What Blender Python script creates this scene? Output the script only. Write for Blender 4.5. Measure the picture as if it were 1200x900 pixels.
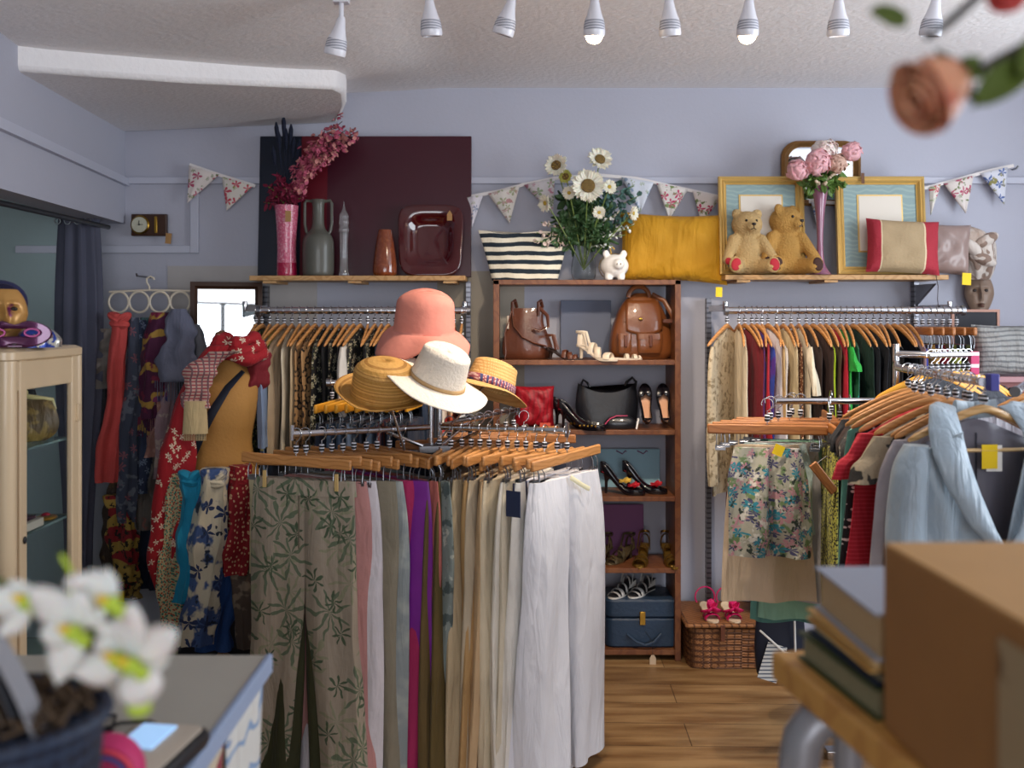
import bpy, math, random
import numpy as np
from mathutils import Vector, Matrix
from math import pi, sin, cos, radians as rad
for o in list(bpy.data.objects): bpy.data.objects.remove(o)
S = bpy.context.scene
COL = S.collection

# ------------------------------------------------------------------ camera, light, exposure
F = 1100.0; CAMZ = 1.56; HY = 370.0
cd = bpy.data.cameras.new('camera'); cam = bpy.data.objects.new('camera', cd); COL.objects.link(cam)
cam.location = (0, 0, CAMZ); cam.rotation_euler = (pi/2, 0, 0)
cd.sensor_width = 36; cd.lens = 36*F/1200; cd.shift_y = -(450-HY)/1200
cd.dof.use_dof = True; cd.dof.focus_distance = 3.45; cd.dof.aperture_fstop = 2.6
cd.clip_start = 0.02
S.camera = cam
S.view_settings.view_transform = 'Standard'; S.view_settings.look = 'None'
S.view_settings.exposure = 0.02; S.view_settings.gamma = 1; S.view_settings.use_curve_mapping = False
w = bpy.data.worlds.new('world'); S.world = w; w.use_nodes = True
w.node_tree.nodes['Background'].inputs[0].default_value = (.62, .76, 1, 1)
w.node_tree.nodes['Background'].inputs[1].default_value = .6
def area(name, loc, rot, sx, sy, power, col):
    l = bpy.data.lights.new(name, 'AREA'); l.shape = 'RECTANGLE'; l.size = sx; l.size_y = sy; l.energy = power; l.color = col
    o = bpy.data.objects.new(name, l); COL.objects.link(o); o.location = loc; o.rotation_euler = rot
    return o
# daylight coming in through the shop windows behind and to the right of the camera, plus an added upward fill
area('daylight_shop_window', (0.6, -4.22, 1.75), (rad(92), 0, 0), 3.8, 1.85, 122, (.93, .96, 1))
area('ceiling_fill_light', (0.6, -3.9, .95), (rad(128), 0, 0), 3.8, .8, 50, (.95, .96, 1))  # added fill lamp aimed upward to brighten the ceiling
area('daylight_side_window', (2.97, 2.35, 1.75), (rad(98), 0, rad(90)), 1.9, 1.6, 80, (.86, .93, 1))

def at(px, py, Y): return Vector(((px-600)/F*Y, Y, CAMZ-(py-HY)/F*Y))
def xs(px, Y): return (px-600)/F*Y
def zs(py, Y): return CAMZ-(py-HY)/F*Y

# ------------------------------------------------------------------ materials
def lin(h):
    h = h.lstrip('#'); r = [int(h[i:i+2], 16)/255 for i in (0, 2, 4)]
    return tuple([c/12.92 if c <= .04045 else ((c+.055)/1.055)**2.4 for c in r]+[1])
MATS = {}
class NT:
    def __init__(s, m): s.t = m.node_tree; s.n = s.t.nodes; s.l = s.t.links
    def new(s, k, **kw):
        n = s.n.new(k)
        for a, b in kw.items(): setattr(n, a, b)
        return n
    def put(s, sock, v):
        if isinstance(v, bpy.types.NodeSocket): s.l.new(v, sock)
        elif v is not None: sock.default_value = v
    def math(s, op, a, b=None, c=None, clamp=False):
        n = s.new('ShaderNodeMath', operation=op); n.use_clamp = clamp
        s.put(n.inputs[0], a); s.put(n.inputs[1], b); s.put(n.inputs[2], c); return n.outputs[0]
    def step(s, v, lo, hi):
        n = s.new('ShaderNodeMapRange'); s.put(n.inputs[0], v); n.inputs[1].default_value = lo; n.inputs[2].default_value = hi
        return n.outputs[0]
    def mix(s, f, a, b, mode='MIX'):
        n = s.new('ShaderNodeMix', data_type='RGBA', blend_type=mode); s.put(n.inputs[0], f); s.put(n.inputs[6], a); s.put(n.inputs[7], b)
        return n.outputs[2]
def mask(N, vec, u, z, kind, a):
    """procedural pattern masks in the object's own space"""
    if kind == 'noise':
        n = N.new('ShaderNodeTexNoise'); N.l.new(vec, n.inputs['Vector']); n.inputs['Scale'].default_value = a[0]; n.inputs['Detail'].default_value = 3
        return N.step(n.outputs[0], a[1], a[1]+a[2] if len(a) > 2 else a[1]+.03)
    if kind == 'spot':
        n = N.new('ShaderNodeTexVoronoi', voronoi_dimensions='2D'); N.l.new(uv2(N, u, z), n.inputs['Vector']); n.inputs['Scale'].default_value = a[0]
        return N.step(n.outputs[0], a[1]+.05, a[1])
    if kind == 'leopard':
        n = N.new('ShaderNodeTexVoronoi', voronoi_dimensions='2D'); N.l.new(uv2(N, u, z), n.inputs['Vector']); n.inputs['Scale'].default_value = a[0]
        m1 = N.step(n.outputs[0], .22, .27); m2 = N.step(n.outputs[0], .52, .46)
        k = N.new('ShaderNodeTexNoise'); N.l.new(vec, k.inputs['Vector']); k.inputs['Scale'].default_value = a[0]*1.6
        return N.math('MULTIPLY', N.math('MULTIPLY', m1, m2), N.step(k.outputs[0], .42, .47))
    if kind == 'flower':   # (scale, petals, size, seed)
        v2 = uv2(N, u, z, a[3] if len(a) > 3 else 0)
        dn = N.new('ShaderNodeTexNoise'); N.l.new(v2, dn.inputs['Vector']); dn.inputs['Scale'].default_value = a[0]*2.2
        dm = N.new('ShaderNodeVectorMath', operation='SCALE'); N.l.new(dn.outputs['Color'], dm.inputs[0]); dm.inputs['Scale'].default_value = .35/a[0]
        da = N.new('ShaderNodeVectorMath', operation='ADD'); N.l.new(v2, da.inputs[0]); N.l.new(dm.outputs[0], da.inputs[1]); v2 = da.outputs[0]
        n = N.new('ShaderNodeTexVoronoi', voronoi_dimensions='2D'); N.l.new(v2, n.inputs['Vector']); n.inputs['Scale'].default_value = a[0]
        sub = N.new('ShaderNodeVectorMath', operation='SUBTRACT')
        N.l.new(v2, sub.inputs[0]); N.l.new(n.outputs['Position'], sub.inputs[1])
        sp = N.new('ShaderNodeSeparateXYZ'); N.l.new(sub.outputs[0], sp.inputs[0])
        ang = N.math('ARCTAN2', sp.outputs[1], sp.outputs[0])
        sc = N.new('ShaderNodeSeparateXYZ'); N.l.new(n.outputs['Color'], sc.inputs[0])
        ang = N.math('ADD', ang, N.math('MULTIPLY', sc.outputs[0], 6.28))
        c = N.math('ABSOLUTE', N.math('COSINE', N.math('MULTIPLY', ang, a[1]/2)))
        r = N.math('POWER', c, a[4] if len(a) > 4 else .8)
        r = N.math('MULTIPLY', r, a[2]/a[0])
        ln = N.new('ShaderNodeVectorMath', operation='LENGTH'); N.l.new(sub.outputs[0], ln.inputs[0])
        d = N.math('SUBTRACT', r, ln.outputs['Value'])
        on = N.step(sc.outputs[1], .25, .26) if len(a) > 5 else None
        m = N.step(N.math('MULTIPLY', d, a[0]), 0, .03)
        return N.math('MULTIPLY', m, on) if on else m
    if kind == 'stripe':   # (axis, freq, duty, wobble)
        ax = {'z': z, 'u': u}[a[0]]
        if len(a) > 3:
            k = N.new('ShaderNodeTexNoise'); N.l.new(vec, k.inputs['Vector']); k.inputs['Scale'].default_value = 8
            ax = N.math('MULTIPLY_ADD', k.outputs[0], a[3], ax)
        s_ = N.math('SINE', N.math('MULTIPLY', ax, a[1]*6.2832))
        return N.step(s_, 1-2*a[2]-.08, 1-2*a[2]+.08)
    if kind == 'zband':    # (lo, hi)
        return N.math('MULTIPLY', N.math('GREATER_THAN', z, a[0]), N.math('LESS_THAN', z, a[1]))
    if kind == 'xband':
        return N.math('MULTIPLY', N.math('GREATER_THAN', u, a[0]), N.math('LESS_THAN', u, a[1]))
def uv2(N, u, z, off=0):
    c = N.new('ShaderNodeCombineXYZ'); N.put(c.inputs[0], N.math('ADD', u, float(off)) if off else u); N.put(c.inputs[1], z); return c.outputs[0]
def M(name, col='#888888', rough=.6, metal=0, layers=(), bump=(0, 0), var=.0, vs=9, sheen=0, trans=0, emit=0, coat=0, ior=1.45, seed=0, alpha=1, pure_u=False, sub=0, crease=0):
    if name in MATS: return MATS[name]
    m = bpy.data.materials.new(name); m.use_nodes = True; N = NT(m)
    b = N.n['Principled BSDF']
    def I(k, v): b.inputs[k].default_value = v
    I('Roughness', rough); I('Metallic', metal); I('Transmission Weight', trans); I('IOR', ior); I('Sheen Weight', sheen); I('Coat Weight', coat); I('Alpha', alpha)
    c = lin(col); I('Base Color', c); m.diffuse_color = c
    if sub: I('Subsurface Weight', sub); I('Subsurface Scale', .01)
    if emit: I('Emission Color', c); I('Emission Strength', emit)
    if layers or var or bump[0] or crease:
        tc = N.new('ShaderNodeTexCoord')
        off = N.new('ShaderNodeVectorMath', operation='ADD'); N.l.new(tc.outputs['Object'], off.inputs[0]); off.inputs[1].default_value = (seed*.37, 0, seed*.53)
        vec = off.outputs[0]
        sp = N.new('ShaderNodeSeparateXYZ'); N.l.new(vec, sp.inputs[0])
        u = sp.outputs[0] if pure_u else N.math('ADD', sp.outputs[0], sp.outputs[1]); z = sp.outputs[2]
        out = c
        for L in layers:
            out = N.mix(mask(N, vec, u, z, L[0], L[2:]), out, lin(L[1]))
        if var:
            n = N.new('ShaderNodeTexNoise'); N.l.new(vec, n.inputs['Vector']); n.inputs['Scale'].default_value = vs; n.inputs['Detail'].default_value = 5
            out = N.mix(var, out, N.mix(N.step(n.outputs[0], .3, .7), (0.25, .25, .25, 1), (1, 1, 1, 1)), 'MULTIPLY')
        if out is not c: N.l.new(out, b.inputs['Base Color'])
        if bump[0]:
            n = N.new('ShaderNodeTexNoise'); N.l.new(vec, n.inputs['Vector']); n.inputs['Scale'].default_value = bump[0]; n.inputs['Detail'].default_value = 4
            bp = N.new('ShaderNodeBump'); bp.inputs['Strength'].default_value = bump[1]; bp.inputs['Distance'].default_value = .01
            N.l.new(n.outputs[0], bp.inputs['Height']); N.l.new(bp.outputs[0], b.inputs['Normal'])
            if crease:      # long soft creases of hanging cloth
                mp = N.new('ShaderNodeMapping'); N.l.new(vec, mp.inputs[0]); mp.inputs['Scale'].default_value = (1, 1, .22)
                n2 = N.new('ShaderNodeTexNoise'); N.l.new(mp.outputs[0], n2.inputs['Vector']); n2.inputs['Scale'].default_value = 20; n2.inputs['Detail'].default_value = 3; n2.inputs['Distortion'].default_value = .6
                b2 = N.new('ShaderNodeBump'); b2.inputs['Strength'].default_value = crease; b2.inputs['Distance'].default_value = .03
                N.l.new(n2.outputs[0], b2.inputs['Height']); N.l.new(b2.outputs[0], bp.inputs['Normal'])
    MATS[name] = m
    return m
def cloth_mat(col, name=None, layers=(), rough=.8, seed=0, **k):
    return M(name or 'cloth_'+col.strip('#')+str(len(layers))+str(seed), col, rough, layers=layers, bump=k.pop('bump', (35, .25)), var=k.pop('var', .22), vs=7, seed=seed, sheen=.04, crease=k.pop('crease', .55), **k)

# ------------------------------------------------------------------ mesh builder
class MB:
    def __init__(s): s.v = []; s.f = []; s.mi = []; s.cur = 0
    def add(s, vs, fs, mat=None):
        o = len(s.v); s.v += [tuple(mat @ Vector(p)) if mat else tuple(p) for p in vs]
        s.f += [tuple(i+o for i in f) for f in fs]; s.mi += [s.cur]*len(fs); return s
    def box(s, c, d, R=None):
        x, y, z = [k/2 for k in d]
        vs = [(i*x, j*y, k*z) for i in (-1, 1) for j in (-1, 1) for k in (-1, 1)]
        fs = [(0, 1, 3, 2), (4, 6, 7, 5), (0, 4, 5, 1), (2, 3, 7, 6), (0, 2, 6, 4), (1, 5, 7, 3)]
        T = Matrix.Translation(Vector(c))
        if R is not None: T = T @ (R.to_4x4() if hasattr(R, 'to_4x4') else R)
        return s.add(vs, fs, T)
    def rings(s, rings, caps=True, closed=True, mat=None):
        n = len(rings[0]); vs = [p for r in rings for p in r]; fs = []
        for i in range(len(rings)-1):
            for j in range(n if closed else n-1):
                a = i*n+j; b = i*n+(j+1) % n
                fs.append((a, b, b+n, a+n))
        if caps and closed:
            fs.append(tuple(range(n))[::-1]); fs.append(tuple((len(rings)-1)*n+k for k in range(n)))
        return s.add(vs, fs, mat)
    def lathe(s, prof, n=32, c=(0, 0, 0), sx=1, sy=1, mat=None, caps=True):
        T = Matrix.Translation(Vector(c))
        if mat is not None: T = T @ mat
        return s.rings([[(r*sx*cos(2*pi*j/n), r*sy*sin(2*pi*j/n), z) for j in range(n)] for r, z in prof], caps, True, T)
    def ell(s, c, r, R=None, n=20, m=12):
        T = Matrix.Translation(Vector(c))
        if R is not None: T = T @ R.to_4x4()
        if not hasattr(r, '__len__'): r = (r, r, r)
        return s.rings([[(r[0]*sin(t)*cos(2*pi*j/n), r[1]*sin(t)*sin(2*pi*j/n), -r[2]*cos(t)) for j in range(n)] for t in [max(.02, min(pi-.02, pi*i/m)) for i in range(m+1)]], True, True, T)
    def tube(s, pts, r, n=8, closed=False, flat=1.0, up=None):
        P = [Vector(p) for p in pts]; k = len(P); rs = r if hasattr(r, '__len__') else [r]*k
        rings = []; prev = None
        for i in range(k):
            if closed: d = P[(i+1) % k]-P[i-1]
            else: d = P[min(i+1, k-1)]-P[max(i-1, 0)]
            if d.length < 1e-9: d = Vector((0, 0, 1))
            d.normalize()
            if up is not None: a = Vector(up)
            elif prev is None: a = Vector((0, 0, 1)) if abs(d.z) < .9 else Vector((1, 0, 0))
            else: a = prev
            a = a-d*a.dot(d)
            if a.length < 1e-6: a = d.orthogonal()
            a.normalize(); b = d.cross(a); prev = a
            rings.append([tuple(P[i]+a*cos(2*pi*j/n)*rs[i]+b*sin(2*pi*j/n)*rs[i]*flat) for j in range(n)])
        if closed: rings.append(rings[0])
        return s.rings(rings, not closed)
    def grid(s, fn, nu, nv, mat=None):
        vs = [fn(i/nu, j/nv) for i in range(nu+1) for j in range(nv+1)]
        fs = [(i*(nv+1)+j, (i+1)*(nv+1)+j, (i+1)*(nv+1)+j+1, i*(nv+1)+j+1) for i in range(nu) for j in range(nv)]
        return s.add(vs, fs, mat)
    def prism(s, pts, y0, y1, mat=None):     # outline in x,z extruded along y
        n = len(pts); vs = [(x, y0, z) for x, z in pts]+[(x, y1, z) for x, z in pts]
        fs = [tuple(range(n)), tuple(range(2*n-1, n-1, -1))]+[(i, i+n, (i+1) % n+n, (i+1) % n) for i in range(n)]
        return s.add(vs, fs, mat)
    def build(s, name, mat, parent=None, smooth=True, ang=38, bevel=0, solid=0, sub=0, remesh=0, disp=0, **tg):
        me = bpy.data.meshes.new(name); me.from_pydata(s.v, [], s.f)
        mats = mat if isinstance(mat, (list, tuple)) else [mat]
        for m in mats: me.materials.append(m)
        if len(mats) > 1: me.polygons.foreach_set('material_index', s.mi)
        me.validate(); me.update()
        if smooth:
            me.polygons.foreach_set('use_smooth', [True]*len(me.polygons)); me.set_sharp_from_angle(angle=rad(ang))
        o = bpy.data.objects.new(name, me); COL.objects.link(o)
        if parent: o.parent = parent
        if remesh:
            r = o.modifiers.new('fuse', 'REMESH'); r.mode = 'VOXEL'; r.voxel_size = remesh; r.use_smooth_shade = True
            sm = o.modifiers.new('smooth', 'SMOOTH'); sm.iterations = 3
        if solid: q = o.modifiers.new('thickness', 'SOLIDIFY'); q.thickness = solid; q.offset = 0
        if bevel: q = o.modifiers.new('bevel', 'BEVEL'); q.width = bevel; q.segments = 2; q.limit_method = 'ANGLE'
        if sub: q = o.modifiers.new('subdivide', 'SUBSURF'); q.levels = sub; q.render_levels = sub
        for k in tg: tagk(o, k, tg[k])
        return o
def tagk(o, k, v):
    if v is not None: o[{'cat': 'category'}.get(k, k)] = v
def tag(o, label=None, cat=None, group=None, kind=None):
    for k, v in (('label', label), ('category', cat), ('group', group), ('kind', kind)):
        if v: o[k] = v
    return o
def thing(name, label, cat, loc=(0, 0, 0), rz=0, group=None, rot=None):
    o = bpy.data.objects.new(name, None); COL.objects.link(o); o.empty_display_size = .05
    o.location = loc; o.rotation_euler = rot if rot else (0, 0, rz)
    return tag(o, label, cat, group)
def dup(root, loc, rz=None, label=None, group=None, rot=None, swap=None, scale=None):
    r = root.copy(); COL.objects.link(r); r.location = loc
    if rz is not None: r.rotation_euler = (0, 0, rz)
    if rot: r.rotation_euler = rot
    if scale: r.scale = (scale,)*3
    if label: r['label'] = label
    if group: r['group'] = group
    for ch in list(root.children):
        c = ch.copy(); COL.objects.link(c); c.parent = r
        if swap and ch.name.split('.')[0] in swap: c.material_slots[0].link = 'OBJECT'; c.material_slots[0].material = swap[ch.name.split('.')[0]]
        for g in ch.children:
            d = g.copy(); COL.objects.link(d); d.parent = c
    return r
def place(o, loc, rz=0, rot=None):
    o.location = loc; o.rotation_euler = rot if rot else (0, 0, rz); return o
def struct(mb, name, mat, **k):
    o = mb.build(name, mat, **k); o['kind'] = 'structure'; return o
def RZ(a): return Matrix.Rotation(a, 4, 'Z')
def RX(a): return Matrix.Rotation(a, 4, 'X')
def RY(a): return Matrix.Rotation(a, 4, 'Y')
def TR(*a): return Matrix.Translation(Vector(a))
def arc(c, r, a0, a1, n=12, plane='xz'):
    out = []
    for i in range(n+1):
        a = a0+(a1-a0)*i/n
        p = {'xz': (r*cos(a), 0, r*sin(a)), 'xy': (r*cos(a), r*sin(a), 0), 'yz': (0, r*cos(a), r*sin(a))}[plane]
        out.append((c[0]+p[0], c[1]+p[1], c[2]+p[2]))
    return out

WOOD = M('hanger_wood', '#bd854e', .42, layers=(('stripe', '#ad7640', 'z', 70, .25, .05),), var=.15)
WOODR = M('hanger_wood_red', '#a86d3c', .4, layers=(('stripe', '#985f33', 'z', 60, .3, .05),), var=.15)
WOODY = M('hanger_wood_yellow', '#dd9a2c', .4, var=.12)
SHELFW = M('pine_shelf', '#c09562', .5, layers=(('stripe', '#b0834f', 'z', 40, .3, .2),), var=.2)
DARKW = M('walnut_board', '#6e4526', .5, layers=(('stripe', '#54321a', 'u', 25, .3, .15), ('noise', '#7d5330', 14, .58, .1)), var=.3)
CHROME = M('chrome', '#c8c8cc', .18, 1)
BEADM = M('size_bead_mix', '#17171c', .4, layers=(('stripe', '#d8d8e0', 'z', 95, .3),))
STEEL = M('brushed_steel', '#8e8f94', .35, 1)
BLACKP = M('black_plastic', '#15151a', .4)
WHITEP = M('white_plastic', '#e4e4ea', .4)
BRASS = M('brass', '#b08a3c', .3, 1)
GOLD = M('gold_leaf', '#d6b26a', .4, .45, var=.12)
YTAG = M('yellow_card', '#f2cf1d', .6)
KRAFT = M('kraft_card', '#a57c4c', .7)
WCARD = M('white_card', '#eceae6', .6)
# ------------------------------------------------------------------ the room
BY = 4.53
WALL = M('lilac_grey_paint', '#b1b2bf', .75, bump=(60, .08), var=.06, vs=1.5)
TRIM = M('lilac_trim_paint', '#b9bbc9', .5, var=.05)
CEIL = M('ceiling_plaster', '#ebe8e8', .85, bump=(45, .35), var=.06, vs=3)
TEAL = M('teal_wall_tone', '#95a6a8', .7, bump=(50, .08))
BEIGE = M('beige_patch', '#aba294', .75, var=.15, vs=4)
b = MB(); b.box((.3, BY+.05, 1.4), (8, .1, 2.9)); struct(b, 'wall_back', WALL, smooth=False)
b = MB(); b.box((-2.6, BY-.006, 1.0), (1.0, .012, 2.6)); struct(b, 'wall_fitting_room', TEAL, smooth=False)  # thin sheet giving this stretch of wall its grey-teal tone
b = MB(); b.box((3.05, .3, .45), (.1, 9, .9)); b.box((3.05, .3, 2.75), (.1, 9, .24)); b.box((3.05, 3.98, 1.77), (.1, 1.3, 1.74)); b.box((3.05, -1.45, 1.77), (.1, 5.7, 1.74))
struct(b, 'wall_right', WALL, smooth=False)
b = MB(); b.box((-3.2, .3, 1.4), (.1, 9, 2.9)); struct(b, 'wall_left', TEAL, smooth=False)
b = MB(); b.box((0, -4.15, .4), (6.4, .1, .8)); b.box((0, -4.15, 2.75), (6.4, .1, .1)); b.box((-2.4, -4.15, 1.7), (1.7, .1, 2)); b.box((2.85, -4.15, 1.7), (.7, .1, 2))
struct(b, 'wall_front', WALL, smooth=False)
BLK = M('black_window_paint', '#1a1a1d', .4)
b = MB()
for x in (-1.5, -.7, .1, .9, 1.7, 2.5): b.box((x, -4.1, 1.75), (.06, .06, 1.9))
for z in (.85, 1.55, 2.66): b.box((.5, -4.1, z), (4.1, .05, .06))
struct(b, 'window_1', BLK, smooth=False)
# floor: long oak laminate planks
m = bpy.data.materials.new('oak_planks'); m.use_nodes = True; N = NT(m); bs = N.n['Principled BSDF']
tc = N.new('ShaderNodeTexCoord'); mp = N.new('ShaderNodeMapping'); N.l.new(tc.outputs['Object'], mp.inputs[0]); mp.inputs['Rotation'].default_value = (0, 0, .03)
br = N.new('ShaderNodeTexBrick'); N.l.new(mp.outputs[0], br.inputs['Vector']); br.inputs['Scale'].default_value = 1
br.inputs['Brick Width'].default_value = 1.1; br.inputs['Row Height'].default_value = .19; br.inputs['Mortar Size'].default_value = .002; br.inputs['Bias'].default_value = 0
br.inputs['Color1'].default_value = lin('#a8865c'); br.inputs['Color2'].default_value = lin('#86653f'); br.inputs['Mortar'].default_value = lin('#5a422c')
sc = N.new('ShaderNodeMapping'); N.l.new(tc.outputs['Object'], sc.inputs[0]); sc.inputs['Scale'].default_value = (1.0, 8, 1)
nz = N.new('ShaderNodeTexNoise'); N.l.new(sc.outputs[0], nz.inputs['Vector']); nz.inputs['Scale'].default_value = 2.5; nz.inputs['Detail'].default_value = 8
o_ = N.mix(.75, br.outputs[0], N.mix(N.step(nz.outputs[0], .35, .65), lin('#a08468'), (1, 1, 1, 1)), 'MULTIPLY')
N.l.new(o_, bs.inputs['Base Color']); bs.inputs['Roughness'].default_value = .38
b = MB(); b.box((0, .1, -.05), (7, 9.2, .1)); struct(b, 'floor', m, smooth=False)
# ceiling, dipping towards the left
def cz(x, y=3.0):
    t = min(1, max(0, (-.40-x)/1.25)); k = min(1, max(0, (y-3.9)/.45)); return 2.66-.19*t**.5*(1-.78*k*k*(3-2*k))
b = MB()
b.grid(lambda u, v: (-3.2+6.4*u, -4.3+8.9*v, cz(-3.2+6.4*u, -4.3+8.9*v)), 60, 60)
b.grid(lambda u, v: (-3.2+6.4*u, -4.3+8.9*v, 2.95), 60, 4)
struct(b, 'ceiling', CEIL)
# lowered boxed section of the ceiling
b = MB(); X4 = -3.1
pts = [(-1.70, 3.148, 2.384), (-1.2, 3.5, 2.43), (-.93, 3.70, 2.465), (-.72, 3.84, 2.49), (-.70, 3.95, 2.495), (-.74, 4.2, 2.50), (-.80, 4.40, 2.49), (-.84, BY, 2.49), (-1.90, BY, 2.445)]
n = len(pts); vs = pts+[(x, y, 2.8) for x, y, z in pts]
b.add(vs, [tuple(range(n))[::-1], tuple(range(n, 2*n))]+[(i, (i+1) % n, (i+1) % n+n, i+n) for i in range(n)])
struct(b, 'trim_ceiling_box', CEIL, bevel=.02, ang=50)
# hanging wall over the fitting room opening
def bw(y): return -1.866+.145*(BY-y)
b = MB()
ys = (0.8, BY)
vs = []
for y in ys:
    x = bw(y)
    zb = 1.97+(y-3.02)*.023
    vs += [(x, y, zb), (x-.13, y, zb), (x-.13, y, 2.75), (x, y, 2.75)]
b.add(vs, [(0, 1, 2, 3), (7, 6, 5, 4), (0, 4, 5, 1), (1, 5, 6, 2), (3, 2, 6, 7), (0, 3, 7, 4)])
struct(b, 'wall_over_fitting_room', WALL, smooth=False)
def bwall_bar(z0, z1, z2, th):
    b = MB(); vs = []
    for y in ys:
        x = bw(y); za = z0+(y-3.02)*.02
        vs += [(x-.01, y, za), (x+th, y, za), (x+th, y, za+z1), (x-.01, y, za+z1)]
    b.add(vs, [(3, 2, 1, 0), (4, 5, 6, 7), (0, 1, 5, 4), (1, 2, 6, 5), (2, 3, 7, 6), (3, 0, 4, 7)])
    return b
struct(bwall_bar(2.155, .035, 0, .022), 'trim_left_rail', TRIM, smooth=False)
# rails on the back wall
def bar_px(x0, y0, x1, y1, name, th=.02):
    a = at(x0, y0, BY); c = at(x1, y1, BY)
    b = MB(); b.box(((a.x+c.x)/2, BY-th/2, (a.z+c.z)/2), (abs(c.x-a.x), th, abs(a.z-c.z)))
    return struct(b, name, TRIM, smooth=False, bevel=.004)
bar_px(147, 208, 1215, 216, 'trim_1', .022)
bar_px(224, 216, 234, 297, 'trim_2')
bar_px(20, 288, 224, 297, 'trim_3')
b = MB(); b.box((-.15, BY-.004, .8), (.42, .008, 1.95)); struct(b, 'wall_patch_beige', BEIGE, smooth=False)  # thin beige sheet laid flat on the back wall
b = MB(); b.box((-1.3, BY-.003, 1.2), (.72, .006, 1.2)); struct(b, 'wall_patch_warm_grey', M('warm_grey_patch', '#b3aeac', .8, var=.1), smooth=False)  # thin warm grey sheet, flat on the wall further left
b = MB(); b.box((1.6, BY-.01, .05), (2.9, .02, .1)); struct(b, 'baseboard_back', TRIM, smooth=False)

# ------------------------------------------------------------------ spotlights on the ceiling
SPB = M('spotlight_white', '#dadae2', .35, coat=.3)
SPG = M('spotlight_grey_vents', '#8c8e98', .5, layers=(('stripe', '#c9c9d2', 'z', 120, .5),))
GLOW = M('lit_bulb', '#ffd9a0', emit=40)
DULL = M('unlit_lens', '#bcb4b0', .3)
b = MB(); b.box((.5, 2.97, cz(0)-.012), (3.4, .035, .024)); tag(b.build('lighting_track', SPB, smooth=False, bevel=.003), 'white ceiling lighting track that the spotlights plug into', 'lighting track')
lights = [(400, 28, 9, 14, 0), (503, 28, 0, -3, 0), (600, 28, 8, 16, 0), (697, 28, 0, 0, 1), (784, 28, 0, -4, 0), (878, 20, 0, 0, 1), (983, 24, -3, -3, 2), (1097, 24, 0, 5, 0)]
wh = ['leftmost, tilted down and left', 'second from the left, hanging straight', 'third from the left, tilted left', 'lit warm bulb, fourth from the left', 'fifth from the left, unlit, between the two lit ones', 'brightest lit warm bulb, third from the right', 'second from the right, faint glow at the rim', 'rightmost, behind the blurred rose branch']
for (px, py, tx, rt, lit), lb in zip(lights, wh):
    Y = 2.97; top = Vector((xs(px, Y), Y, cz(xs(px, Y))-.024))
    t = thing('spotlight', 'white ceiling spotlight, '+lb, 'spotlight', top)
    b = MB(); b.box((0, 0, -.012), (.05, .035, .024)); b.tube([(0, 0, -.02), (0, 0, -.075)], .008); b.build('mount', SPB, t, bevel=.002)
    R = RY(rad(rt)) @ RX(rad(12))
    T = TR(0, 0, -.075) @ R
    b = MB(); b.lathe([(.009, .010), (.013, 0), (.018, -.025), (.025, -.050), (.030, -.062)], 24, mat=T, caps=True); b.build('lamp_housing', SPB, t)
    b = MB(); b.lathe([(.0302, -.062), (.0335, -.080), (.0345, -.092)], 24, mat=T); b.build('vent_ring', SPG, t)
    b = MB(); b.lathe([(.0345, -.092), (.035, -.106), (.033, -.112), (.0285, -.113), (.0285, -.104)], 24, mat=T); b.build('lamp_rim', SPB, t)
    if lit == 1: b = MB(); b.ell(T @ Vector((0, 0, -.112)), (.027, .027, .024)); b.build('bulb', GLOW, t)
    else: b = MB(); b.lathe([(.028, -.105), (.018, -.108), (.001, -.109)], 20, mat=T); b.build('bulb', M('faint_bulb', '#fff0e0', emit=2.5) if lit == 2 else DULL, t)
    if lit == 1:
        l = bpy.data.lights.new('spot_glow', 'SPOT'); l.energy = 60; l.color = (1, .84, .66); l.shadow_soft_size = .04; l.spot_size = rad(125); l.spot_blend = .8
        o = bpy.data.objects.new('spot_glow', l); COL.objects.link(o); o.location = top+Vector((0, .02, -.27)); o.rotation_euler = (rad(18), 0, 0)

# ------------------------------------------------------------------ curtain
NAVY = M('curtain_cloth', '#4c4e60', .7, var=.25, vs=5)
t = thing('curtain', 'dark blue-grey eyelet curtain drawn to one side of the fitting room opening', 'curtain', (0, 0, 0))
b = MB(); cx = xs(96, 4.3)
rows = []
for i in range(24):
    v = i/23; z = 2.02-v*1.72; wd = .080+.02*sin(v*5)-.012*v
    ring = []
    for j in range(64):
        a = 2*pi*j/64; r = 1+.22*sin(9*a+v*1.0)*(.6+.4*v)
        ring.append((cx+wd*cos(a)*r, 4.27+.055*sin(a)*r, z))
    rows.append(ring)
b.rings(rows); b.build('drape', NAVY, t)
for k in range(4):
    b = MB(); b.tube(arc((cx-.07+k*.045, 4.215, 1.985), .014, 0, 2*pi, 12), .004, 6); b.build('eyelet', CHROME, t)
rl = MB(); rl.tube([(bw(1.5)-.10, 1.5, 1.90), (bw(4.4)-.045, 4.40, 1.975)], .011, 10)
tag(rl.build('curtain_rail', M('dark_steel', '#44484c', .4, .8)), 'dark metal curtain rail under the lilac bulkhead', 'curtain rail')
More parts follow.
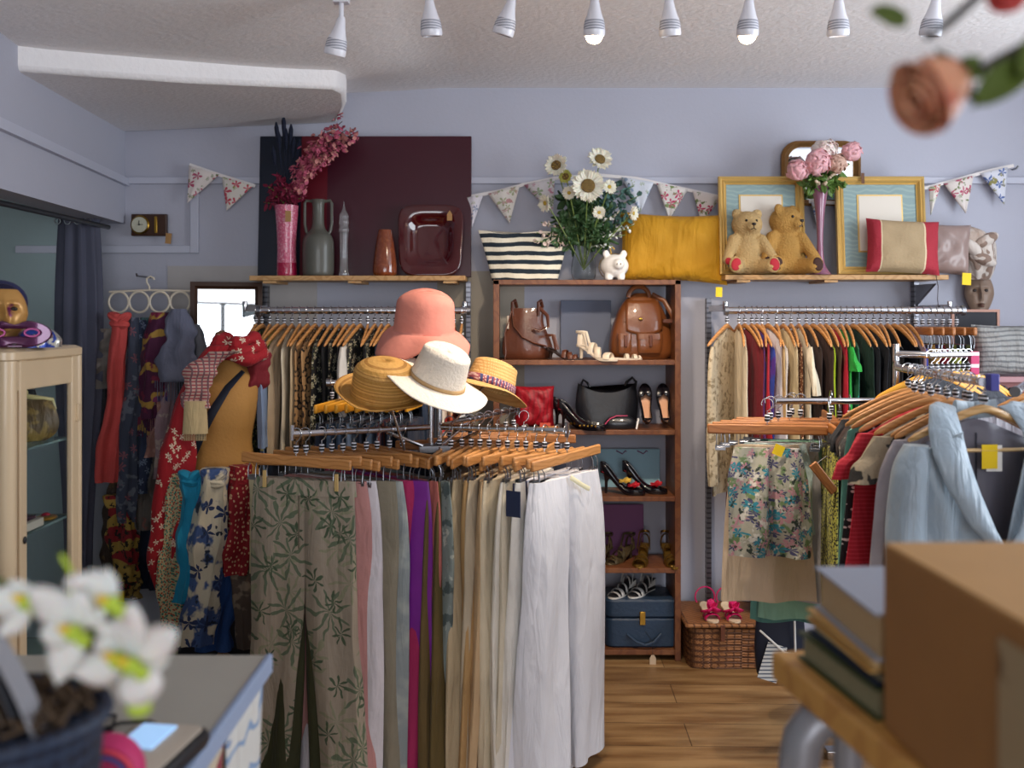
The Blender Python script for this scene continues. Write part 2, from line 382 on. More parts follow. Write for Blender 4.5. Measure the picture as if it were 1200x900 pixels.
# ------------------------------------------------------------------ shape helpers
def cushion_mb(wd, ht, d, pinch=.08, n=24, wr=.004, seed=0, puff=.45, lift=True):
    b = MB(); q = random.Random(seed); ph = [q.uniform(0, 6) for _ in range(4)]
    def P(side):
        def f(u, v):
            u = 2*u-1; v = 2*v-1
            x = wd/2*u*(1-pinch*(1-v*v)); z = ht/2*v*(1-pinch*(1-u*u))+(ht/2 if lift else 0)
            e = max(0, (1-u**4)*(1-v**4))**puff
            y = side*d/2*e+wr*e*sin(7*u+ph[0]+3*v*v)*sin(5*v+ph[1])
            return (x, y, z)
        return f
    b.grid(P(-1), n, n)
    k = len(b.f); b.grid(P(1), n, n)
    b.f[k:] = [f[::-1] for f in b.f[k:]]
    return b
def slab(mb, pts, w0, th):      # ribbon through points, width along y
    mb.tube(pts, w0, 8, flat=th/w0, up=(0, 1, 0))
def sgn(x, p): return math.copysign(abs(x)**p, x)
def loft(b, rows, n=32, p=.8, amp=0, freq=8, seed=0, mat=None):
    q = random.Random(seed); ph = q.uniform(0, 6)
    b.rings([[(cx+hw*sgn(cos(2*pi*j/n), p)*(1+amp*sin(freq*2*pi*j/n+ph+3*z)), cy+hd*sgn(sin(2*pi*j/n), p)*(1+amp*sin(freq*2*pi*j/n+ph*2+5*z)), z) for j in range(n)] for cx, cy, z, hw, hd in rows], True, True, mat)
def smooth_rows(keys, n):
    K = np.array(keys, float); t = np.linspace(0, 1, len(K)); tt = np.linspace(0, 1, n)
    out = []
    for c in range(K.shape[1]):
        y = np.interp(tt, t, K[:, c])
        for _ in range(2): y[1:-1] = (y[:-2]+2*y[1:-1]+y[2:])/4
        out.append(y)
    return [tuple(float(v) for v in r) for r in zip(*out)]
def sstep(t): t = max(0, min(1, t)); return t*t*(3-2*t)
def petal(b, L, W, tip=1, curl=.3, M4=None, nu=6, nv=4, cup=.2):
    def f(u, v):
        v2 = 2*v-1; wd = W/2*sin(pi*min(1, .12+.88*u)**(.8))**.8 if u < 1 else 0
        wd = W/2*(max(0, sin(pi*(.08+.92*u)))**.7)
        return (v2*wd, -cup*W*v2*v2+0, 0) if False else (v2*wd, L*u, curl*L*u*u+cup*W*v2*v2)
    b.grid(f, nu, nv, M4)
def facing(loc, d, roll=0):
    d = Vector(d).normalized(); q = d.to_track_quat('Z', 'Y'); return Matrix.Translation(Vector(loc)) @ q.to_matrix().to_4x4() @ RZ(roll)

def shoe_pump(t, L, H, upper, sole, insole, heelr=.006, top=.05, toe=.02):
    def zc(s): return H*(1-sstep(s/.66))
    def wd(s): return .027+.012*sstep((s-.3)/.4) if s < .72 else .039*math.sqrt(max(.03, 1-((s-.72)/.29)**2))
    b = MB(); R = []; n = 22
    for i in range(n+1):
        s = i/n; x = L*s; w_ = wd(s)*(L/.24); z = zc(s); k = 1-sstep((s-.60)/.12)
        h = top-(top-.028)*sstep(s/.4) if s < .55 else (.028+.008*sstep((s-.55)/.15))*(1-.35*sstep((s-.75)/.25))
        if s < .08: w_ *= .55+5.6*s
        R.append([(x, -w_*.82*k, z+h), (x, -w_*.97, z+h*.7), (x, -w_, z+h*.35), (x, -w_*.82, z), (x, 0, z-.001), (x, w_*.82, z), (x, w_, z+h*.35), (x, w_*.97, z+h*.7), (x, w_*.82*k, z+h)])
    b.rings(R, False, False)
    # heel cup
    r0 = R[0]; c = [(-.004, p[1]*.6, p[2]) for p in r0]; b.rings([c, r0], False, False)
    b.add(c, [tuple(range(9))])
    b.build('upper', upper, t, solid=.0035)
    b = MB(); b.grid(lambda u, v: (L*(.02+.9*u), (2*v-1)*wd(.02+.9*u)*.9*(L/.24), zc(.02+.9*u)+.006), 16, 4); b.build('insole', insole, t, solid=.002)
    b = MB()
    if H > .02: b.tube([(.03, 0, H), (.022, 0, H*.6), (.020, 0, 0)], [.024, heelr*1.3, heelr], 12)
    else: b.box((.035, 0, H/2), (.06, .045, max(.006, H)))
    b.build('heel', sole, t)
def shoe_sandal(t, L, H, strap, sole, straps, back=True, wedge=0, insole=None, bow=None):
    def zc(s): return H*(1-sstep(s/.66))+.006
    def wd(s): return (.026+.013*sstep((s-.3)/.4) if s < .72 else .039*math.sqrt(max(.03, 1-((s-.72)/.29)**2)))*(L/.24)
    b = MB(); R = []
    for i in range(21):
        s = i/20; x = L*s; w_ = wd(s)*(.6 if i == 0 else 1); z = zc(s); zb = z-.012 if not wedge else min(z-.012, wedge*.0)
        R.append([(x, -w_, z), (x, -w_*.95, zb), (x, w_*.95, zb), (x, w_, z)])
    b.rings(R); b.build('sole', sole, t, bevel=.002)
    if insole:
        b = MB(); b.grid(lambda u, v: (L*(.02+.92*u), (2*v-1)*wd(.02+.92*u)*.93, zc(.02+.92*u)+.002), 16, 4); b.build('insole', insole, t, solid=.002)
    for s0, s1, ht, wv in straps:
        b = MB(); w0 = wd(s0); w1 = wd(s1); z0 = zc(s0); z1 = zc(s1); pts = []
        for i in range(13):
            a = pi*i/12; s = s0+(s1-s0)*i/12
            pts.append((L*s, -cos(a)*(w0*(1-i/12)+w1*i/12)*1.02, (z0+z1)/2+ht*sin(a)**.8-.002))
        b.tube(pts, wv, 8, flat=.18, up=(1, 0, 0)); b.build('strap', strap, t)
    if back:
        b = MB(); pts = [(L*(.22*cos(a)+.22-.02)-.0, sin(a)*.03*(L/.24), zc(0)+.055) for a in [pi/2+pi*i/10 for i in range(11)]]
        b.tube([(L*.30, .03, zc(.3)+.01)]+pts+[(L*.30, -.03, zc(.3)+.01)], .006, 6, flat=.3, up=(0, 0, 1)); b.build('ankle_strap', strap, t)
    if H > .02 and not wedge:
        b = MB(); b.tube([(.03, 0, H), (.022, 0, H*.6), (.020, 0, 0)], [.024, .009, .007], 12); b.build('heel', sole, t)
    if bow:
        b = MB(); q = random.Random(3)
        for k in range(22):
            a = q.uniform(0, 6.28); petal(b, .042, .04, curl=.5, M4=facing((L*.72, 0, zc(.75)+.035), (cos(a)*.9, sin(a)*.9, .8)) @ RZ(a), nu=4, nv=3)
        b.build('flower_bow', bow, t, solid=.001)

# ------------------------------------------------------------------ wall shelves
def wall_shelf(label, x0, x1, py, Yf, names):
    z = zs(py, Yf)
    t = thing('wall_shelf', label, 'shelf', (xs(x0, Yf), Yf, z))
    Lx = xs(x1, Yf)-xs(x0, Yf); D = BY-Yf-.012
    b = MB(); b.box((Lx/2, D/2, -.011), (Lx, D, .022)); b.build('board', SHELFW, t, smooth=False, bevel=.002)
    for px in names:
        x = xs(px, Yf)-xs(x0, Yf)
        b = MB(); b.prism([(x-.03, -.034), (x+.03, -.034), (x+.03, -.0225), (x-.03, -.0225)], .01, D-.02); b.build('batten', SHELFW, t, smooth=False)
    return t
wall_shelf('long pine wall shelf carrying the dark red picture and vases', 292, 545, 323, 4.26, (315, 415, 527))
wall_shelf('long pine wall shelf carrying the gold frames and teddy bears', 850, 1112, 322, 4.26, (872, 975))
STDM = M('slotted_chrome', '#75757b', .3, .9, layers=(('stripe', '#4a4a50', 'z', 42, .25),))
for px, y0, y1, lb in ((549, 330, 770, 'slotted chrome upright left of the wooden shelf unit'), (312, 335, 700, 'slotted chrome upright at the left end of the left clothes rail'), (830, 350, 765, 'slotted chrome upright right of the wooden shelf unit'), (1072, 330, 600, 'slotted chrome upright at the right end of the right clothes rail')):
    Y = 4.49; z0, z1 = zs(y1, Y), zs(y0, Y)
    t = thing('shelving_upright', lb, 'shelf upright', (xs(px, Y), Y, z0))
    b = MB(); b.box((0, 0, (z1-z0)/2), (.022, .04, z1-z0)); b.build('channel', STDM, t, smooth=False)
    zb = zs(361, 4.13)-z0
    b = MB(); b.box((0, -.19, zb), (.014, .36, .03)); b.tube([(0, -.36, zb-.01), (0, -.36, zb+.03)], .012, 8); b.build('rail_bracket', CHROME, t, bevel=.003)
    if px > 1000:
        b = MB(); zt = zs(332, 4.3)-z0; b.add([(-.006, -.02, zt-.10), (-.006, -.22, zt-.002), (-.006, -.02, zt-.002), (.006, -.02, zt-.10), (.006, -.22, zt-.002), (.006, -.02, zt-.002)], [(0, 1, 2), (5, 4, 3), (0, 3, 4, 1), (1, 4, 5, 2), (2, 5, 3, 0)])
        b.build('shelf_bracket', STEEL, t, smooth=False)

# ------------------------------------------------------------------ open shelf unit
UF = 4.24
UX0, UX1 = xs(578, UF), xs(798, UF)
UZ = [zs(y, UF) for y in (328, 422, 504, 582, 666, 762)]
UW = M('stained_pine', '#78492b', .45, layers=(('stripe', '#6b3d24', 'u', 18, .3, .3), ('noise', '#8d5c3a', 12, .56, .15)), var=.3)
t = thing('shelf_unit', 'tall open stained wooden shelf unit holding bags and shoes', 'shelves', (0, UF, 0))
for x in (UX0, UX1-.027):
    b = MB(); b.box((x+.0135, .13, UZ[0]/2), (.027, .26, UZ[0])); b.build('side_panel', UW, t, smooth=False, bevel=.002)
for i, z in enumerate(UZ):
    b = MB(); b.box(((UX0+UX1)/2, .13, z-.011+(.0005 if i == 0 else 0)), (UX1-UX0-(.0545 if i else 0), .26, .022)); b.build('shelf', UW, t, smooth=False, bevel=.002)
def on(row, px, Y=4.36): return Vector((xs(px, Y), Y, UZ[row]+.0005))

# panels leaning inside
def panel(name, label, cat, row, x0, x1, ytop, Y, m, th=.012, rowz=None):
    z0 = UZ[row]+.001; z1 = zs(ytop, Y)
    b = MB(); b.box((0, 0, (z1-z0)/2), (xs(x1, Y)-xs(x0, Y), th, z1-z0))
    o = b.build(name, m, smooth=False, bevel=.002); o.location = ((xs(x0, Y)+xs(x1, Y))/2, Y, z0)
    return tag(o, label, cat)
panel('backing_board', 'dark grey board leaning behind the cream sandals on the top shelf', 'board', 1, 657, 716, 352, 4.485, M('slate_card', '#62687a', .7))
p_ = panel('picture_card', 'pale blue card standing behind the black floral heels', 'card', 3, 695, 773, 526, 4.47, M('pale_blue_card', '#8fb6c6', .6, var=.1))
panel('backing_board', 'plum purple board standing behind the strappy sandals', 'board', 4, 697, 754, 591, 4.47, M('plum_card', '#7a4a74', .7))
for i in range(2):
    b = MB(); x = -.05+.1*i
    b.tube([(x, -.0075, .175), (x+.03, -.0075, .16), (x+.045, -.0075, .175), (x+.05, -.0075, .17)], .003, 6)
    b.build('drawn_line', M('plum_ink', '#6d3a6a', .6), p_)

LEATHER = M('brown_leather', '#623522', .38, var=.35, coat=.3, bump=(60, .15))
TAN = M('tan_leather', '#774321', .33, var=.35, coat=.4, bump=(50, .15))
BLKL = M('black_leather', '#14151b', .32, coat=.4, bump=(60, .15))
# slouchy brown shoulder bag
t = thing('shoulder_bag', 'slouchy brown leather shoulder bag at the left of the top shelf', 'handbag', on(1, 617))
b = MB(); loft(b, smooth_rows([(-.0, 0, .001, .095, .045), (0, 0, .02, .118, .058), (-.005, 0, .09, .108, .055), (-.01, 0, .16, .08, .045), (-.0, 0, .21, .072, .035), (0, 0, .235, .074, .028)], 16), amp=.09, freq=5, seed=4); b.build('body', LEATHER, t)
b = MB(); b.tube([(-.07, -.03, .235), (-.06, -.045, .15), (-.02, -.06, .10), (.03, -.06, .075), (.09, -.05, .06)], .011, 8, flat=.35, up=(0, 1, 0)); b.build('flap', LEATHER, t)
for x in (-.065, .055):
    b = MB(); b.tube([(x, -.028, .20), (x, -.03, .262), (x+.012, 0, .27), (x+.02, .02, .24)], .008, 8); b.build('buckle_tab', M('dark_leather', '#4a2618', .4), t)
b = MB(); b.tube([(.055, -.03, .24), (.095, -.045, .20), (.10, -.055, .15), (.06, -.065, .13), (.03, -.06, .14)], .009, 8, flat=.5); b.build('handle', LEATHER, t)
b = MB(); b.tube([(-.07, -.05, .22), (-.10, -.062, .12), (-.095, -.075, .03), (-.1, -.075, -.0)], .003, 6); b.build('cord', LEATHER, t)
b = MB(); b.tube([(-.085, -.035, .20), (-.088, -.04, .14)], .006, 6); b.build('strap_lining', M('cream_leather', '#d8c8b4', .6), t)
# tan backpack
t = thing('backpack', 'tan brown leather backpack with front pocket on the top shelf', 'backpack', on(1, 751, 4.37), rz=.12)
b = MB(); loft(b, smooth_rows([(0, 0, .001, .125, .05), (0, 0, .025, .152, .066), (0, 0, .10, .148, .066), (0, 0, .18, .125, .058), (.0, 0, .24, .10, .045), (0, 0, .285, .065, .03), (0, 0, .305, .03, .015)], 22), seed=5, amp=.012); b.build('body', TAN, t)
b = MB(); b.grid(lambda u, v: ((2*u-1)*(.105-.03*v)*(1-.2*(1-v)**2), -.058-.012*(1-(2*u-1)**2)+.03*v*v, .13+.14*v-.02*(1-(2*u-1)**2)*(1-v)), 14, 10); b.build('flap', TAN, t, solid=.006)
for x, wv in ((.022, .058), (-.095, .032)):
    b = MB(); loft(b, smooth_rows([(x, -.07, .03, wv*.9, .012), (x, -.072, .05, wv, .018), (x, -.07, .10, wv, .016)], 6)); pk_ = b.build('pocket', TAN, t)
    b = MB(); loft(b, smooth_rows([(x, -.074, .092, wv*1.04, .016), (x, -.07, .118, wv*1.04, .015)], 4)); b.build('pocket_flap', TAN, pk_)
    b = MB(); b.box((x, -.094, .085), (.014, .008, .055)); b.build('buckle_strap', LEATHER, pk_, bevel=.003)
b = MB(); b.tube(arc((-.015, -.02, .285), .05, 0, pi, 12), .011, 8); b.build('top_handle', TAN, t)
b = MB(); b.tube([(.05, -.01, .30), (.10, -.035, .27), (.135, -.055, .20), (.14, -.06, .14)], .011, 8, flat=.4); b.build('shoulder_strap', TAN, t)
b = MB(); b.box((.12, -.068, .175), (.07, .01, .018)); b.box((.15, -.07, .172), (.02, .012, .026)); b.build('side_buckle', LEATHER, t, bevel=.003)
b = MB(); b.ell((-.02, -.074, .185), (.01, .004, .007)); b.build('stud', BRASS, t)
# shoes on the top shelf
t = thing('sandal', 'dark brown strappy sandal beside the slouchy brown bag', 'shoe', on(1, 640, 4.30), rz=-.25)
shoe_sandal(t, .17, .05, LEATHER, M('dark_sole', '#2a1a14', .5), [(.5, .55, .035, .01), (.68, .62, .03, .01), (.8, .78, .02, .009)])
CRM = M('cream_shoe_leather', '#d9c8b2', .45)
t = thing('sandal', 'cream cut-out heeled sandal in the middle of the top shelf', 'shoe', on(1, 676, 4.30), rz=-.35)
shoe_sandal(t, .19, .065, CRM, CRM, [(.1, .12, .06, .012), (.35, .45, .05, .012), (.55, .5, .045, .012), (.75, .8, .028, .016)])
t = thing('sandal', 'flat cream ring-trimmed sandal lying in front of the backpack', 'shoe', on(1, 712, 4.27), rz=.1)
shoe_sandal(t, .16, .005, CRM, CRM, [(.55, .55, .022, .008), (.78, .78, .02, .008), (.92, .9, .014, .006)], back=False)
# row 2
RED = M('red_ruched_satin', '#a80d22', .5, layers=(('stripe', '#8c0a1b', 'u', 40, .3, .05),), var=.3, bump=(45, .6))
t = thing('clutch_bag', 'crimson ruched fabric bag on the second shelf', 'handbag', on(2, 626, 4.36))
cushion_mb(.185, .19, .075, .05, seed=2, wr=.008).build('body', RED, t)
b = MB(); b.box((.05, -.04, .012), (.05, .004, .022)); b.build('label', M('coral_card', '#d0523e', .6), t, smooth=False)
FLBK = M('black_patent', '#121016', .2, coat=.6)
REDIN = M('red_insole', '#a01226', .5); BEIN = M('nude_insole', '#d09a78', .5)
def pumps(kind, lab, spots, L, H, up, so, ins, deco=None, heelr=.006):
    for loc, rz, w_, rot in spots:
        t = thing('court_shoe', w_+' '+lab, 'shoe', loc, rz, kind, rot=rot)
        shoe_pump(t, L, H, up, so, ins, heelr)
        if deco: deco(t)
def studs(t):
    b = MB(); 
    for k in range(5): b.ell((.11+.018*k, -.035, .02+.002*(k % 2)), .006)
    b.build('gold_studs', BRASS, t)
pumps('black heels with crimson lining', 'black court shoe with crimson lining on the second shelf', [(on(2, 655, 4.30)+Vector((0, 0, .0)), -.35, 'front', None), (on(2, 648, 4.40), -.5, 'rear', None)], .22, .085, FLBK, FLBK, REDIN, studs)
# black handbag
t = thing('handbag', 'large black leather handbag standing on the second shelf', 'handbag', on(2, 711, 4.41))
b = MB(); R_ = []
for i in range(18):
    v = i/17
    R_.append([(x_*(.135+.012*sin(pi*v)), .055*sin(a)*(1-.55*v), .155*v*(1+.28*abs(x_)**2.2*v)+.001) for a in [2*pi*j/40 for j in range(40)] for x_ in [sgn(cos(a), .8)]])
b.rings(R_); b.build('body', BLKL, t)
b = MB(); b.tube([(-.125, 0, .185), (-.11, .0, .215), (-.09, .0, .20), (-.075, 0, .165)], .006, 8); b.tube([(.075, 0, .16), (.095, 0, .205), (.12, 0, .225), (.138, 0, .205), (.13, 0, .17)], .007, 8); b.build('handle', BLKL, t)
t = thing('clutch_bag', 'small black clutch with pink piping in front of the big black handbag', 'handbag', on(2, 727, 4.29))
b = MB(); loft(b, smooth_rows([(0, 0, .001, .07, .02), (0, 0, .02, .078, .028), (0, 0, .045, .065, .02), (0, 0, .058, .04, .008)], 9)); b.build('body', BLKL, t)
b = MB(); b.tube([(-.072, -.02, .022), (-.05, -.022, .048), (-.02, -.018, .060), (.03, -.014, .060)], .0028, 6); b.build('piping', M('pink_piping', '#c2476c', .5), t)
pumps('upright black court shoes with nude lining', 'black court shoe standing on its heel beside the black handbag', [(on(2, 757, 4.35)+Vector((0, 0, .012)), 0, 'left', (0, -rad(72), rad(90))), (on(2, 778, 4.35)+Vector((0, 0, .012)), 0, 'right', (0, -rad(72), rad(90)))], .19, .03, FLBK, FLBK, BEIN)
b = MB(); b.box((xs(747, 4.27), 4.27, UZ[2]+.025), (.008, .002, .05), RY(.2)); tag(b.build('price_tag', WCARD, smooth=False), 'small white tag beside the black clutch on the second shelf', 'price tag')
# row 3 floral heels
FLR = M('floral_heel_fabric', '#2b1c24', .5, layers=(('spot', '#7c2348', 60, .25), ('spot', '#2f6a64', 90, .18)))
def rose(c, col):
    def f(t):
        b = MB(); q = random.Random(int(col.strip('#'), 16) % 97)
        for k in range(16):
            a = k*2.4; rr = .004+.012*k/16
            petal(b, .022, .024, curl=.5, M4=facing((c[0]+rr*cos(a), c[1]+rr*sin(a), c[2]), (cos(a)*.7*k/16, sin(a)*.7*k/16, 1)) @ RZ(a), nu=3, nv=3)
        b.build('fabric_rose', M('rose_'+col, col, .6), t, solid=.0015)
    return f
pumps('black floral heels', 'black floral court shoe with crimson rose in front of the pale blue card', [(on(3, 705, 4.33), -.30, 'left', None)], .20, .095, FLBK, FLBK, REDIN, lambda t: (rose((.155, -.01, .04), '#c21b2c')(t), rose((.115, -.01, .058), '#d9b44a')(t)))
pumps('black floral heels', 'black floral court shoe with crimson rose in front of the pale blue card', [(on(3, 731, 4.36), -.30, 'right', None)], .20, .095, FLBK, FLBK, REDIN, rose((.155, -.01, .04), '#c21b2c'))
# row 4
OLV = M('bronze_leather', '#5c4f38', .35, .4); GLD = M('gold_leather', '#a07c3a', .28, .8, var=.2)
for k, (px, Y, a, lb) in enumerate(((716, 4.44, -2.35, 'leftmost'), (742, 4.44, -2.35, 'second from the left'))):
    t = thing('sandal', 'dark bronze strappy sandal in front of the plum board, '+lb, 'shoe', on(4, px, Y), a, 'bronze sandals on the fourth shelf')
    shoe_sandal(t, .20, .05, OLV, OLV, [(.12, .12, .055, .008), (.4, .5, .05, .008), (.58, .52, .04, .008), (.72, .8, .03, .01), (.85, .82, .02, .009)])
for k, (px, Y, a, lb) in enumerate(((757, 4.42, -1.9, 'left'), (778, 4.42, -1.45, 'right'))):
    t = thing('sandal', 'metallic gold peep-toe sandal, '+lb+' one of the pair on the fourth shelf', 'shoe', on(4, px, Y)+Vector((0, 0, 0)), a, 'gold sandals on the fourth shelf')
    shoe_sandal(t, .19, .065, GLD, GLD, [(.1, .12, .055, .012), (.35, .42, .055, .010), (.6, .62, .038, .016), (.78, .8, .03, .02)], insole=GLD)
# row 5 suitcase
SUIT = M('navy_vinyl', '#24384f', .45, bump=(70, .2), var=.15)
SY = 4.375
t = thing('vanity_case', 'small navy blue vanity case on the bottom shelf', 'suitcase', on(5, 749, SY))
def rbox(b, wx, dy, z0, z1, r=.04, n=10):
    ring = []
    for cx_, cy_, a0 in ((wx/2-r, dy/2-r, 0), (-wx/2+r, dy/2-r, pi/2), (-wx/2+r, -dy/2+r, pi), (wx/2-r, -dy/2+r, 1.5*pi)):
        for i in range(n//2+1):
            a = a0+pi/2*i/(n//2); ring.append((cx_+r*cos(a), cy_+r*sin(a)))
    e = min(.008, (z1-z0)/3)
    b.rings([[(x*.96, y*.93, z0) for x, y in ring], [(x, y, z0+e) for x, y in ring], [(x, y, z1-e) for x, y in ring], [(x*.96, y*.93, z1) for x, y in ring]])
zc1 = zs(724, 4.27)-UZ[5]; zc0 = zs(703, 4.27)-UZ[5]
b = MB(); rbox(b, .335, .215, .001, zc1-.003); b.build('case_body', SUIT, t)
b = MB(); rbox(b, .34, .22, zc1, zc0); ld_ = b.build('lid', SUIT, t)
b = MB(); b.box((0, -.115, zc1), (.026, .008, .06)); b.build('brass_catch', BRASS, ld_, bevel=.002)
b = MB(); b.tube([(-.07, -.112, .065), (-.03, -.13, .035), (0.01, -.135, .022), (.05, -.13, .035), (.085, -.112, .065)], .006, 8); b.build('handle', SUIT, t)
SLV = M('silver_shoe', '#cdc9c4', .3, .3)
for px, Y, lb in ((722, 4.36, 'left'), (745, 4.37, 'right')):
    t = thing('wedge_sandal', 'white and black wedge sandal, '+lb+' one on the navy vanity case', 'shoe', Vector((xs(px, Y)+.09, Y+.075, UZ[5]+zc0+.0015)), -2.25, 'wedge sandals on the vanity case')
    shoe_sandal(t, .20, .045, SLV, M('white_wedge', '#d8d4ce', .5, layers=(('stripe', '#1c1c1c', 'z', 18, .2),)), [(.28, .32, .045, .007), (.48, .5, .038, .007), (.68, .7, .03, .012), (.85, .83, .02, .008)], wedge=1, insole=M('black_insole', '#27262a', .5))
t = thing('swing_tag', 'buff paper tag hanging on a string below the bottom shelf', 'price tag', at(765, 766, 4.2))
b = MB(); b.prism([(-.014, -.07), (.014, -.07), (.014, -.02), (.006, -.006), (-.006, -.006), (-.014, -.02)], -.001, .001); b.build('card', M('buff_card', '#b79f84', .7), t, smooth=False)
b = MB(); b.tube([(0, 0, -.01), (0, .005, .05), (-.03, .03, .09)], .0012, 5); b.build('string', BLACKP, t)

# wicker hamper
def wicker(name, c1, c2, f=38): return M(name, c1, .6, layers=(('stripe', c2, 'z', f, .35, .012), ('stripe', c2, 'u', f*.8, .12, .01)), bump=(55, .5), var=.3)
WK = wicker('willow_wicker', '#966238', '#5a341a')
HY_ = 4.13; hx0, hx1 = xs(806, HY_), xs(935, HY_)
t = thing('wicker_hamper', 'rectangular brown wicker hamper on the floor right of the shelf unit', 'basket', ((hx0+hx1)/2, HY_+.17, 0))
hw_ = (hx1-hx0)/2
b = MB(); R_ = []
for i in range(30):
    z = .002+.175*i/29; k = .004*(1 if i % 2 else -1)
    R_.append([(sgn(cos(a), .25)*(hw_-.012+.03*z+k*sin(40*a)), sgn(sin(a), .25)*(.155+.03*z+k*sin(40*a)), z) for a in [2*pi*j/120 for j in range(120)]])
b.rings(R_); b.build('basket_body', WK, t)
b = MB(); b.box((0, 0, .193), (2*hw_+.005, .335, .022)); b.build('lid', WK, t, bevel=.006)
b = MB()
for s_ in (-1, 1): b.tube([(s_*hw_, -.168, .196), (s_*hw_, .168, .196)], .011, 8)
b.tube([(-hw_, -.168, .196), (hw_, -.168, .196)], .011, 8); b.build('rim', WK, t)
for x in (-.09, .09):
    b = MB(); b.box((x, -.176, .165), (.02, .01, .07)); b.build('leather_strap', LEATHER, t, bevel=.002)
b = MB(); b.tube([(.05, -.165, .11), (.06, -.19, .07), (.11, -.195, .06), (.15, -.19, .07), (.155, -.165, .11)], .007, 8); b.build('handle', LEATHER, t)
PNK = M('fuchsia_satin', '#c8175f', .5)
for px, Y, lb in ((826, 4.28, 'left'), (851, 4.28, 'right')):
    t = thing('bow_sandal', 'fuchsia sandal with ruffled bow on the wicker hamper, '+lb+' one', 'shoe', Vector((xs(px, Y)-.0, Y+.04, .2065)), -1.5, 'fuchsia sandals on the hamper')
    shoe_sandal(t, .19, .03, PNK, M('cork_sole', '#cdb79a', .6), [(.6, .6, .03, .012), (.78, .78, .026, .016)], back=False, bow=PNK)
    b = MB(); b.tube(arc((.03, 0, .07), .045, -.6, pi+.6, 16, 'yz'), .0035, 6); b.build('ankle_strap', PNK, t)
# basket handle glimpsed behind the skirts
t = thing('wicker_basket', 'round brown wicker basket handle and side half hidden behind the beige skirt', 'basket', (xs(905, 4.3), 4.33, .206))
b = MB(); b.lathe([(.07, .001), (.09, .02), (.105, .11), (.108, .13)], 40); b.build('basket_body', WK, t)
b = MB(); b.tube(arc((0, 0, .12), .10, 0, pi, 20), .011, 8); b.build('handle', WK, t)

# ------------------------------------------------------------------ on top of the unit
t = thing('striped_clutch', 'navy and cream striped knitted pouch on top of the shelf unit', 'bag', Vector((xs(615, 4.36), 4.36, UZ[0]+.001)))
b = MB(); R_ = []
for i in range(26):
    v = i/25; hw = .152+.058*v+.008*v**4
    R_.append([(sgn(cos(a), .8)*hw, sin(a)*(.05*(1-v*.75))+.003*sin(9*cos(a)+4*v), .222*v*(1+.03*cos(a)**2)+.006*v*sin(5*cos(a))) for a in [2*pi*j/48 for j in range(48)]])
b.rings(R_); b.build('pouch', M('striped_knit', '#e6dcc6', .85, layers=(('stripe', '#1d2832', 'z', 24, .47, .02),), bump=(90, .4)), t)
# vase with bouquet
GLS = M('clear_glass', '#f4f8f8', .03, trans=1, ior=1.18)
VX, VY = xs(684, 4.35), 4.35
t = thing('glass_vase', 'clear curved glass vase of water on top of the shelf unit', 'vase', (VX, VY, UZ[0]+.001))
vp = [(.035, 0), (.054, .008), (.060, .045), (.054, .10), (.036, .17), (.026, .22), (.034, .265)]
b = MB(); b.lathe(smooth_rows([(r, z) for r, z in vp], 20)+[(r-.003, max(.006, z)) for r, z in smooth_rows(vp, 20)[::-1]], 40, caps=True); b.build('glass', GLS, t)
STM = M('flower_stem', '#6b7d3c', .5); LEAF = M('bouquet_leaf', '#3c5a34', .5, var=.3, vs=30); LEAF2 = M('eucalyptus_leaf', '#4d7068', .55, var=.3, vs=30)
PETW = M('cream_petal', '#efe6d2', .6, sub=.15); SCT = M('sunflower_centre', '#5a4526', .8, layers=(('spot', '#a8893e', 160, .25),)); PGR = M('lime_petal', '#b8b85a', .6)
def stem(t, a, c, e, r=.003, m=None, name='stem'):
    b = MB(); pts = []
    for i in range(13):
        u = i/12; pts.append(tuple(Vector(a)*(1-u)**2+Vector(c)*2*u*(1-u)+Vector(e)*u*u))
    b.tube(pts, r, 6); return b.build(name, m or STM, t)
def bloom(label, px, py, Y, R_, d, npet=26, pet=None, centre=None, cr=.42, cat='flower', name='sunflower', group='cream flowers in the glass vase', base=None, z0=None):
    c = at(px, py, Y); base = base or Vector((VX, VY, UZ[0]+.05))
    t = thing(name, label, cat, c, 0, group)
    q = random.Random(px*7+py)
    b = MB()
    for lay in range(2):
        for k in range(npet):
            a = 2*pi*(k+.5*lay)/npet+q.uniform(-.08, .08)
            T = facing((0, 0, 0), d) @ RZ(a) @ TR(0, R_*cr*.8, -.003*lay) @ RX(q.uniform(-.05, .35)+.1*lay)
            petal(b, R_*(1-cr*.8)*q.uniform(.88, 1.08), R_*.27, curl=q.uniform(-.1, .25), M4=T, nu=5, nv=2)
    b.build('petals', pet or PETW, t, solid=.0008)
    b = MB(); b.lathe([(R_*cr, 0), (R_*cr*.95, R_*.12), (R_*cr*.5, R_*.16), (.0005, R_*.12)], 20, mat=facing((0, 0, 0), d)); b.build('flower_centre', centre or SCT, t)
    dd = Vector(d).normalized()
    bl = base-c
    stem(t, -dd*.004, bl*.35+Vector((0, 0, .0))-dd*.02, bl, .0028)
    return t
bloom('large cream sunflower facing forward in the centre of the vase bouquet', 689, 218, 4.22, .078, (0, -1, .12))
bloom('cream sunflower at the top left of the vase bouquet', 652, 194, 4.30, .058, (-.45, -1, .3), 22)
bloom('cream sunflower at the top right of the vase bouquet', 703, 187, 4.30, .060, (.25, -1, .45), 22)
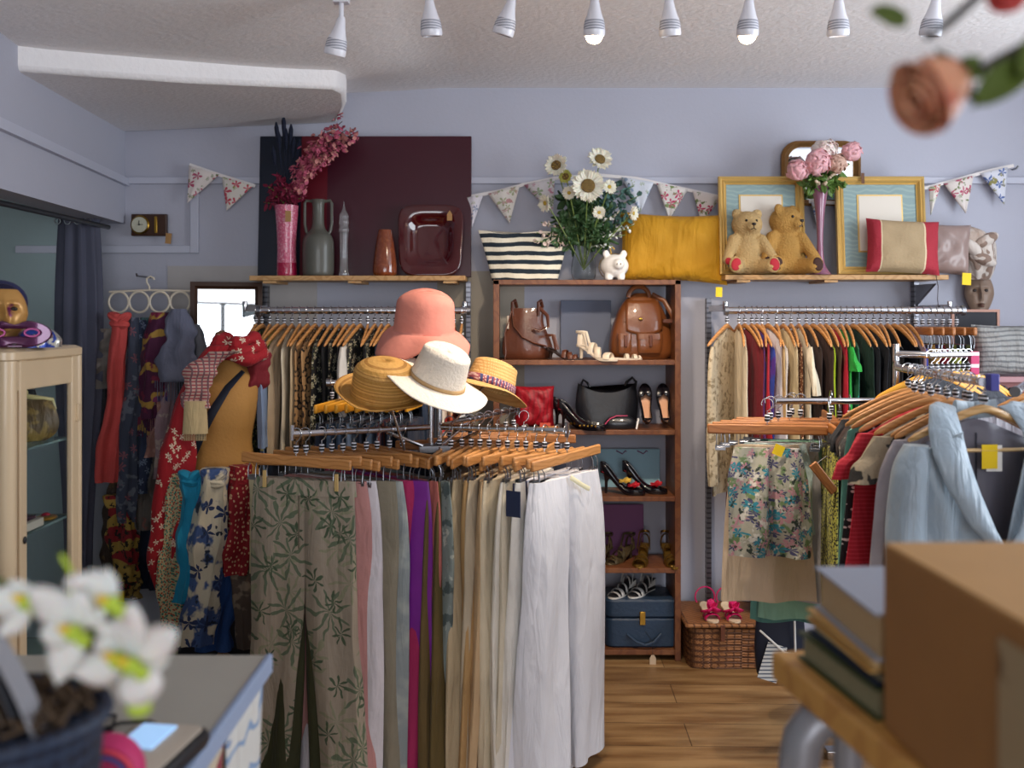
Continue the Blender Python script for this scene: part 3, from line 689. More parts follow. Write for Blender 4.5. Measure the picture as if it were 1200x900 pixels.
for px, py, R_, d, lb in ((667, 226, .034, (-.3, -1, -.1), 'small cream daisy left of the large sunflower'), (714, 219, .036, (.3, -1, .1), 'small cream daisy right of the large sunflower'), (702, 249, .032, (0, -1, -.1), 'small cream daisy below the large sunflower'), (639, 238, .042, (-.8, -.6, -.2), 'drooping cream daisy at the lower left of the bouquet'), (742, 250, .036, (.8, -.6, -.1), 'cream daisy drooping by the yellow cushion')):
    bloom(lb, px, py, 4.26, R_, d, 18, centre=M('yellow_centre', '#b89a3a', .8), cr=.25)
bloom('brown-eyed lime coloured flower left of the large sunflower', 663, 207, 4.29, .034, (-.5, -1, .1), 18, pet=PGR, cr=.5)
def spray(label, name, base, dirs, leafm, lsz, seed, cat='foliage', group=None, nl=16, berries=None, loc=None, r=.002, stemm=None, wl=.5, leafname='leaves', off=0):
    t = thing(name, label, cat, base, 0, group); q = random.Random(seed)
    sb = MB(); lb = MB(); bb = MB()
    for e in dirs:
        e = Vector(e); c = Vector((e.x*.25, e.y*.3, e.z*.65)); pts = []
        for i in range(11):
            u = i/10; pts.append(tuple(c*2*u*(1-u)+e*u*u))
        sb.tube(pts, r, 5)
        for k in range(nl):
            u = .42+.58*k/nl; p = c*2*u*(1-u)+e*u*u
            d = Vector((q.uniform(-1, 1), q.uniform(-1, .6), q.uniform(-.5, 1)))
            if off: p = p+d*off*q.random()
            petal(lb, lsz*q.uniform(.7, 1.2), lsz*wl, curl=.2, M4=facing(p, d, q.uniform(0, 6)), nu=4, nv=2)
            if berries and q.random() < berries[1]: bb.ell(p+d*lsz*.5, berries[2], n=8, m=6)
    sb.build('stems', stemm or STM, t)
    if leafm: lb.build(leafname, leafm, t, solid=.0006)
    if berries: bb.build('buds', berries[0], t)
    return t
vb = Vector((VX, VY-.0, UZ[0]+.16))
spray('dark green leaves filling the left of the vase bouquet', 'leafy_spray', vb, [(-.10, -.02, .12), (-.05, -.03, .20), (-.14, 0, .06), (-.02, -.04, .14), (-.17, -.0, .03), (-.07, .04, .16), (-.13, .0, .13), (-.03, .02, .24), (-.09, 0, .22)], LEAF, .062, 1, nl=26, wl=.6)
spray('dark green leaves filling the right of the vase bouquet', 'leafy_spray', vb, [(.07, -.02, .12), (.11, .0, .15), (.15, 0, .08), (.03, -.04, .12), (.12, -.03, .03), (.06, .04, .20), (.01, .02, .28), (.09, .0, .08), (.04, 0, .06), (.10, .01, .22)], LEAF, .062, 2, nl=26, wl=.6)
spray('blue-green eucalyptus sprigs reaching to the upper right', 'eucalyptus_sprig', vb, [(.14, -.02, .25), (.19, -.02, .20), (.21, 0, .12), (.23, .0, .28), (.27, .0, .24), (.17, 0, .29), (.12, -.01, .19), (.20, 0, .16)], LEAF2, .034, 3, nl=18, wl=.8, berries=(M('eucalyptus_bud', '#22343a', .5), .2, .004))
spray('white filler flowers at the right of the vase bouquet', 'filler_flower_spray', vb, [(.19, -.03, .05), (.22, -.02, .08), (.16, -.04, .15), (.24, 0, .10), (.13, -.04, .0)], M('white_small_petal', '#e8e8e0', .6), .02, 4, nl=12, wl=.9)
spray('pale pink filler flowers at the left of the vase bouquet', 'filler_flower_spray', vb, [(-.22, -.03, .06), (-.2, -.02, .11), (-.23, -.04, .02)], M('blush_small_petal', '#d9c3b8', .6), .024, 5, nl=14, wl=.9)
# piggy bank
PIG = M('white_ceramic', '#ece8e2', .15, coat=.6)
t = thing('piggy_bank', 'white ceramic piggy bank on top of the shelf unit', 'piggy bank', (xs(720, 4.3), 4.3, UZ[0]+.001))
b = MB(); b.ell((0, 0, .065), (.066, .06, .055)); b.ell((0.012, -.055, .07), (.026, .025, .024))
for x in (-.04, .04): b.ell((x, -.02, .118), (.016, .008, .020))
for x in (-.028, .028):
    for y in (-.02, .03): b.lathe([(.017, 0), (.019, .01), (.018, .04)], 14, (x, y, 0))
b.build('body', PIG, t, remesh=.0045)
b = MB()
for x in (.004, .020): b.ell((x, -.080, .07), (.003, .003, .005))
b.build('nostrils', M('pig_nostril', '#8e7c70', .5), t)
b = MB(); b.lathe([(.061, -.012), (.0635, .0), (.061, .012)], 30, (-.004, 0, .06), sx=1.08, mat=RX(rad(90)), caps=False); b.tube([(-.015, -.005, .12), (-.02, -.01, .145), (-.008, -.012, .150), (.0, -.01, .14)], .003, 6); b.build('gold_string', M('gold_string', '#c7a13a', .4), t)
YC = cloth_mat('#bd880e', 'mustard_cotton', rough=.75, var=.15)
t = thing('cushion', 'large mustard yellow cushion resting partly on the shelf unit', 'cushion', (xs(787, 4.38), 4.38, UZ[0]-.012), rot=(rad(-4), rad(2), rad(-2)))
cushion_mb(.52, .335, .14, .10, seed=8, wr=.010).build('cover', YC, t)
b = MB(); b.tube([(.235, .02, .30), (.225, .035, .16), (.24, .02, .02)], .005, 6); b.build('dark_edge_strip', M('dark_strip', '#2b2620', .6), t)  # thin dark tube along the right edge of the cushion
b = MB(); b.box((.215, -.03, -.035), (.030, .003, .045)); b.build('price_tag', YTAG, t, smooth=False)

# ------------------------------------------------------------------ right shelf display
def frame(label, x0, x1, y0, y1, Y, fw, seed):
    W_, H_ = xs(x1, Y)-xs(x0, Y), zs(y0, Y)-zs(y1, Y)
    t = thing('framed_picture', label, 'picture frame', ((xs(x0, Y)+xs(x1, Y))/2, Y, zs(y1, Y)), rot=(rad(-5), 0, 0))
    b = MB()
    prof = [(0, 0), (0, -.022), (.008, -.026), (.016, -.020), (.022, -.024), (fw-.004, -.010), (fw, -.012), (fw, 0)]
    rings = []
    for sx_, sz_ in ((-1, -1), (1, -1), (1, 1), (-1, 1)):
        rings.append([(sx_*(W_/2-d), y, H_/2+sz_*(H_/2-d)) for d, y in prof])
    rings.append(rings[0]); b.rings(rings, False, True); b.build('moulding', GOLD, t, ang=25)
    b = MB(); b.box((0, -.004, H_/2), (W_-fw, .004, H_-fw)); b.build('mount_board', M('marbled_teal_mount', '#869c9c', .6, layers=(('stripe', '#93a8a5', 'z', 40, .3, .12),), var=.12), t, smooth=False)
    mw = W_*.26; mh = H_*.22
    b = MB(); b.box((.0, -.0075, H_/2+.01), (W_-2*mw+.014, .003, H_-2*mh+.014)); b.build('gilt_line', GOLD, t, smooth=False)
    b = MB(); b.box((0, -.0105, H_/2+.01), (W_-2*mw, .003, H_-2*mh)); b.build('blank_picture', M('cream_paper', '#d6cdc0', .5), t, smooth=False)
    return t
shz = zs(322, 4.26)
frame('gold picture frame with teal mount standing behind the teddy bears', 843, 943, 206, 322, 4.34, .036, 1)
t = frame('gold picture frame with teal mount standing behind the red and beige cushion', 981, 1085, 206, 322, 4.34, .036, 2)
b = MB(); b.box((-.085, -.036, .445), (.014, .002, .05)); b.build('swing_tag', M('brown_card', '#6b4a36', .7), t, smooth=False)
t = thing('arched_mirror', 'small round-topped gilt mirror on the wall behind the peonies', 'mirror', (xs(962, 4.5), 4.515, zs(241, 4.5)))
aw, ah = .19, .31
outl = [(-aw, 0)]+[(-aw+.08-.08*cos(a), ah-.08+.08*sin(a)) for a in [pi/2*i/8 for i in range(9)]]+[(aw-.08+.08*sin(a), ah-.08+.08*cos(a)) for a in [pi/2*i/8 for i in range(9)]]+[(aw, 0)]
cen = (0, ah/2)
b = MB(); prof = [(1, 0), (1, -.02), (.93, -.028), (.84, -.012), (.82, -.012), (.82, 0)]
b.rings([[(x*k, y, cen[1]+(z-cen[1])*k) for k, y in prof] for x, z in outl+[outl[0]]], False, True); b.build('gilt_frame', M('aged_gilt', '#8a6234', .45, .5, var=.3, bump=(60, .5)), t, ang=30)
b = MB(); b.prism([(x*.84, cen[1]+(z-cen[1])*.84) for x, z in outl], -.008, -.004); b.build('mirror_glass', M('mirror_glass', '#e8ecee', .02, 1), t, smooth=False)
# peony vase
t = thing('trumpet_vase', 'tall slender pink glass trumpet vase on the right shelf', 'vase', (xs(961, 4.29), 4.29, shz+.001))
b = MB(); b.lathe(smooth_rows([(.055, 0), (.045, .008), (.018, .05), (.012, .15), (.018, .27), (.030, .36), (.040, .41)], 26), 28); b.build('glass', M('pink_glass', '#8c5a70', .12, coat=.5, var=.1), t)
PEO = M('peony_pink', '#e3a9ae', .6, sub=.15, var=.1); PEO2 = M('peony_blush', '#ead6cf', .6, sub=.15)
pb = Vector((xs(961, 4.29), 4.29, shz+.39))
def peony(label, px, py, R_, mt, seed, Y=4.24, name='peony', n=30):
    c = at(px, py, Y); t = thing(name, label, 'flower', c, 0, 'peonies in the trumpet vase'); q = random.Random(seed); b = MB()
    for k in range(n):
        a = k*2.399; inc = .1+1.7*(k/n); d = Vector((sin(inc)*cos(a)+q.uniform(-.15, .15), -cos(inc)*.9-.1, sin(inc)*sin(a)+.25+q.uniform(-.15, .15)))
        up = facing(d.normalized()*R_*(.2+.38*k/n), d, q.uniform(0, 6)) @ RX(q.uniform(-.5, .1))
        # cup shaped petals wrapped round the ball
        def f(u, v, d=d, up=up): 
            x = (2*v-1)*R_*.60*(.45+.55*sin(pi*min(.8, u+.1))); y = (2*u-1)*R_*.62; z = R_*.42-(x*x+y*y)/(R_*1.5)+R_*.34*u**3+R_*.05*sin(9*v+inc*5)*u
            return (x, y, z)
        b.grid(f, 5, 5, up)
    b.build('petals', mt, t, solid=.001)
    stem(t, (0, .01, -R_*.4), (pb-c)*.5+Vector((0, .02, 0)), pb-c, .003)
peony('blush peony at the left of the trumpet vase', 935, 199, .048, PEO, 1)
peony('pale cream-pink peony at the top of the trumpet vase', 967, 178, .055, PEO2, 2, 4.28)
peony('wide pink peony in the middle of the trumpet vase', 958, 190, .056, PEO, 3, 4.22)
peony('round pink peony at the right of the trumpet vase', 998, 178, .044, PEO, 4, 4.27)
peony('tan dried-looking peony in the middle right of the trumpet vase', 981, 192, .042, M('peony_tan', '#c8a392', .7), 5)
spray('bright green leaves around the peonies', 'leafy_spray', pb, [(-.09, -.02, .02), (-.06, -.05, .05), (.0, -.06, .03), (.07, -.04, .04), (.10, -.02, .03), (.13, -.0, .12), (.03, -.02, .1), (-.02, 0, .16), (-.1, 0, .1)], M('peony_leaf', '#5f7f38', .5, var=.3, vs=30), .052, 9, nl=12)
spray('tiny cream berries below the peonies', 'berry_spray', pb, [(-.04, -.07, .03), (0, -.08, .02), (.05, -.06, .06)], None, .012, 8, nl=12, berries=(M('cream_berry', '#cdb9a0', .5), .9, .007))

# teddy bears
def bear(label, px, s, furc, padc, seed, turn=0, Y=4.33, head_turn=0):
    fur = M('fur_'+furc.strip('#'), furc, .95, sheen=.4, bump=(110, 1.0), var=.35, vs=40) if False else M('fur_'+furc.strip('#'), furc, .95, bump=(120, 1.0), var=.3)
    t = thing('teddy_bear', label, 'teddy bear', (xs(px, Y), Y-.03, shz+.002), turn)
    b = MB()
    b.ell((0, 0, .085*s), (.055*s, .048*s, .085*s)); b.ell((0, -.005*s, .055*s), (.06*s, .052*s, .052*s))
    hx = .0; H_ = Vector((hx, -.005*s, .20*s)); q = Matrix.Rotation(head_turn, 3, 'Z')
    def hp(x, y, z): return H_+q @ Vector((x*s, y*s, z*s))
    b.ell(H_, (.062*s, .052*s, .054*s)); b.ell(hp(0, -.048, -.012), (.025*s, .024*s, .021*s))
    for x in (-1, 1):
        b.ell(hp(.043*x, 0, .042), (.022*s, .011*s, .022*s), q @ Matrix.Rotation(x*.2, 3, 'Y'))
        # arms hang down at the sides, legs splay forward
        for k in range(7):
            u = k/6; b.ell((x*(.056+.038*u)*s, (-.012-.042*u)*s, (.138-.082*u)*s), (.024-.003*u)*s, n=12, m=8)
        for k in range(7):
            u = k/6; b.ell((x*(.035+.035*u)*s, (-.01-.085*u)*s, (.032-.002*u)*s), (.032-.004*u)*s, n=12, m=8)
        b.ell((x*.075*s, -.105*s, .034*s), (.027*s, .014*s, .034*s))
    b.build('body', fur, t, remesh=.006*s)
    pad = M('pad_'+padc.strip('#'), padc, .8)
    for x in (-1, 1):
        b = MB(); b.ell((x*.076*s, -.116*s, .035*s), (.019*s, .006*s, .025*s), Matrix.Rotation(x*-.25, 3, 'Y')); b.build('foot_pad', pad, t)
        b = MB(); b.ell((x*.094*s, -.073*s, .050*s), (.013*s, .007*s, .014*s)); b.build('paw_pad', pad, t)
    b = MB(); b.ell(hp(0, -.070, -.004), (.009*s, .006*s, .006*s)); b.build('nose', M('bear_nose', '#1d120e', .4), t)
    b = MB()
    b.tube([hp(0, -.072, -.01), hp(0, -.071, -.02)], .0015*s, 5); b.tube([hp(-.011, -.066, -.026), hp(0, -.072, -.020), hp(.011, -.066, -.026)], .0015*s, 5); b.build('mouth', M('bear_nose', '#1d120e', .4), t)
    for x in (-1, 1):
        b = MB(); b.ell(hp(.021*x, -.046, .012), .0055*s, n=10, m=8); b.build('eye', M('bear_eye', '#1a0f08', .1), t)
bear('smaller pale golden teddy bear with red paws, left of the pair', 873, 1.14, '#bf9f6c', '#a3202e', 1, .05, 4.32, .1)
bear('larger golden teddy bear with dark brown paws, right of the pair', 918, 1.24, '#b98c48', '#3a1f16', 2, .1, 4.36, .55)
# cushions on the right shelf
RC = M('red_beige_cushion', '#a8916f', .8, layers=(('xband', '#a42a38', -.5, -.115), ('xband', '#a42a38', .085, .5), ('xband', '#d8c2a0', .078, .085), ('xband', '#d8c2a0', -.115, -.110)), bump=(90, .3), var=.12, pure_u=True)
t = thing('cushion', 'beige cushion with red satin ends overhanging the right shelf', 'cushion', (xs(1059, 4.24), 4.25, shz+.004), rot=(rad(-8), rad(3), 0))
cushion_mb(.335, .25, .11, .05, seed=3, wr=.005).build('cover', RC, t)
b = MB(); b.tube([(.15, 0, .004), (.155, -.01, -.05), (.152, -.01, -.11), (.156, -.01, -.15)], .0018, 5); b.ell((.156, -.01, -.155), (.006, .006, .014)); b.build('beaded_cord', M('dark_cord', '#3b2b26', .6), t)
t = thing('cushion', 'shiny mushroom coloured satin cushion leaning right of the red and beige one', 'cushion', (xs(1107, 4.33), 4.34, shz+.003), rot=(rad(-5), rad(4), rad(-8)))
cushion_mb(.22, .24, .11, .06, seed=5, wr=.006).build('cover', M('mushroom_satin', '#97817a', .35, coat=.2, var=.2, bump=(25, .2)), t)
b = MB(); b.box((.085, -.05, -.02), (.038, .003, .055)); b.build('price_tag', YTAG, t, smooth=False)

def face_mask(label, cat, c, rot, w_, h_, m, name='wall_mask', lips=None, eyes=None, depth=1.0):
    t = thing(name, label, cat, c, rot=rot)
    def g(x, z, cx_, cz_, sx_, sz_): return math.exp(-((x-cx_)/sx_)**2-((z-cz_)/sz_)**2)
    def hgt(x, z):
        d = .55*math.sqrt(max(0, 1-.9*(x*x+z*z*.85)))
        d += .22*g(x, z, 0, -.12, .13, .20)+.14*g(x, z, 0, .1, .09, .3)
        for s_ in (-1, 1):
            d -= .16*g(x, z, .38*s_, .15, .2, .1); d += .07*g(x, z, .38*s_, .12, .13, .05); d += .08*g(x, z, .36*s_, .32, .26, .06); d += .05*g(x, z, .45*s_, -.2, .25, .25)
            d += .04*g(x, z, .11*s_, -.22, .07, .06)
        d += .11*g(x, z, 0, -.46, .2, .045)+.11*g(x, z, 0, -.55, .17, .045)-.04*g(x, z, 0, -.505, .22, .02); d += .09*g(x, z, 0, -.82, .2, .14)
        return d
    def f(side):
        def k(u, v):
            a = 2*pi*u; r = v; x = r*sgn(cos(a), 1); z = r*sin(a)
            wx = w_/2*(1-.28*max(0, -z)); return (x*wx, -(hgt(x, z) if side else .0)*w_*.6*depth*(1 if r < .98 else .6), z*h_/2)
        return k
    b = MB(); b.grid(f(1), 48, 36); b.grid(f(0), 48, 3); b.build('face', m, t, ang=80)
    if lips:
        b = MB()
        for z, r_ in ((-.465, .035), (-.55, .035)): b.tube([(x*w_/2, -(hgt(x, z)+.02)*w_*.6*depth, z*h_/2-abs(x)*.02*0) for x in (-.22, -.1, 0, .1, .22)], [.0015, .004*w_/.12, .005*w_/.12, .004*w_/.12, .0015], 8)
        b.build('lips', lips, t)
    if eyes:
        b = MB()
        for s_ in (-1, 1): b.ell((.38*s_*w_/2, -hgt(.38*s_, .15)*w_*.6*depth, .14*h_/2), (.15*w_/2, .008, .04*h_))
        b.build('eyes', eyes, t)
    return t
face_mask('carved grey-brown wooden face mask hanging at the right end of the shelf', 'mask', at(1147, 345, 4.47), (rad(-4), 0, rad(-14)), .13, .215, M('carved_mask_wood', '#8a7464', .4, var=.3, bump=(40, .3)), lips=M('mask_lips', '#5a3f36', .4), eyes=M('mask_eyes', '#2c2320', .5))
t = thing('draped_scarf', 'white and taupe patterned scarf draped over the wooden mask', 'scarf', at(1141, 300, 4.40))
SCV = cloth_mat('#cfc4bb', 'white_taupe_scarf', layers=(('stripe', '#8c7568', 'u', 14, .35, .25), ('noise', '#b6a396', 9, .55, .04)), seed=4)
b = MB(); loft(b, smooth_rows([(.03, 0, -.11, .045, .03), (.03, 0, -.06, .065, .06), (.015, 0, 0, .085, .075), (.01, 0, .07, .085, .07), (-.01, 0, .12, .05, .05), (-.03, 0, .14, .01, .01)], 24), n=48, p=1, amp=.10, freq=6, seed=3)
b.build('cloth', SCV, t)
b = MB()
for k, (x, z, a) in enumerate(((-.03, .03, .8), (.02, -.02, .4), (.03, .07, -.5))):
    b.ell((x, -.06, z), (.06, .03, .028), Matrix.Rotation(a, 3, 'Y'))
b.build('fold', SCV, t)

# ------------------------------------------------------------------ left shelf display
lz = zs(323, 4.26)
PMAT = M('dark_red_canvas', '#4a0a1c', .35, layers=(('xband', '#0e1a30', -9, -.34), ('xband', '#7a0c1c', -.34, -.185)), pure_u=True, var=.12, vs=3, coat=.3)
cxp = xs(427, 4.45)
t = thing('canvas_picture', 'large dark red and navy canvas leaning on the wall behind the vases', 'picture', (cxp, 4.46, lz+.001), rot=(rad(-4), 0, 0))
PW, PH = xs(552, 4.45)-xs(302, 4.45), zs(160, 4.5)-lz
b = MB(); b.box((0, 0, PH/2), (PW, .03, PH)); b.build('canvas', M('dark_red_lacquer', '#3d0c1d', .3, layers=(('xband', '#0d1626', -9, -PW/2+.2), ('xband', '#5c0d1b', -PW/2+.2, -PW/2+.325)), pure_u=True, var=.1, vs=3), t, smooth=False, bevel=.002)
t = thing('glass_cylinder_vase', 'tall pink crackle glass vase at the left end of the left shelf', 'vase', (xs(336, 4.33), 4.33, lz+.001))
b = MB(); b.lathe(smooth_rows([(.044, 0), (.046, .02), (.042, .12), (.046, .22), (.054, .325)], 20), 36); b.build('glass', M('pink_crackle', '#c25573', .15, layers=(('noise', '#d89aa6', 130, .5, .2), ('zband', '#a31240', 0, .06)), coat=.6, bump=(90, .6)), t)
b = MB(); b.box((.02, -.056, .27), (.026, .002, .05)); b.build('price_tag', KRAFT, t, smooth=False)
fb = Vector((xs(336, 4.33), 4.33, lz+.31))
t = thing('dried_plume', 'dark navy dyed bulrush spikes rising from the pink vase', 'dried plant', fb)
b = MB(); b2_ = MB()
for ex, ez in ((0, .34), (-.035, .33), (.035, .30), (-.06, .26), (.06, .29), (-.012, .40), (-.045, .37), (.022, .36)):
    b.tube([(0, 0, 0), (ex*.5, -.01, ez*.5), (ex, -.01, ez)], .002, 5); b2_.tube([(ex*.86, -.01, ez*.86-.02), (ex*.93, -.01, ez-.02), (ex, -.01, ez+.005), (ex*1.03, -.01, ez+.03)], [.005, .0105, .0105, .003], 8)
b.build('stems', M('navy_stem', '#12182c', .8), t); b2_.build('spikes', M('navy_plume', '#12182c', .9, bump=(120, .6)), t)
spray('coral pink blossom branches leaning right from the pink vase', 'blossom_branch', fb, [(.28, -.03, .36), (.24, -.05, .33), (.20, 0, .30), (.30, 0, .33), (.17, -.03, .22), (.22, -.04, .26), (.12, -.04, .16), (.33, 0, .36), (.08, -.04, .10), (.26, -.02, .40), (.22, -.05, .24), (.15, -.02, .28), (.28, -.03, .28)], M('coral_blossom', '#b3506a', .7, layers=(('noise', '#c8847e', 25, .5, .06),), var=.3, vs=60), .026, 13, nl=46, wl=.8, stemm=M('dark_twig', '#4a2424', .7), leafname='blossoms', r=.0018, off=.045)
spray('crimson and magenta dyed flowers low at the mouth of the pink vase', 'dyed_flower_cluster', fb, [(-.08, -.02, .10), (-.05, -.04, .06), (0, -.05, .09), (.05, -.04, .10), (-.10, 0, .03), (.03, -.04, .04), (-.03, -.02, .14), (.08, -.03, .05)], M('crimson_petal', '#7a1034', .7, var=.4, vs=40), .034, 14, nl=24, wl=.5, leafname='petals', off=.03)
OLG = M('olive_grey_ceramic', '#57564e', .45, coat=.2)
t = thing('handled_vase', 'olive grey ceramic bottle vase with two long handles', 'vase', (xs(373, 4.33), 4.33, lz+.001))
b = MB(); b.lathe(smooth_rows([(.064, 0), (.071, .008), (.072, .08), (.072, .15), (.064, .185), (.034, .212), (.026, .24), (.026, .33), (.034, .352)], 34), 40); b.build('body', OLG, t)
for s_ in (-1, 1):
    b = MB(); b.tube([(s_*.03, 0, .345), (s_*.055, 0, .348), (s_*.062, 0, .335), (s_*.062, 0, .24), (s_*.055, 0, .205), (s_*.045, 0, .19)], .007, 8, flat=.8); b.build('handle', OLG, t)
t = thing('glass_bottle', 'slim clear glass decanter with spiked stopper', 'bottle', (xs(403, 4.33), 4.33, lz+.001))
b = MB(); b.lathe([(.022, 0), (.024, .006), (.020, .02), (.017, .1), (.018, .16), (.02, .2)], 24); b.build('glass', M('crystal', '#f4f6f8', .04, trans=.9, ior=1.5), t)
b = MB(); b.lathe(smooth_rows([(.021, .2), (.024, .215), (.018, .23), (.024, .25), (.019, .262), (.022, .28), (.010, .30), (.004, .32), (.002, .345)], 30), 20); b.build('stopper', MATS['crystal'], t)
t = thing('amber_vase', 'tapered amber glass vase between the decanter and the red dish', 'vase', (xs(451, 4.32), 4.32, lz+.001))
b = MB(); b.lathe(smooth_rows([(.046, 0), (.056, .01), (.055, .05), (.045, .13), (.034, .19), (.030, .212)], 24), 36); b.build('glass', M('amber_glass', '#7e3a1c', .12, layers=(('noise', '#9c5530', 70, .5, .3),), coat=.8, var=.2), t)
t = thing('square_dish', 'large glossy dark red square dish standing upright on the left shelf', 'dish', (xs(504, 4.38), 4.375, lz+.004), rot=(rad(-8), 0, 0))
def dish(u, v):
    x, z = 2*u-1, 2*v-1; m_ = max(abs(x), abs(z)); r = (abs(x)**5+abs(z)**5)**.2 or 1e-6
    k = m_/r if r > 0 else 1
    x *= k; z *= k; rr = (abs(x)**4+abs(z)**4)**.25
    return (x*.158*(1-.05*(1-z)), .012+.028*sstep((.80-rr)/.35)-.012*rr*rr, (z+1)*.17)
b = MB(); b.grid(dish, 40, 40); b.build('bowl', M('dark_red_glaze', '#44060f', .08, coat=.8), t, solid=.008, ang=80)
b = MB(); b.prism([(-.012, .26), (.012, .26), (.012, .29), (0, .31), (-.012, .29)], -.012, -.010, mat=TR(.09, -.005, 0)); b.build('price_tag', KRAFT, t, smooth=False)

# ------------------------------------------------------------------ bunting
def bunting(label, pts, flags, Y, cols):
    P0 = at(*pts[0], Y); t = thing('bunting', label, 'bunting', P0)
    loc = [at(px, py, Y)-P0 for px, py in pts]
    b = MB(); b.tube([tuple(p) for p in loc], .008, 6, flat=.25, up=(0, 0, 1)); b.build('ribbon', M('bunting_tape', '#dcd6d4', .8), t)
    for k, (x0, y0, x1, y1, tx, ty) in enumerate(flags):
        A, B, C_ = at(x0, y0, Y)-P0, at(x1, y1, Y)-P0, at(tx, ty, Y)-P0
        b = MB()
        def f(u, v):
            p = A*(1-u)+B*u; q = p*(1-v)+C_*v; return (q.x, q.y-.006-.012*sin(pi*u)*(1-v)+.003*sin(9*u+k), q.z)
        b.grid(f, 8, 8)
        base, l1, l2 = cols[k % len(cols)]
        b.build('pennant', M('bunting_print_'+base.strip('#')+l1.strip('#'), base, .85, layers=(('flower', l1, 16, 5, .42, k), ('flower', l2, 22, 6, .3, k+3, .8, 1), ('noise', l2, 30, .62, .03)), bump=(60, .2)), t, solid=.0015)
    return t
bc = [('#d9cfc9', '#b2506a', '#6b7a4c'), ('#dcd5cc', '#c34a5c', '#86a056'), ('#cfd0da', '#5a6ea0', '#8a8450')]
bunting('floral bunting end hanging above the brass clock at the left', [(222, 193), (260, 206), (299, 218)], [(222, 194, 257, 205, 220, 238), (260, 207, 297, 218, 266, 247)], 4.48, bc)
bunting('floral bunting swagged behind the sunflower bouquet', [(548, 231), (585, 224), (615, 216), (650, 209), (700, 205), (745, 209), (790, 219), (845, 231)], [(545, 232, 566, 229, 553, 268), (572, 227, 609, 218, 597, 262), (614, 217, 650, 209, 648, 252), (728, 208, 766, 214, 750, 250), (769, 215, 806, 222, 784, 258), (811, 224, 846, 231, 822, 262)], 4.48, [('#d2ccd2', '#8c93a8', '#a6a890'), ('#dad4cc', '#a3a886', '#b98c8c'), ('#c8c2c4', '#8a9a7a', '#b27a8a'), ('#cfd3dc', '#8fa0b8', '#9aa888'), ('#dbd5d0', '#c04a6c', '#7a8c5a'), ('#d9cfcb', '#b8365a', '#6b7a4c')])
bunting('floral bunting hanging right of the gold frames', [(948, 236), (982, 238), (1086, 220), (1120, 211), (1160, 200), (1188, 194)], [(950, 237, 968, 238, 958, 270), (1088, 220, 1102, 216, 1090, 252), (1105, 215, 1140, 206, 1131, 250), (1148, 204, 1180, 196, 1176, 240)], 4.48, bc[::-1])
t = thing('wall_hook', 'small metal hook at the right end of the bunting', 'hook', at(1189, 198, 4.5))
b = MB(); b.tube([(0, .02, 0), (0, -.02, 0), (0.004, -.025, .012)], .005, 8); b.build('hook', STEEL, t)

# ------------------------------------------------------------------ left wall: clock, ring hanger, mirror
t = thing('wall_clock', 'small square-dialled brass clock on a dark wooden plaque', 'clock', at(176, 264, 4.51))
b = MB(); b.box((0, -.008, 0), (.17, .022, .105)); b.build('plaque', M('dark_mahogany', '#3e2414', .35, var=.3), t, smooth=False, bevel=.004)
b = MB(); b.lathe([(.043, 0), (.045, -.006), (.040, -.012), (.038, -.010)], 32, (-.04, -.019, 0), mat=RX(rad(-90))); b.build('brass_bezel', BRASS, t)
b = MB(); b.lathe([(.037, 0), (.036, .004)], 32, (-.04, -.030, 0), mat=RX(rad(90))); dial = b.build('dial', M('silvered_dial', '#b9b7a4', .4), t)
b = MB(); b.box((-.04, -.0355, .008), (.003, .002, .024)); b.box((-.032, -.0355, 0), (.02, .002, .003)); b.ell((-.04, -.0355, 0), .004); b.build('clock_hands', BLACKP, dial, smooth=False)
b = MB(); b.box((.035, -.022, 0), (.014, .006, .08)); b.build('thermometer_strip', BRASS, t, bevel=.002)
b = MB(); b.box((.095, -.02, -.065), (.028, .002, .05), RY(.1)); b.build('price_tag', KRAFT, t, smooth=False)
# dark framed mirror
mx0, mx1, my0, my1 = 225, 306, 332, 440; MY = 4.38
W_, H_ = xs(mx1, MY)-xs(mx0, MY), zs(my0, MY)-zs(my1, MY)
t = thing('framed_mirror', 'dark wood framed mirror standing behind the dress form', 'mirror', ((xs(mx0, MY)+xs(mx1, MY))/2, MY, zs(my1, MY)+.006), rot=(rad(-3), 0, rad(16)))
b = MB(); rg = []
for sx_, sz_ in ((-1, -1), (1, -1), (1, 1), (-1, 1), (-1, -1)): rg.append([(sx_*(W_/2-d), y, H_/2+sz_*(H_/2-d)) for d, y in ((0, 0), (0, -.022), (.02, -.026), (.033, -.012), (.033, 0))])
b.rings(rg, False, True); b.build('frame', M('dark_mahogany', '#3e2414', .35), t, ang=25)
b = MB(); b.box((0, -.006, H_/2), (W_-.05, .004, H_-.05)); b.build('mirror_glass', MATS['mirror_glass'], t, smooth=False)
b = MB(); b.box((xs(265, MY), 4.40, zs(my1, MY)/2-.001), (.42, .24, zs(my1, MY)-.004)); 
t = thing('side_cabinet', 'dark cabinet behind the dress form that the mirror stands on', 'cabinet', (xs(265, MY), 4.39, 0))
ch = zs(my1, MY)-.002
b = MB(); b.box((0, 0, ch/2), (.38, .22, ch)); b.build('carcass', M('black_stained_wood', '#1c1820', .5), t, smooth=False, bevel=.004)
b = MB(); b.box((0, -.116, ch/2), (.35, .01, ch-.06)); b.build('door', M('black_stained_wood', '#1c1820', .5), t, smooth=False, bevel=.003)
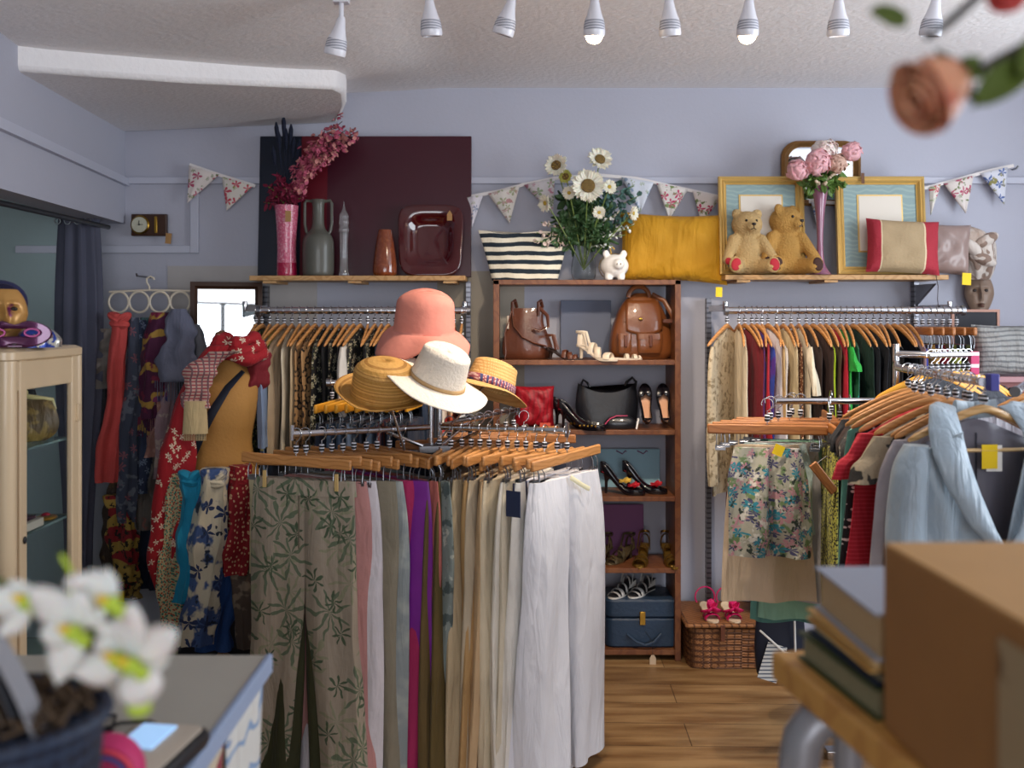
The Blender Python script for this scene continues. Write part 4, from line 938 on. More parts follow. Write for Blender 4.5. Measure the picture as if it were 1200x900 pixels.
# blackboard and counter at right
t = thing('blackboard', 'small blackboard with pale wooden frame behind the knitted cushion', 'blackboard', at(1157, 442, 4.3))
W_, H_ = .225, zs(367, 4.3)-zs(442, 4.3)
b = MB(); rg = []
for sx_, sz_ in ((-1, -1), (1, -1), (1, 1), (-1, 1), (-1, -1)): rg.append([(sx_*(W_/2-d), y, H_/2+sz_*(H_/2-d)) for d, y in ((0, 0), (0, -.014), (.012, -.014), (.012, 0))])
b.rings(rg, False, True); b.build('frame', M('pale_pink_wood', '#b98a78', .5), t, ang=25)
b = MB(); b.box((0, -.005, H_/2), (W_-.016, .006, H_-.016)); b.build('board', M('slate_black', '#23242c', .6, var=.1), t, smooth=False)
# ------------------------------------------------------------------ cloth and hangers
def clothrows(b, rows, n=28, amp=.006, freq=55, seed=0, mat=None, slope=0, p=.85, grow=.35, thick_amp=.12, wander=.004):
    q = random.Random(seed); ph = [q.uniform(0, 6.28) for _ in range(8)]; m = len(rows); R_ = []
    for i, (cx, cy, z, hw, hd) in enumerate(rows):
        t = i/(m-1); A = amp*(grow+(1-grow)*t); ring = []
        cxx = cx+wander*sin(4*t+ph[4])*t; cyy = cy+wander*sin(3*t+ph[5])*t
        for j in range(n):
            a = 2*pi*j/n; ca, sa = cos(a), sin(a)
            x = hw*sgn(ca, p)
            y = hd*sa*(1+thick_amp*sin(3*a+ph[6]+5*t))
            y += A*sin(freq*x+ph[0]+1.6*sin(2.4*t+ph[1]))+.6*A*sin(freq*.43*x+ph[2]+2*t)
            x += A*.6*sin(5*a+ph[3]+3.5*t)
            zz = z-slope*max(0, 1-3.2*t)*(abs(x)/max(hw, .001))**1.4
            ring.append((cxx+x, cyy+y, zz))
        R_.append(ring)
    b.rings(R_, True, True, mat)
def resample(keys, n):      # keys: (z, cx, cy, hw, hd) by z
    K = np.array(keys, float); t = np.linspace(0, 1, n)
    zt = (K[:, 0]-K[0, 0])/(K[-1, 0]-K[0, 0]); c = [np.interp(t, zt, K[:, i]) for i in range(1, 5)]
    for a in c:
        for _ in range(2): a[1:-1] = (a[:-2]+2*a[1:-1]+a[2:])/4
    return [(float(c[0][i]), float(c[1][i]), float(K[0, 0]+(K[-1, 0]-K[0, 0])*t[i]), float(c[2][i]), float(c[3][i])) for i in range(n)]
def trousers_mb(L=.98, ww=.36, hip=.40, hem=.19, th0=.018, th1=.034, seed=0, spread=.03, amp=.006, crotch=.27):
    b = MB()
    for s in (-1, 1):
        k = [(0, s*ww/4, 0, ww/4+.003, th0), (-.10, s*(hip-.02)/4, 0, hip/4, th1*.8), (-crotch, s*hip/4, 0, hip/4+.001, th1), (-crotch-.07, s*(hip/4+.004), 0, hip/4*.93, th1), (-L*.62, s*(hip/4+spread*.5), 0, (hip/4+hem/2)/2, th1), (-L, s*(hip/4+spread), 0, hem/2, th1*.95)]
        clothrows(b, resample(k, 30), 36, amp, 38+(seed*7) % 17, seed*2+(s > 0), thick_amp=.22, wander=.012)
    return b
def top_mb(L=.6, hw=.20, hd=.018, flare=1.0, seed=0, sl=0, amp=.006, sw=.045, freq=45, out=.05, wf=.93):
    b = MB()
    clothrows(b, resample([(0, 0, 0, hw*.97, hd*.6), (-.06, 0, 0, hw, hd), (-L*.45, 0, 0, hw*wf, hd*1.1), (-L, 0, 0, hw*flare, hd*1.25)], 24), 40, amp, freq, seed, slope=.085)
    if sl:
        for s in (-1, 1):
            clothrows(b, resample([(-.075, s*(hw-.03), 0, sw*.8, hd*.8), (-.14, s*(hw+.0), 0, sw, hd*1.1), (-.075-sl*.6, s*(hw+out*.7), -.005, sw*.9, hd*1.3), (-.075-sl, s*(hw+out), -.01, sw*.85, hd*1.2)], 16), 18, amp, 60, seed+7+s)
    return b
def skirt_mb(L, w0, w1, hd=.02, seed=0, amp=.008, freq=40, hd1=None):
    b = MB(); clothrows(b, resample([(0, 0, 0, w0/2, hd*.6), (-L*.2, 0, 0, (w0*.7+w1*.3)/2, hd), (-L, 0, 0, w1/2, hd1 or hd*1.5)], 20), 48, amp, freq, seed); return b

def hook_wire(b, drop=.055, r=.019, wr=.0019):
    pts = [(r*cos(a), 0, r*sin(a)) for a in [rad(200)-rad(250)*i/14 for i in range(15)]]
    pts += [(r*.55, 0, -r*.95), (0, 0, -r*1.35), (0, 0, -drop)]
    b.tube(pts, wr, 6)
def make_coat_hanger(wood, label, group, half=.195, drop=.082, fw=.011):
    t = thing('coat_hanger', label, 'hanger', group=group)
    b = MB(); 
    # hook runs over the rail, which is perpendicular to the arms
    hook_wire(b, .062); b.build('hook', CHROME, t)
    b = MB(); rings = []
    for i in range(25):
        u = -1+2*i/24; x = half*u; z = -.066-drop*abs(u)**1.35; y = -.018*(1-abs(u)**2)*0+.016*(u*u)
        h = .015-.003*abs(u); tk = fw/2*(1-.15*abs(u))
        if abs(u) == 1: h *= .5; tk *= .6
        rings.append([(x, y+tk*sgn(cos(a), .6), z+h*.7*sgn(sin(a), .6)) for a in [2*pi*j/10 for j in range(10)]])
    b.rings(rings); b.build('arms', wood, t, ang=60)
    b = MB(); b.lathe([(.006, -.052), (.0085, -.046), (.0085, -.034), (.005, -.030)], 10); b.build('size_bead', BEADM, t)
    return t
def make_clip_hanger(wood, label, group, half=.20):
    t = thing('clip_hanger', label, 'hanger', group=group)
    b = MB(); hook_wire(b, .074); b.build('hook', CHROME, t)
    b = MB(); b.box((0, 0, -.088), (half*2, .013, .034)); b.build('board', wood, t, bevel=.005, ang=60)
    for s in (-1, 1):
        b = MB(); x = s*half*.78
        b.tube([(x-.012, 0, -.104), (x-.014, -.009, -.118), (x-.014, -.010, -.150), (x+.014, -.010, -.150), (x+.014, -.009, -.118), (x+.012, 0, -.104)], .0018, 6)
        b.box((x, -.006, -.152), (.034, .003, .016)); b.box((x, .006, -.152), (.034, .003, .016)); b.build('clip', STEEL, t)
    b = MB(); b.lathe([(.006, -.062), (.009, -.056), (.009, -.040), (.005, -.036)], 10); b.build('size_bead', BEADM, t)
    return t
_first = {}
def hanger(kind, wood, label, group, loc, rz, tilt=0):
    key = (kind, wood.name, label)
    if key not in _first:
        mk = make_clip_hanger if kind == 'clip' else make_coat_hanger
        src = [v for k, v in _first.items() if k[0] == kind and k[1] == wood.name]
        t = dup(src[0], loc, rz, label, group) if src else mk(wood, label, group)
        place(t, loc, rz, (0, tilt, rz)); _first[key] = t; return t
    return dup(_first[key], loc, rz, rot=(0, tilt, rz))
def rail(name, label, a, c, r=.0125, ring=None, extra=None, m=None):
    t = thing(name, label, 'clothes rail', a); d = Vector(c)-Vector(a)
    b = MB(); b.tube([(0, 0, 0), tuple(d*.5), tuple(d)], r, 14); b.build('bar', m or CHROME, t)
    for e in (Vector((0, 0, 0)), d):
        b = MB(); n_ = d.normalized(); b.tube([tuple(e-n_*.008), tuple(e+n_*.008)], r*1.35, 14); b.build('end_cap', STEEL, t)
    return t
def garment(name, label, cat, mb, mat, loc, rz, extras=None, group=None):
    o = mb.build('fabric', mat); t = thing(name, label, cat, loc, rz, group); o.parent = t
    return t
K = cloth_mat
# fabric prints
BWF = K('#16161a', 'black_cream_floral', layers=(('flower', '#cfc6a8', 26, 5, .45, 1), ('flower', '#6b6a3c', 34, 6, .32, 4, .8, 1)))
OLF = K('#23231c', 'black_olive_floral', layers=(('spot', '#8c8450', 60, .3), ('spot', '#4f5a34', 45, .25)))
LEO = K('#b58a5c', 'leopard_print', layers=(('leopard', '#1d140e', 28),))
LEOG = K('#b3b04c', 'lime_leopard_print', layers=(('leopard', '#14150c', 48), ('spot', '#1a1b10', 70, .2)))
BRD = K('#6a3a1c', 'brown_dotted', layers=(('spot', '#d8b48c', 75, .22),))
DOT = K('#15151c', 'black_polka_dot', layers=(('spot', '#dcd8d4', 62, .2),))
LACE = K('#b3a286', 'cream_lace', layers=(('noise', '#857458', 45, .54, .04),), bump=(60, .6))
FLO = K('#aaa898', 'multicolour_floral', layers=(('noise', '#6d8458', 26, .52, .06), ('flower', '#47476c', 26, 6, .44, 2, .6, 1), ('flower', '#bd8a92', 23, 5, .46, 5, .6, 1), ('flower', '#2e8496', 19, 6, .42, 9, .5, 1), ('noise', '#d6d2c6', 34, .58, .06), ('noise', '#2f3c34', 48, .60, .04)))
LEAFP = K('#9c9080', 'sage_leaf_print', layers=(('flower', '#8a8a70', 7, 7, .5, 3, 3.5, 1), ('flower', '#5f6b55', 6.5, 9, .58, 1, 3.0, 1), ('flower', '#45563f', 9, 7, .40, 6, 1.8, 1)), var=.18)
REDF = K('#a01420', 'red_cream_floral', layers=(('flower', '#e0d0b8', 22, 5, .36, 2, .8, 1), ('noise', '#d8c4a8', 30, .66, .02)))
BLF = K('#cfc4ac', 'blue_cream_floral', layers=(('noise', '#3d5484', 12, .50, .06), ('flower', '#26365f', 11, 5, .45, 3, .8, 1), ('noise', '#1f2a3c', 24, .62, .03)))
DITSY = K('#b9ac84', 'ditsy_floral', layers=(('spot', '#a8402c', 85, .26), ('spot', '#2f7a68', 70, .24)))
GYF = K('#3f4658', 'slate_rose_floral', layers=(('flower', '#8c5560', 14, 6, .38, 2, .8, 1), ('noise', '#69707e', 20, .58, .04)))
PGOLD = K('#4a1238', 'plum_gold_weave', layers=(('stripe', '#b08a3c', 'z', 7, .22, .3), ('noise', '#7a1d3c', 14, .55, .05)))
PAT2 = K('#a8883c', 'gold_red_pattern', layers=(('stripe', '#8c1a24', 'z', 9, .4, .2), ('noise', '#1d1a14', 34, .56, .02)))
CHK = K('#c9a79a', 'pink_check', layers=(('stripe', '#a3404c', 'z', 75, .35), ('stripe', '#7c5a60', 'u', 40, .2)), bump=(60, .2))
CAMO = K('#a1927a', 'beige_black_print', layers=(('noise', '#2a2724', 14, .54, .02),))
DEN = K('#46586e', 'washed_denim', layers=(('noise', '#8494a4', 6, .55, .2),)); DEN2 = K('#1d2436', 'dark_denim'); DENL = K('#8797ab', 'pale_denim', layers=(('noise', '#a3b0bd', 6, .5, .2),))
GREYF = K('#7c8784', 'grey_green_floral', layers=(('noise', '#4d5a5a', 22, .56, .03), ('noise', '#a9aea6', 28, .62, .03)))

# ------------------------------------------------------------------ left back rail
RB = 4.12; rz_ = zs(364, RB)
rail('clothes_rail', 'long chrome clothes rail under the left wall shelf', (xs(303, RB), RB, rz_), (xs(549, RB), RB, rz_), .0155)
gl = [(300, OLF, .62, 'black and olive floral dress at the far left end of the left rail'), (307, OLF, .6, 'olive speckled dress, second garment from the left end of the left rail'),
 (316, K('#7f93b4', 'light_blue_cotton'), .62, 'light blue cotton shirt near the left end of the left rail'), (325, K('#c4bd6c', 'pale_lime'), .45, 'pale lime top right of the light blue shirt'),
 (333, K('#b6a084', 'sand'), .5, 'sand coloured top between the lime and cream tops'), (342, K('#d3c6ae', 'cream'), .5, 'cream top left of the leopard print tops'),
 (351, K('#c9b08c', 'beige'), .5, 'beige top directly left of the leopard print'), (360, LEO, .5, 'leopard print blouse, left of two on the left rail'), (369, LEO, .5, 'leopard print blouse, right of two on the left rail'),
 (379, BWF, .5, 'black blouse with cream flowers right of the leopard prints'), (388, K('#15151a', 'black_cloth'), .5, 'plain black top right of the first black floral blouse'), (397, BWF, .5, 'black and cream floral top left of the white one'),
 (406, K('#14141a', 'black_cloth2', seed=2), .5, 'plain black top left of the white one on the left rail'), (414, K('#cfcac2', 'off_white'), .5, 'off-white top in the middle of the left rail'), (422, BWF, .5, 'black floral top directly right of the off-white one'),
 (431, K('#14161f', 'ink_black'), .5, 'ink black top right of the off-white one'), (439, BWF, .48, 'black floral top above the straw hat crown'), (447, K('#1c2a40', 'navy_cloth'), .5, 'navy top above the straw hat'),
 (455, BWF, .5, 'black floral top half hidden by the coral hat brim'), (463, K('#15151a', 'black_cloth'), .5, 'black top behind the coral hat brim'), (471, K('#1c2a40', 'navy_cloth'), .5, 'navy top behind the coral hat brim'), (482, K('#1a2032', 'midnight_cloth'), .55, 'midnight blue top behind the hats'),
 (495, K('#1c2a40', 'navy_cloth'), .6, 'navy shirt behind the hat stand poles'), (508, K('#20242e', 'charcoal_cloth'), .6, 'charcoal top behind the white hat'), (522, K('#b7352c', 'red_white_print', layers=(('stripe', '#e0d4c4', 'z', 11, .4, .2),)), .62, 'red and white patterned top glimpsed below the white hat'),
 (532, K('#c9502c', 'orange_print', layers=(('stripe', '#d8b48c', 'z', 8, .4, .2),)), .64, 'orange patterned top glimpsed below the white hat'), (541, K('#cfcfcf', 'black_white_stripe', layers=(('stripe', '#1a1a20', 'z', 55, .5),)), .5, 'black and white striped top at the right end of the left rail')]
for i, (px, mt, L, lb) in enumerate(gl):
    q = random.Random(i); x = xs(px, RB); a = rad(90)+q.uniform(-.16, .10)
    hanger('coat', WOOD, 'wooden coat hanger on the rail under the left wall shelf', 'hangers on the left back rail', (x, RB, rz_), a)
    garment('blouse', lb, 'top', top_mb(L+.06, .185, .013, 1.05, i+1, .42 if i in (2, 13, 22) else 0, .007, out=.02), mt, (x, RB, rz_-.078), a)

# ------------------------------------------------------------------ right back rail
RR = 4.10; rz2 = zs(364, RR)
PRINTBAR = CHROME
rail('clothes_rail', 'long chrome clothes rail under the right wall shelf', (xs(851, RR), RR, rz2), (xs(1128, RR), RR, rz2), .0155)
gr = [(852, LACE, .70, 'cream lace jacket with long sleeves at the left end of the right rail', .58), (866, K('#d6c7ad', 'cream2'), .60, 'cream cardigan behind the lace jacket', 0), (873, K('#6c0f1c', 'dark_red_velvet'), .86, 'long dark red velvet dress near the left end of the right rail', 0),
 (881, K('#58205e', 'plum_cloth'), .66, 'plum purple top right of the dark red dress', 0), (887, K('#2a3f96', 'cobalt_print', layers=(('noise', '#b04a2c', 14, .58, .04), ('noise', '#4c2a84', 10, .56, .05))), .66, 'cobalt blue patterned top beside the purple one', 0), (893, K('#b01c2c', 'scarlet_cloth'), .5, 'scarlet top left of the white one on the right rail', 0),
 (900, K('#d9d6d6', 'white_cloth'), .62, 'white smooth top near the left of the right rail', .0), (910, K('#c4a06a', 'camel_cloth'), .62, 'camel top right of the white one', 0), (918, K('#cbb893', 'straw_cloth'), .60, 'straw coloured jacket left of the brown dotted dress', 0), (927, BRD, .66, 'brown dress with small pale dots', 0),
 (936, K('#d6c9b0', 'ecru_cloth'), .52, 'ecru blouse right of the brown dotted dress', .2), (945, K('#33211d', 'dark_brown_cloth'), .5, 'dark brown jacket, left of two on the right rail', 0), (953, K('#3a2622', 'dark_brown_cloth2'), .5, 'dark brown jacket, right of two beside the lime top', 0), (961, K('#9fb81c', 'lime_cloth'), .55, 'bright lime green top', 0),
 (968, K('#4c3a2c', 'umber_cloth'), .5, 'umber brown top between lime and red', 0), (976, K('#b81c34', 'red_print_cloth', layers=(('noise', '#c96a4c', 12, .62, .05),)), .75, 'bright red patterned dress in the middle of the right rail', 0), (985, K('#1f9a34', 'emerald_cloth'), .48, 'bright emerald green top', .1), (992, K('#11563c', 'bottle_green_print', layers=(('noise', '#2c8a8c', 18, .6, .04),)), .6, 'bottle green printed top right of the emerald one', 0),
 (1000, K('#0f2c22', 'forest_cloth'), .55, 'very dark forest green top', 0), (1008, K('#101622', 'black_cloth3'), .6, 'black-blue top right of the forest green one', 0), (1016, K('#0e1118', 'black_cloth4'), .6, 'black sheer blouse left of centre among the black garments', 0), (1024, K('#14161f', 'ink_black'), .6, 'ink black jacket with a narrow collar on the right rail', 0),
 (1032, K('#1b1a26', 'dark_flower_cloth', layers=(('noise', '#4c3a5a', 26, .6, .03),)), .6, 'black top with faint purple pattern', .0), (1040, K('#15151a', 'black_cloth'), .6, 'black top with dropped neckline left of the black leather jacket', 0), (1048, M('black_leather_jacket', '#101218', .3, coat=.3, bump=(30, .3)), .6, 'black shiny leather jacket on the right rail', 0), (1056, K('#12141c', 'black_cloth5'), .6, 'black dress right of the leather jacket', 0),
 (1064, K('#b59aa6', 'mauve_cloth'), .6, 'pale mauve top at the end of the black garments', 0)]
for i, (px, mt, L, lb, sl) in enumerate(gr):
    q = random.Random(i+50); x = xs(px, RR); a = rad(90)+q.uniform(-.12, .16)
    if i == 0: a = rad(58)
    hanger('coat', WOOD, 'wooden coat hanger on the rail under the right wall shelf', 'hangers on the right back rail', (x, RR, rz2), a)
    garment('dress' if L > .7 else 'blouse', lb, 'dress' if L > .7 else 'top', top_mb(L, .19, .013, 1.06, i+60, sl, .007, out=.02 if i else .0), mt, (x, RR, rz2-.078), a)
gs = [(1073, K('#4c58b8', 'blue_lilac_silk', layers=(('noise', '#8c8ad0', 8, .5, .1),)), 'blue and lilac skirt'), (1081, K('#c9a04c', 'ochre_cloth'), 'ochre skirt'), (1089, K('#7a1430', 'maroon_cloth'), 'maroon skirt'), (1097, K('#123a44', 'teal_dark_print'), 'dark teal skirt'), (1105, K('#b4bf5a', 'citron_cloth'), 'citron skirt'), (1113, K('#14161f', 'ink_black'), 'ink black skirt'), (1121, K('#a3142c', 'crimson_cloth'), 'crimson skirt at the very end')]
for i, (px, mt, lb) in enumerate(gs):
    x = xs(px, RR); a = rad(90+(i % 3-1)*5)
    hanger('clip', WOODR, 'reddish clip hanger at the right end of the right rail', 'clip hangers at the right rail end', (x, RR, rz2+.03*0), a)
    garment('skirt', lb+' clipped up at the right end of the right rail', 'skirt', skirt_mb(.46, .30, .34, .013, i+5), mt, (x, RR, rz2-.146), a)

# ------------------------------------------------------------------ four-way rack in the middle
RZ_ = 1.175; CX, CY = xs(510, 3.25), 3.25
t = thing('clothes_rack', 'chrome four-way clothes rack with tall twin poles carrying the hats', 'clothes rack', (CX, CY, 0))
for dx in (-.014, .016):
    b = MB(); b.tube([(dx, 0, .03), (dx, 0, 1.27)], .0085, 12); b.build('pole', CHROME, t)
b = MB(); b.box((0, 0, .0225), (.10, .55, .025)); b.box((0, 0, .0225), (.55, .10, .024)); b.build('base', CHROME, t, bevel=.004)
b = MB(); b.box((0, 0, 1.10), (.11, .05, .03)); b.build('hub', STEEL, t, bevel=.004)
A0 = Vector((xs(342, 3.05), 3.05, RZ_)); B1 = Vector((xs(664, 3.13), 3.13, RZ_)); C1 = Vector((xs(608, 3.75), 3.85, RZ_)); D1 = Vector((-.74, 3.78, 1.29))
hub = Vector((CX, CY, RZ_))
for e in (A0, B1, C1):
    d = e-hub; b = MB(); n_ = d.normalized(); side = n_.cross(Vector((0, 0, 1)))
    b.tube([tuple(n_*.02+Vector((0, 0, RZ_))), tuple(d+Vector((0, 0, RZ_)))], .010, 10, flat=.6, up=(0, 0, 1)); b.build('arm', CHROME, t)
    b = MB(); b.tube([tuple(d+Vector((0, 0, RZ_-.02))), tuple(d+Vector((0, 0, RZ_+.03)))], .007, 8); b.build('arm_stop', CHROME, t)
    b = MB(); b.tube([tuple(n_*.02+Vector((0, 0, 1.10))), tuple(d*.35+Vector((0, 0, RZ_-.01)))], .006, 8); b.build('arm_brace', CHROME, t)

tl = [ # fraction along arm from tip, yaw deg, material, label, width, gname
 (.03, -17, LEAFP, 'sage green trousers printed with dark green leaves, frontmost on the left arm', .36, 1.02),
 (.09, -17, K('#34361c', 'olive_drab'), 'dark olive trousers directly behind the leaf print pair', .30, 1.04),
 (.20, -26, K('#b98480', 'dusty_pink'), 'dusty pink trousers behind the leaf print pair', 0.34, 1.0),
 (.27, -28, K('#d6d0d6', 'pale_white_pink'), 'off-white trousers showing as a pale stripe beside the dusty pink pair', 0.345, 1.0),
 (.34, -30, K('#8c8472', 'stone_beige'), 'stone beige trousers right of the leaf print pair', 0.42, 1.02),
 (.42, -33, K('#8d9698', 'grey_blue_wash', layers=(('noise', '#a5aba8', 8, .5, .1),)), 'washed grey-blue jeans between the stone and magenta trousers', 0.42, 1.02),
 (.50, -36, K('#b02a60', 'magenta_cloth'), 'magenta pink trousers left of the purple pair', 0.41, 1.0),
 (.58, -40, M('violet_satin', '#7c2592', .5, var=.2, bump=(20, .2)), 'violet purple satin trousers on the left arm', 0.47, 1.0),
 (.67, -44, K('#b0625a', 'coral_rose'), 'coral rose trousers right of the purple pair', 0.49, .92),
 (.76, -48, GREYF, 'grey-green faded floral trousers, last before the centre pole', 0.52, .80)]
for i, (f, yaw, mt, lb, ww, L) in enumerate(tl):
    p = A0.lerp(hub, f); a = rad(yaw)
    a += rad([0, 0, 0, -1, 2, -1, 1, 0, -1, 0][i]); hanger('clip', WOOD, 'wooden clip hanger on the left arm of the four-way rack', 'clip hangers on the left rack arm', tuple(p), a, rad([1.5, -2, 1, 3, -1, 2, -3, 1, 2, 0][i]))
    off = Vector((cos(a), sin(a), 0))*(.028 if i == 0 else 0)
    t = garment('trousers', lb, 'trousers', trousers_mb(L, ww, ww+(.05 if i else .03), .20 if i else .155, .015, .024 if i else .03, i+1, .045 if i == 0 else .02, .010 if i else .012, .27 if i else .42), mt, tuple(p+off+Vector((0, 0, -.148))), a)
    if i == 0:
        b = MB(); clothrows(b, resample([(0.004, 0, 0, ww/2+.005, .021), (-.045, 0, 0, ww/2+.009, .026)], 3), 60, .001, 20, 3, wander=0); b.build('waistband', LEAFP, t)
        b = MB(); b.box((0, -.034, -.13), (.004, .003, .17)); b.build('fly_seam', K('#6f6656', 'leaf_seam'), t)
        for x in (-.13, .13):
            b = MB(); b.box((x, -.026, .002), (.012, .006, .055)); b.build('wooden_peg', M('pale_peg', '#c4a66c', .5), t, bevel=.001)
tr = [
 (1.0, 52, M('crisp_white_cotton', '#d2d3da', .75, var=.05, bump=(20, .15), crease=.5), 'crisp white wide-leg trousers at the right end of the right arm', .37, .98, .21),
 (.93, 56, M('crisp_white_cotton', '#d2d3da', .75), 'plain white trousers second from the right end of the right arm', .36, 1.0, .22),
 (.84, 62, K('#d8d8e0', 'white_navy_stripe', layers=(('xband', '#15183a', -.172, -.158), ('xband', '#15183a', -.143, -.129)), pure_u=True, var=.05), 'white trousers with twin navy side stripes and a navy tag', .36, 1.0, .20),
 (.77, 66, K('#e2ded6', 'ivory_cloth'), 'ivory trousers left of the navy striped pair', .36, 1.0, .20),
 (.70, 68, K('#cfc4ae', 'cream3_cloth'), 'cream trousers in the right half of the right arm', .36, 1.0, .20),
 (.63, 70, K('#dcd6ca', 'chalk_cloth'), 'chalk white trousers in the middle of the right arm', .36, 1.0, .22),
 (.56, 71, K('#cdbfa4', 'oat_cloth'), 'oat coloured trousers in the middle of the right arm', .36, 1.0, .20),
 (.49, 72, K('#c0a27c', 'apricot_beige'), 'apricot beige trousers left of the oat pair', .36, 1.0, .20),
 (.42, 73, K('#b3a48c', 'putty_cloth'), 'putty grey-beige trousers on the right arm', .36, 1.0, .20),
 (.35, 74, K('#b08c5c', 'tan_cloth'), 'tan trousers left of the putty pair', .36, 1.0, .20),
 (.28, 76, K('#b5a282', 'wheat_cloth'), 'wheat coloured trousers near the left of the right arm', .36, 1.0, .20),
 (.21, 78, K('#756e66', 'warm_grey_cloth'), 'warm grey trousers beside the olive pairs', .36, .98, .20),
 (.13, 80, K('#5a4a24', 'olive_brown2'), 'olive brown trousers, right of the two beside the pole', .36, 1.0, .22),
 (.04, 84, K('#63502c', 'olive_brown'), 'olive brown trousers nearest the centre pole', .36, 1.02, .24)]
for i, (f, yaw, mt, lb, ww, L, hem) in enumerate(tr):
    p = hub.lerp(B1, f); a = rad(yaw)
    if i >= 12: p = p+Vector((-.0, -.04, 0))
    a += rad([0, 3, -4, 3, -2, 4, -4, 2, -3, 3, -2, 2, 0, 0][i]); hanger('clip', WOOD, 'wooden clip hanger on the right arm of the four-way rack', 'clip hangers on the right rack arm', tuple(p), a, rad([-2, 1, 2, -2, 3, -1, 2, -3, 1, 2, -2, 1, 3, -1][i]))
    t = garment('trousers', lb, 'trousers', trousers_mb(L, ww, ww+.06, hem, .015 if i > 1 else .018, .028 if i > 1 else .036, i+30, .03, .011), mt, tuple(p+Vector((0, 0, -.148))), a)
    if i == 2:
        b = MB(); b.box((-ww/2-.040, -.012, -.06), (.003, .052, .082)); b.box((-ww/2-.038, -.012, -.01), (.002, .006, .03)); b.build('navy_tag', M('navy_card', '#232d4a', .6), t, smooth=False)
    if i == 0:
        b = MB(); b.tube([(-.02, -.03, .0), (.03, -.04, -.03), (.07, -.045, -.05)], .008, 6, flat=.2); b.build('cream_ribbon', M('cream_ribbon', '#e2dcb8', .6), t)
# hangers and jeans on the rear arms
for k, (px, Y, yaw, lb) in enumerate(((527, 3.42, -4, 'navy trousers hanging just behind the centre pole'), (614, 3.62, -4, 'dark navy trousers on the rear arm behind the cream pairs'))):
    p = Vector((xs(px, Y), Y, RZ_))
    hanger('clip', WOODR, 'reddish clip hanger on the rear arm behind the centre pole', 'clip hangers on the rear rack arm', tuple(p), rad(yaw))
    garment('trousers', lb, 'trousers', trousers_mb(1.0, .32, .36, .17, seed=k+70), DEN2, tuple(p+Vector((0, 0, -.148))), rad(yaw))
rail('clothes_rail', 'short chrome rail behind the four-way rack carrying the jeans', D1, (-.36, 3.84, 1.29), .0125)
b = MB()
t = thing('rail_stand', 'chrome stand holding the short rail of jeans', 'rail stand', (-.55, 3.96, 0))
b.tube([(0, 0, 0), (0, 0, 1.28), (.0, -.14, 1.272)], .011, 10); b.box((0, 0, .01), (.4, .05, .02)); b.box((0, 0, .01), (.05, .4, .0202)); b.build('post', CHROME, t)
jd = [DEN2, DEN, DEN, DENL, DEN2, DEN, K('#7a3a34', 'rust_stripe', layers=(('stripe', '#2c3a5a', 'u', 40, .4),)), DEN2, DEN2, DEN2]
jn = ['dark denim jeans at the left end', 'mid blue washed jeans, second from the left', 'mid blue washed jeans, third from the left', 'pale blue jeans', 'dark jeans right of the pale pair', 'mid blue jeans in the middle', 'rust and navy striped trousers', 'dark jeans right of the striped pair', 'dark jeans, second from the right', 'dark jeans at the right end']
for k in range(10):
    p = Vector(D1).lerp(Vector((-.36, 3.84, 1.29)), .04+.1*k)
    hanger('clip', WOODY, 'orange-yellow clip hanger on the rail of jeans behind the four-way rack', 'yellow clip hangers of the jeans rail', tuple(p), rad(82))
    garment('jeans', jn[k]+' of the rail behind the left rack arm', 'jeans', trousers_mb(.95, .34, .38, .18, .014, .022, k+90, .02), jd[k], tuple(p+Vector((0, 0, -.148))), rad(82))
# rear right arm glimpsed under the straw hat
for k in range(6):
    p = hub.lerp(C1, .38+.11*k)
    hanger('clip', WOODR, 'reddish clip hanger on the rear right arm under the banded straw hat', 'clip hangers on the rear right arm', tuple(p), rad(10+k*3))
    garment('trousers', ['black trousers nearest the pole', 'charcoal trousers second out', 'navy trousers third out', 'brown trousers fourth out', 'black trousers fifth out', 'navy trousers outermost'][k]+' on the rear right rack arm', 'trousers', trousers_mb(.9, .30, .34, .17, .013, .02, k+110, .02), [K('#15151a', 'black_cloth'), K('#20242e', 'charcoal_cloth'), DEN2, K('#33211d', 'dark_brown_cloth'), K('#15151a', 'black_cloth'), DEN2][k], tuple(p+Vector((0, 0, -.148))), rad(10+k*3))

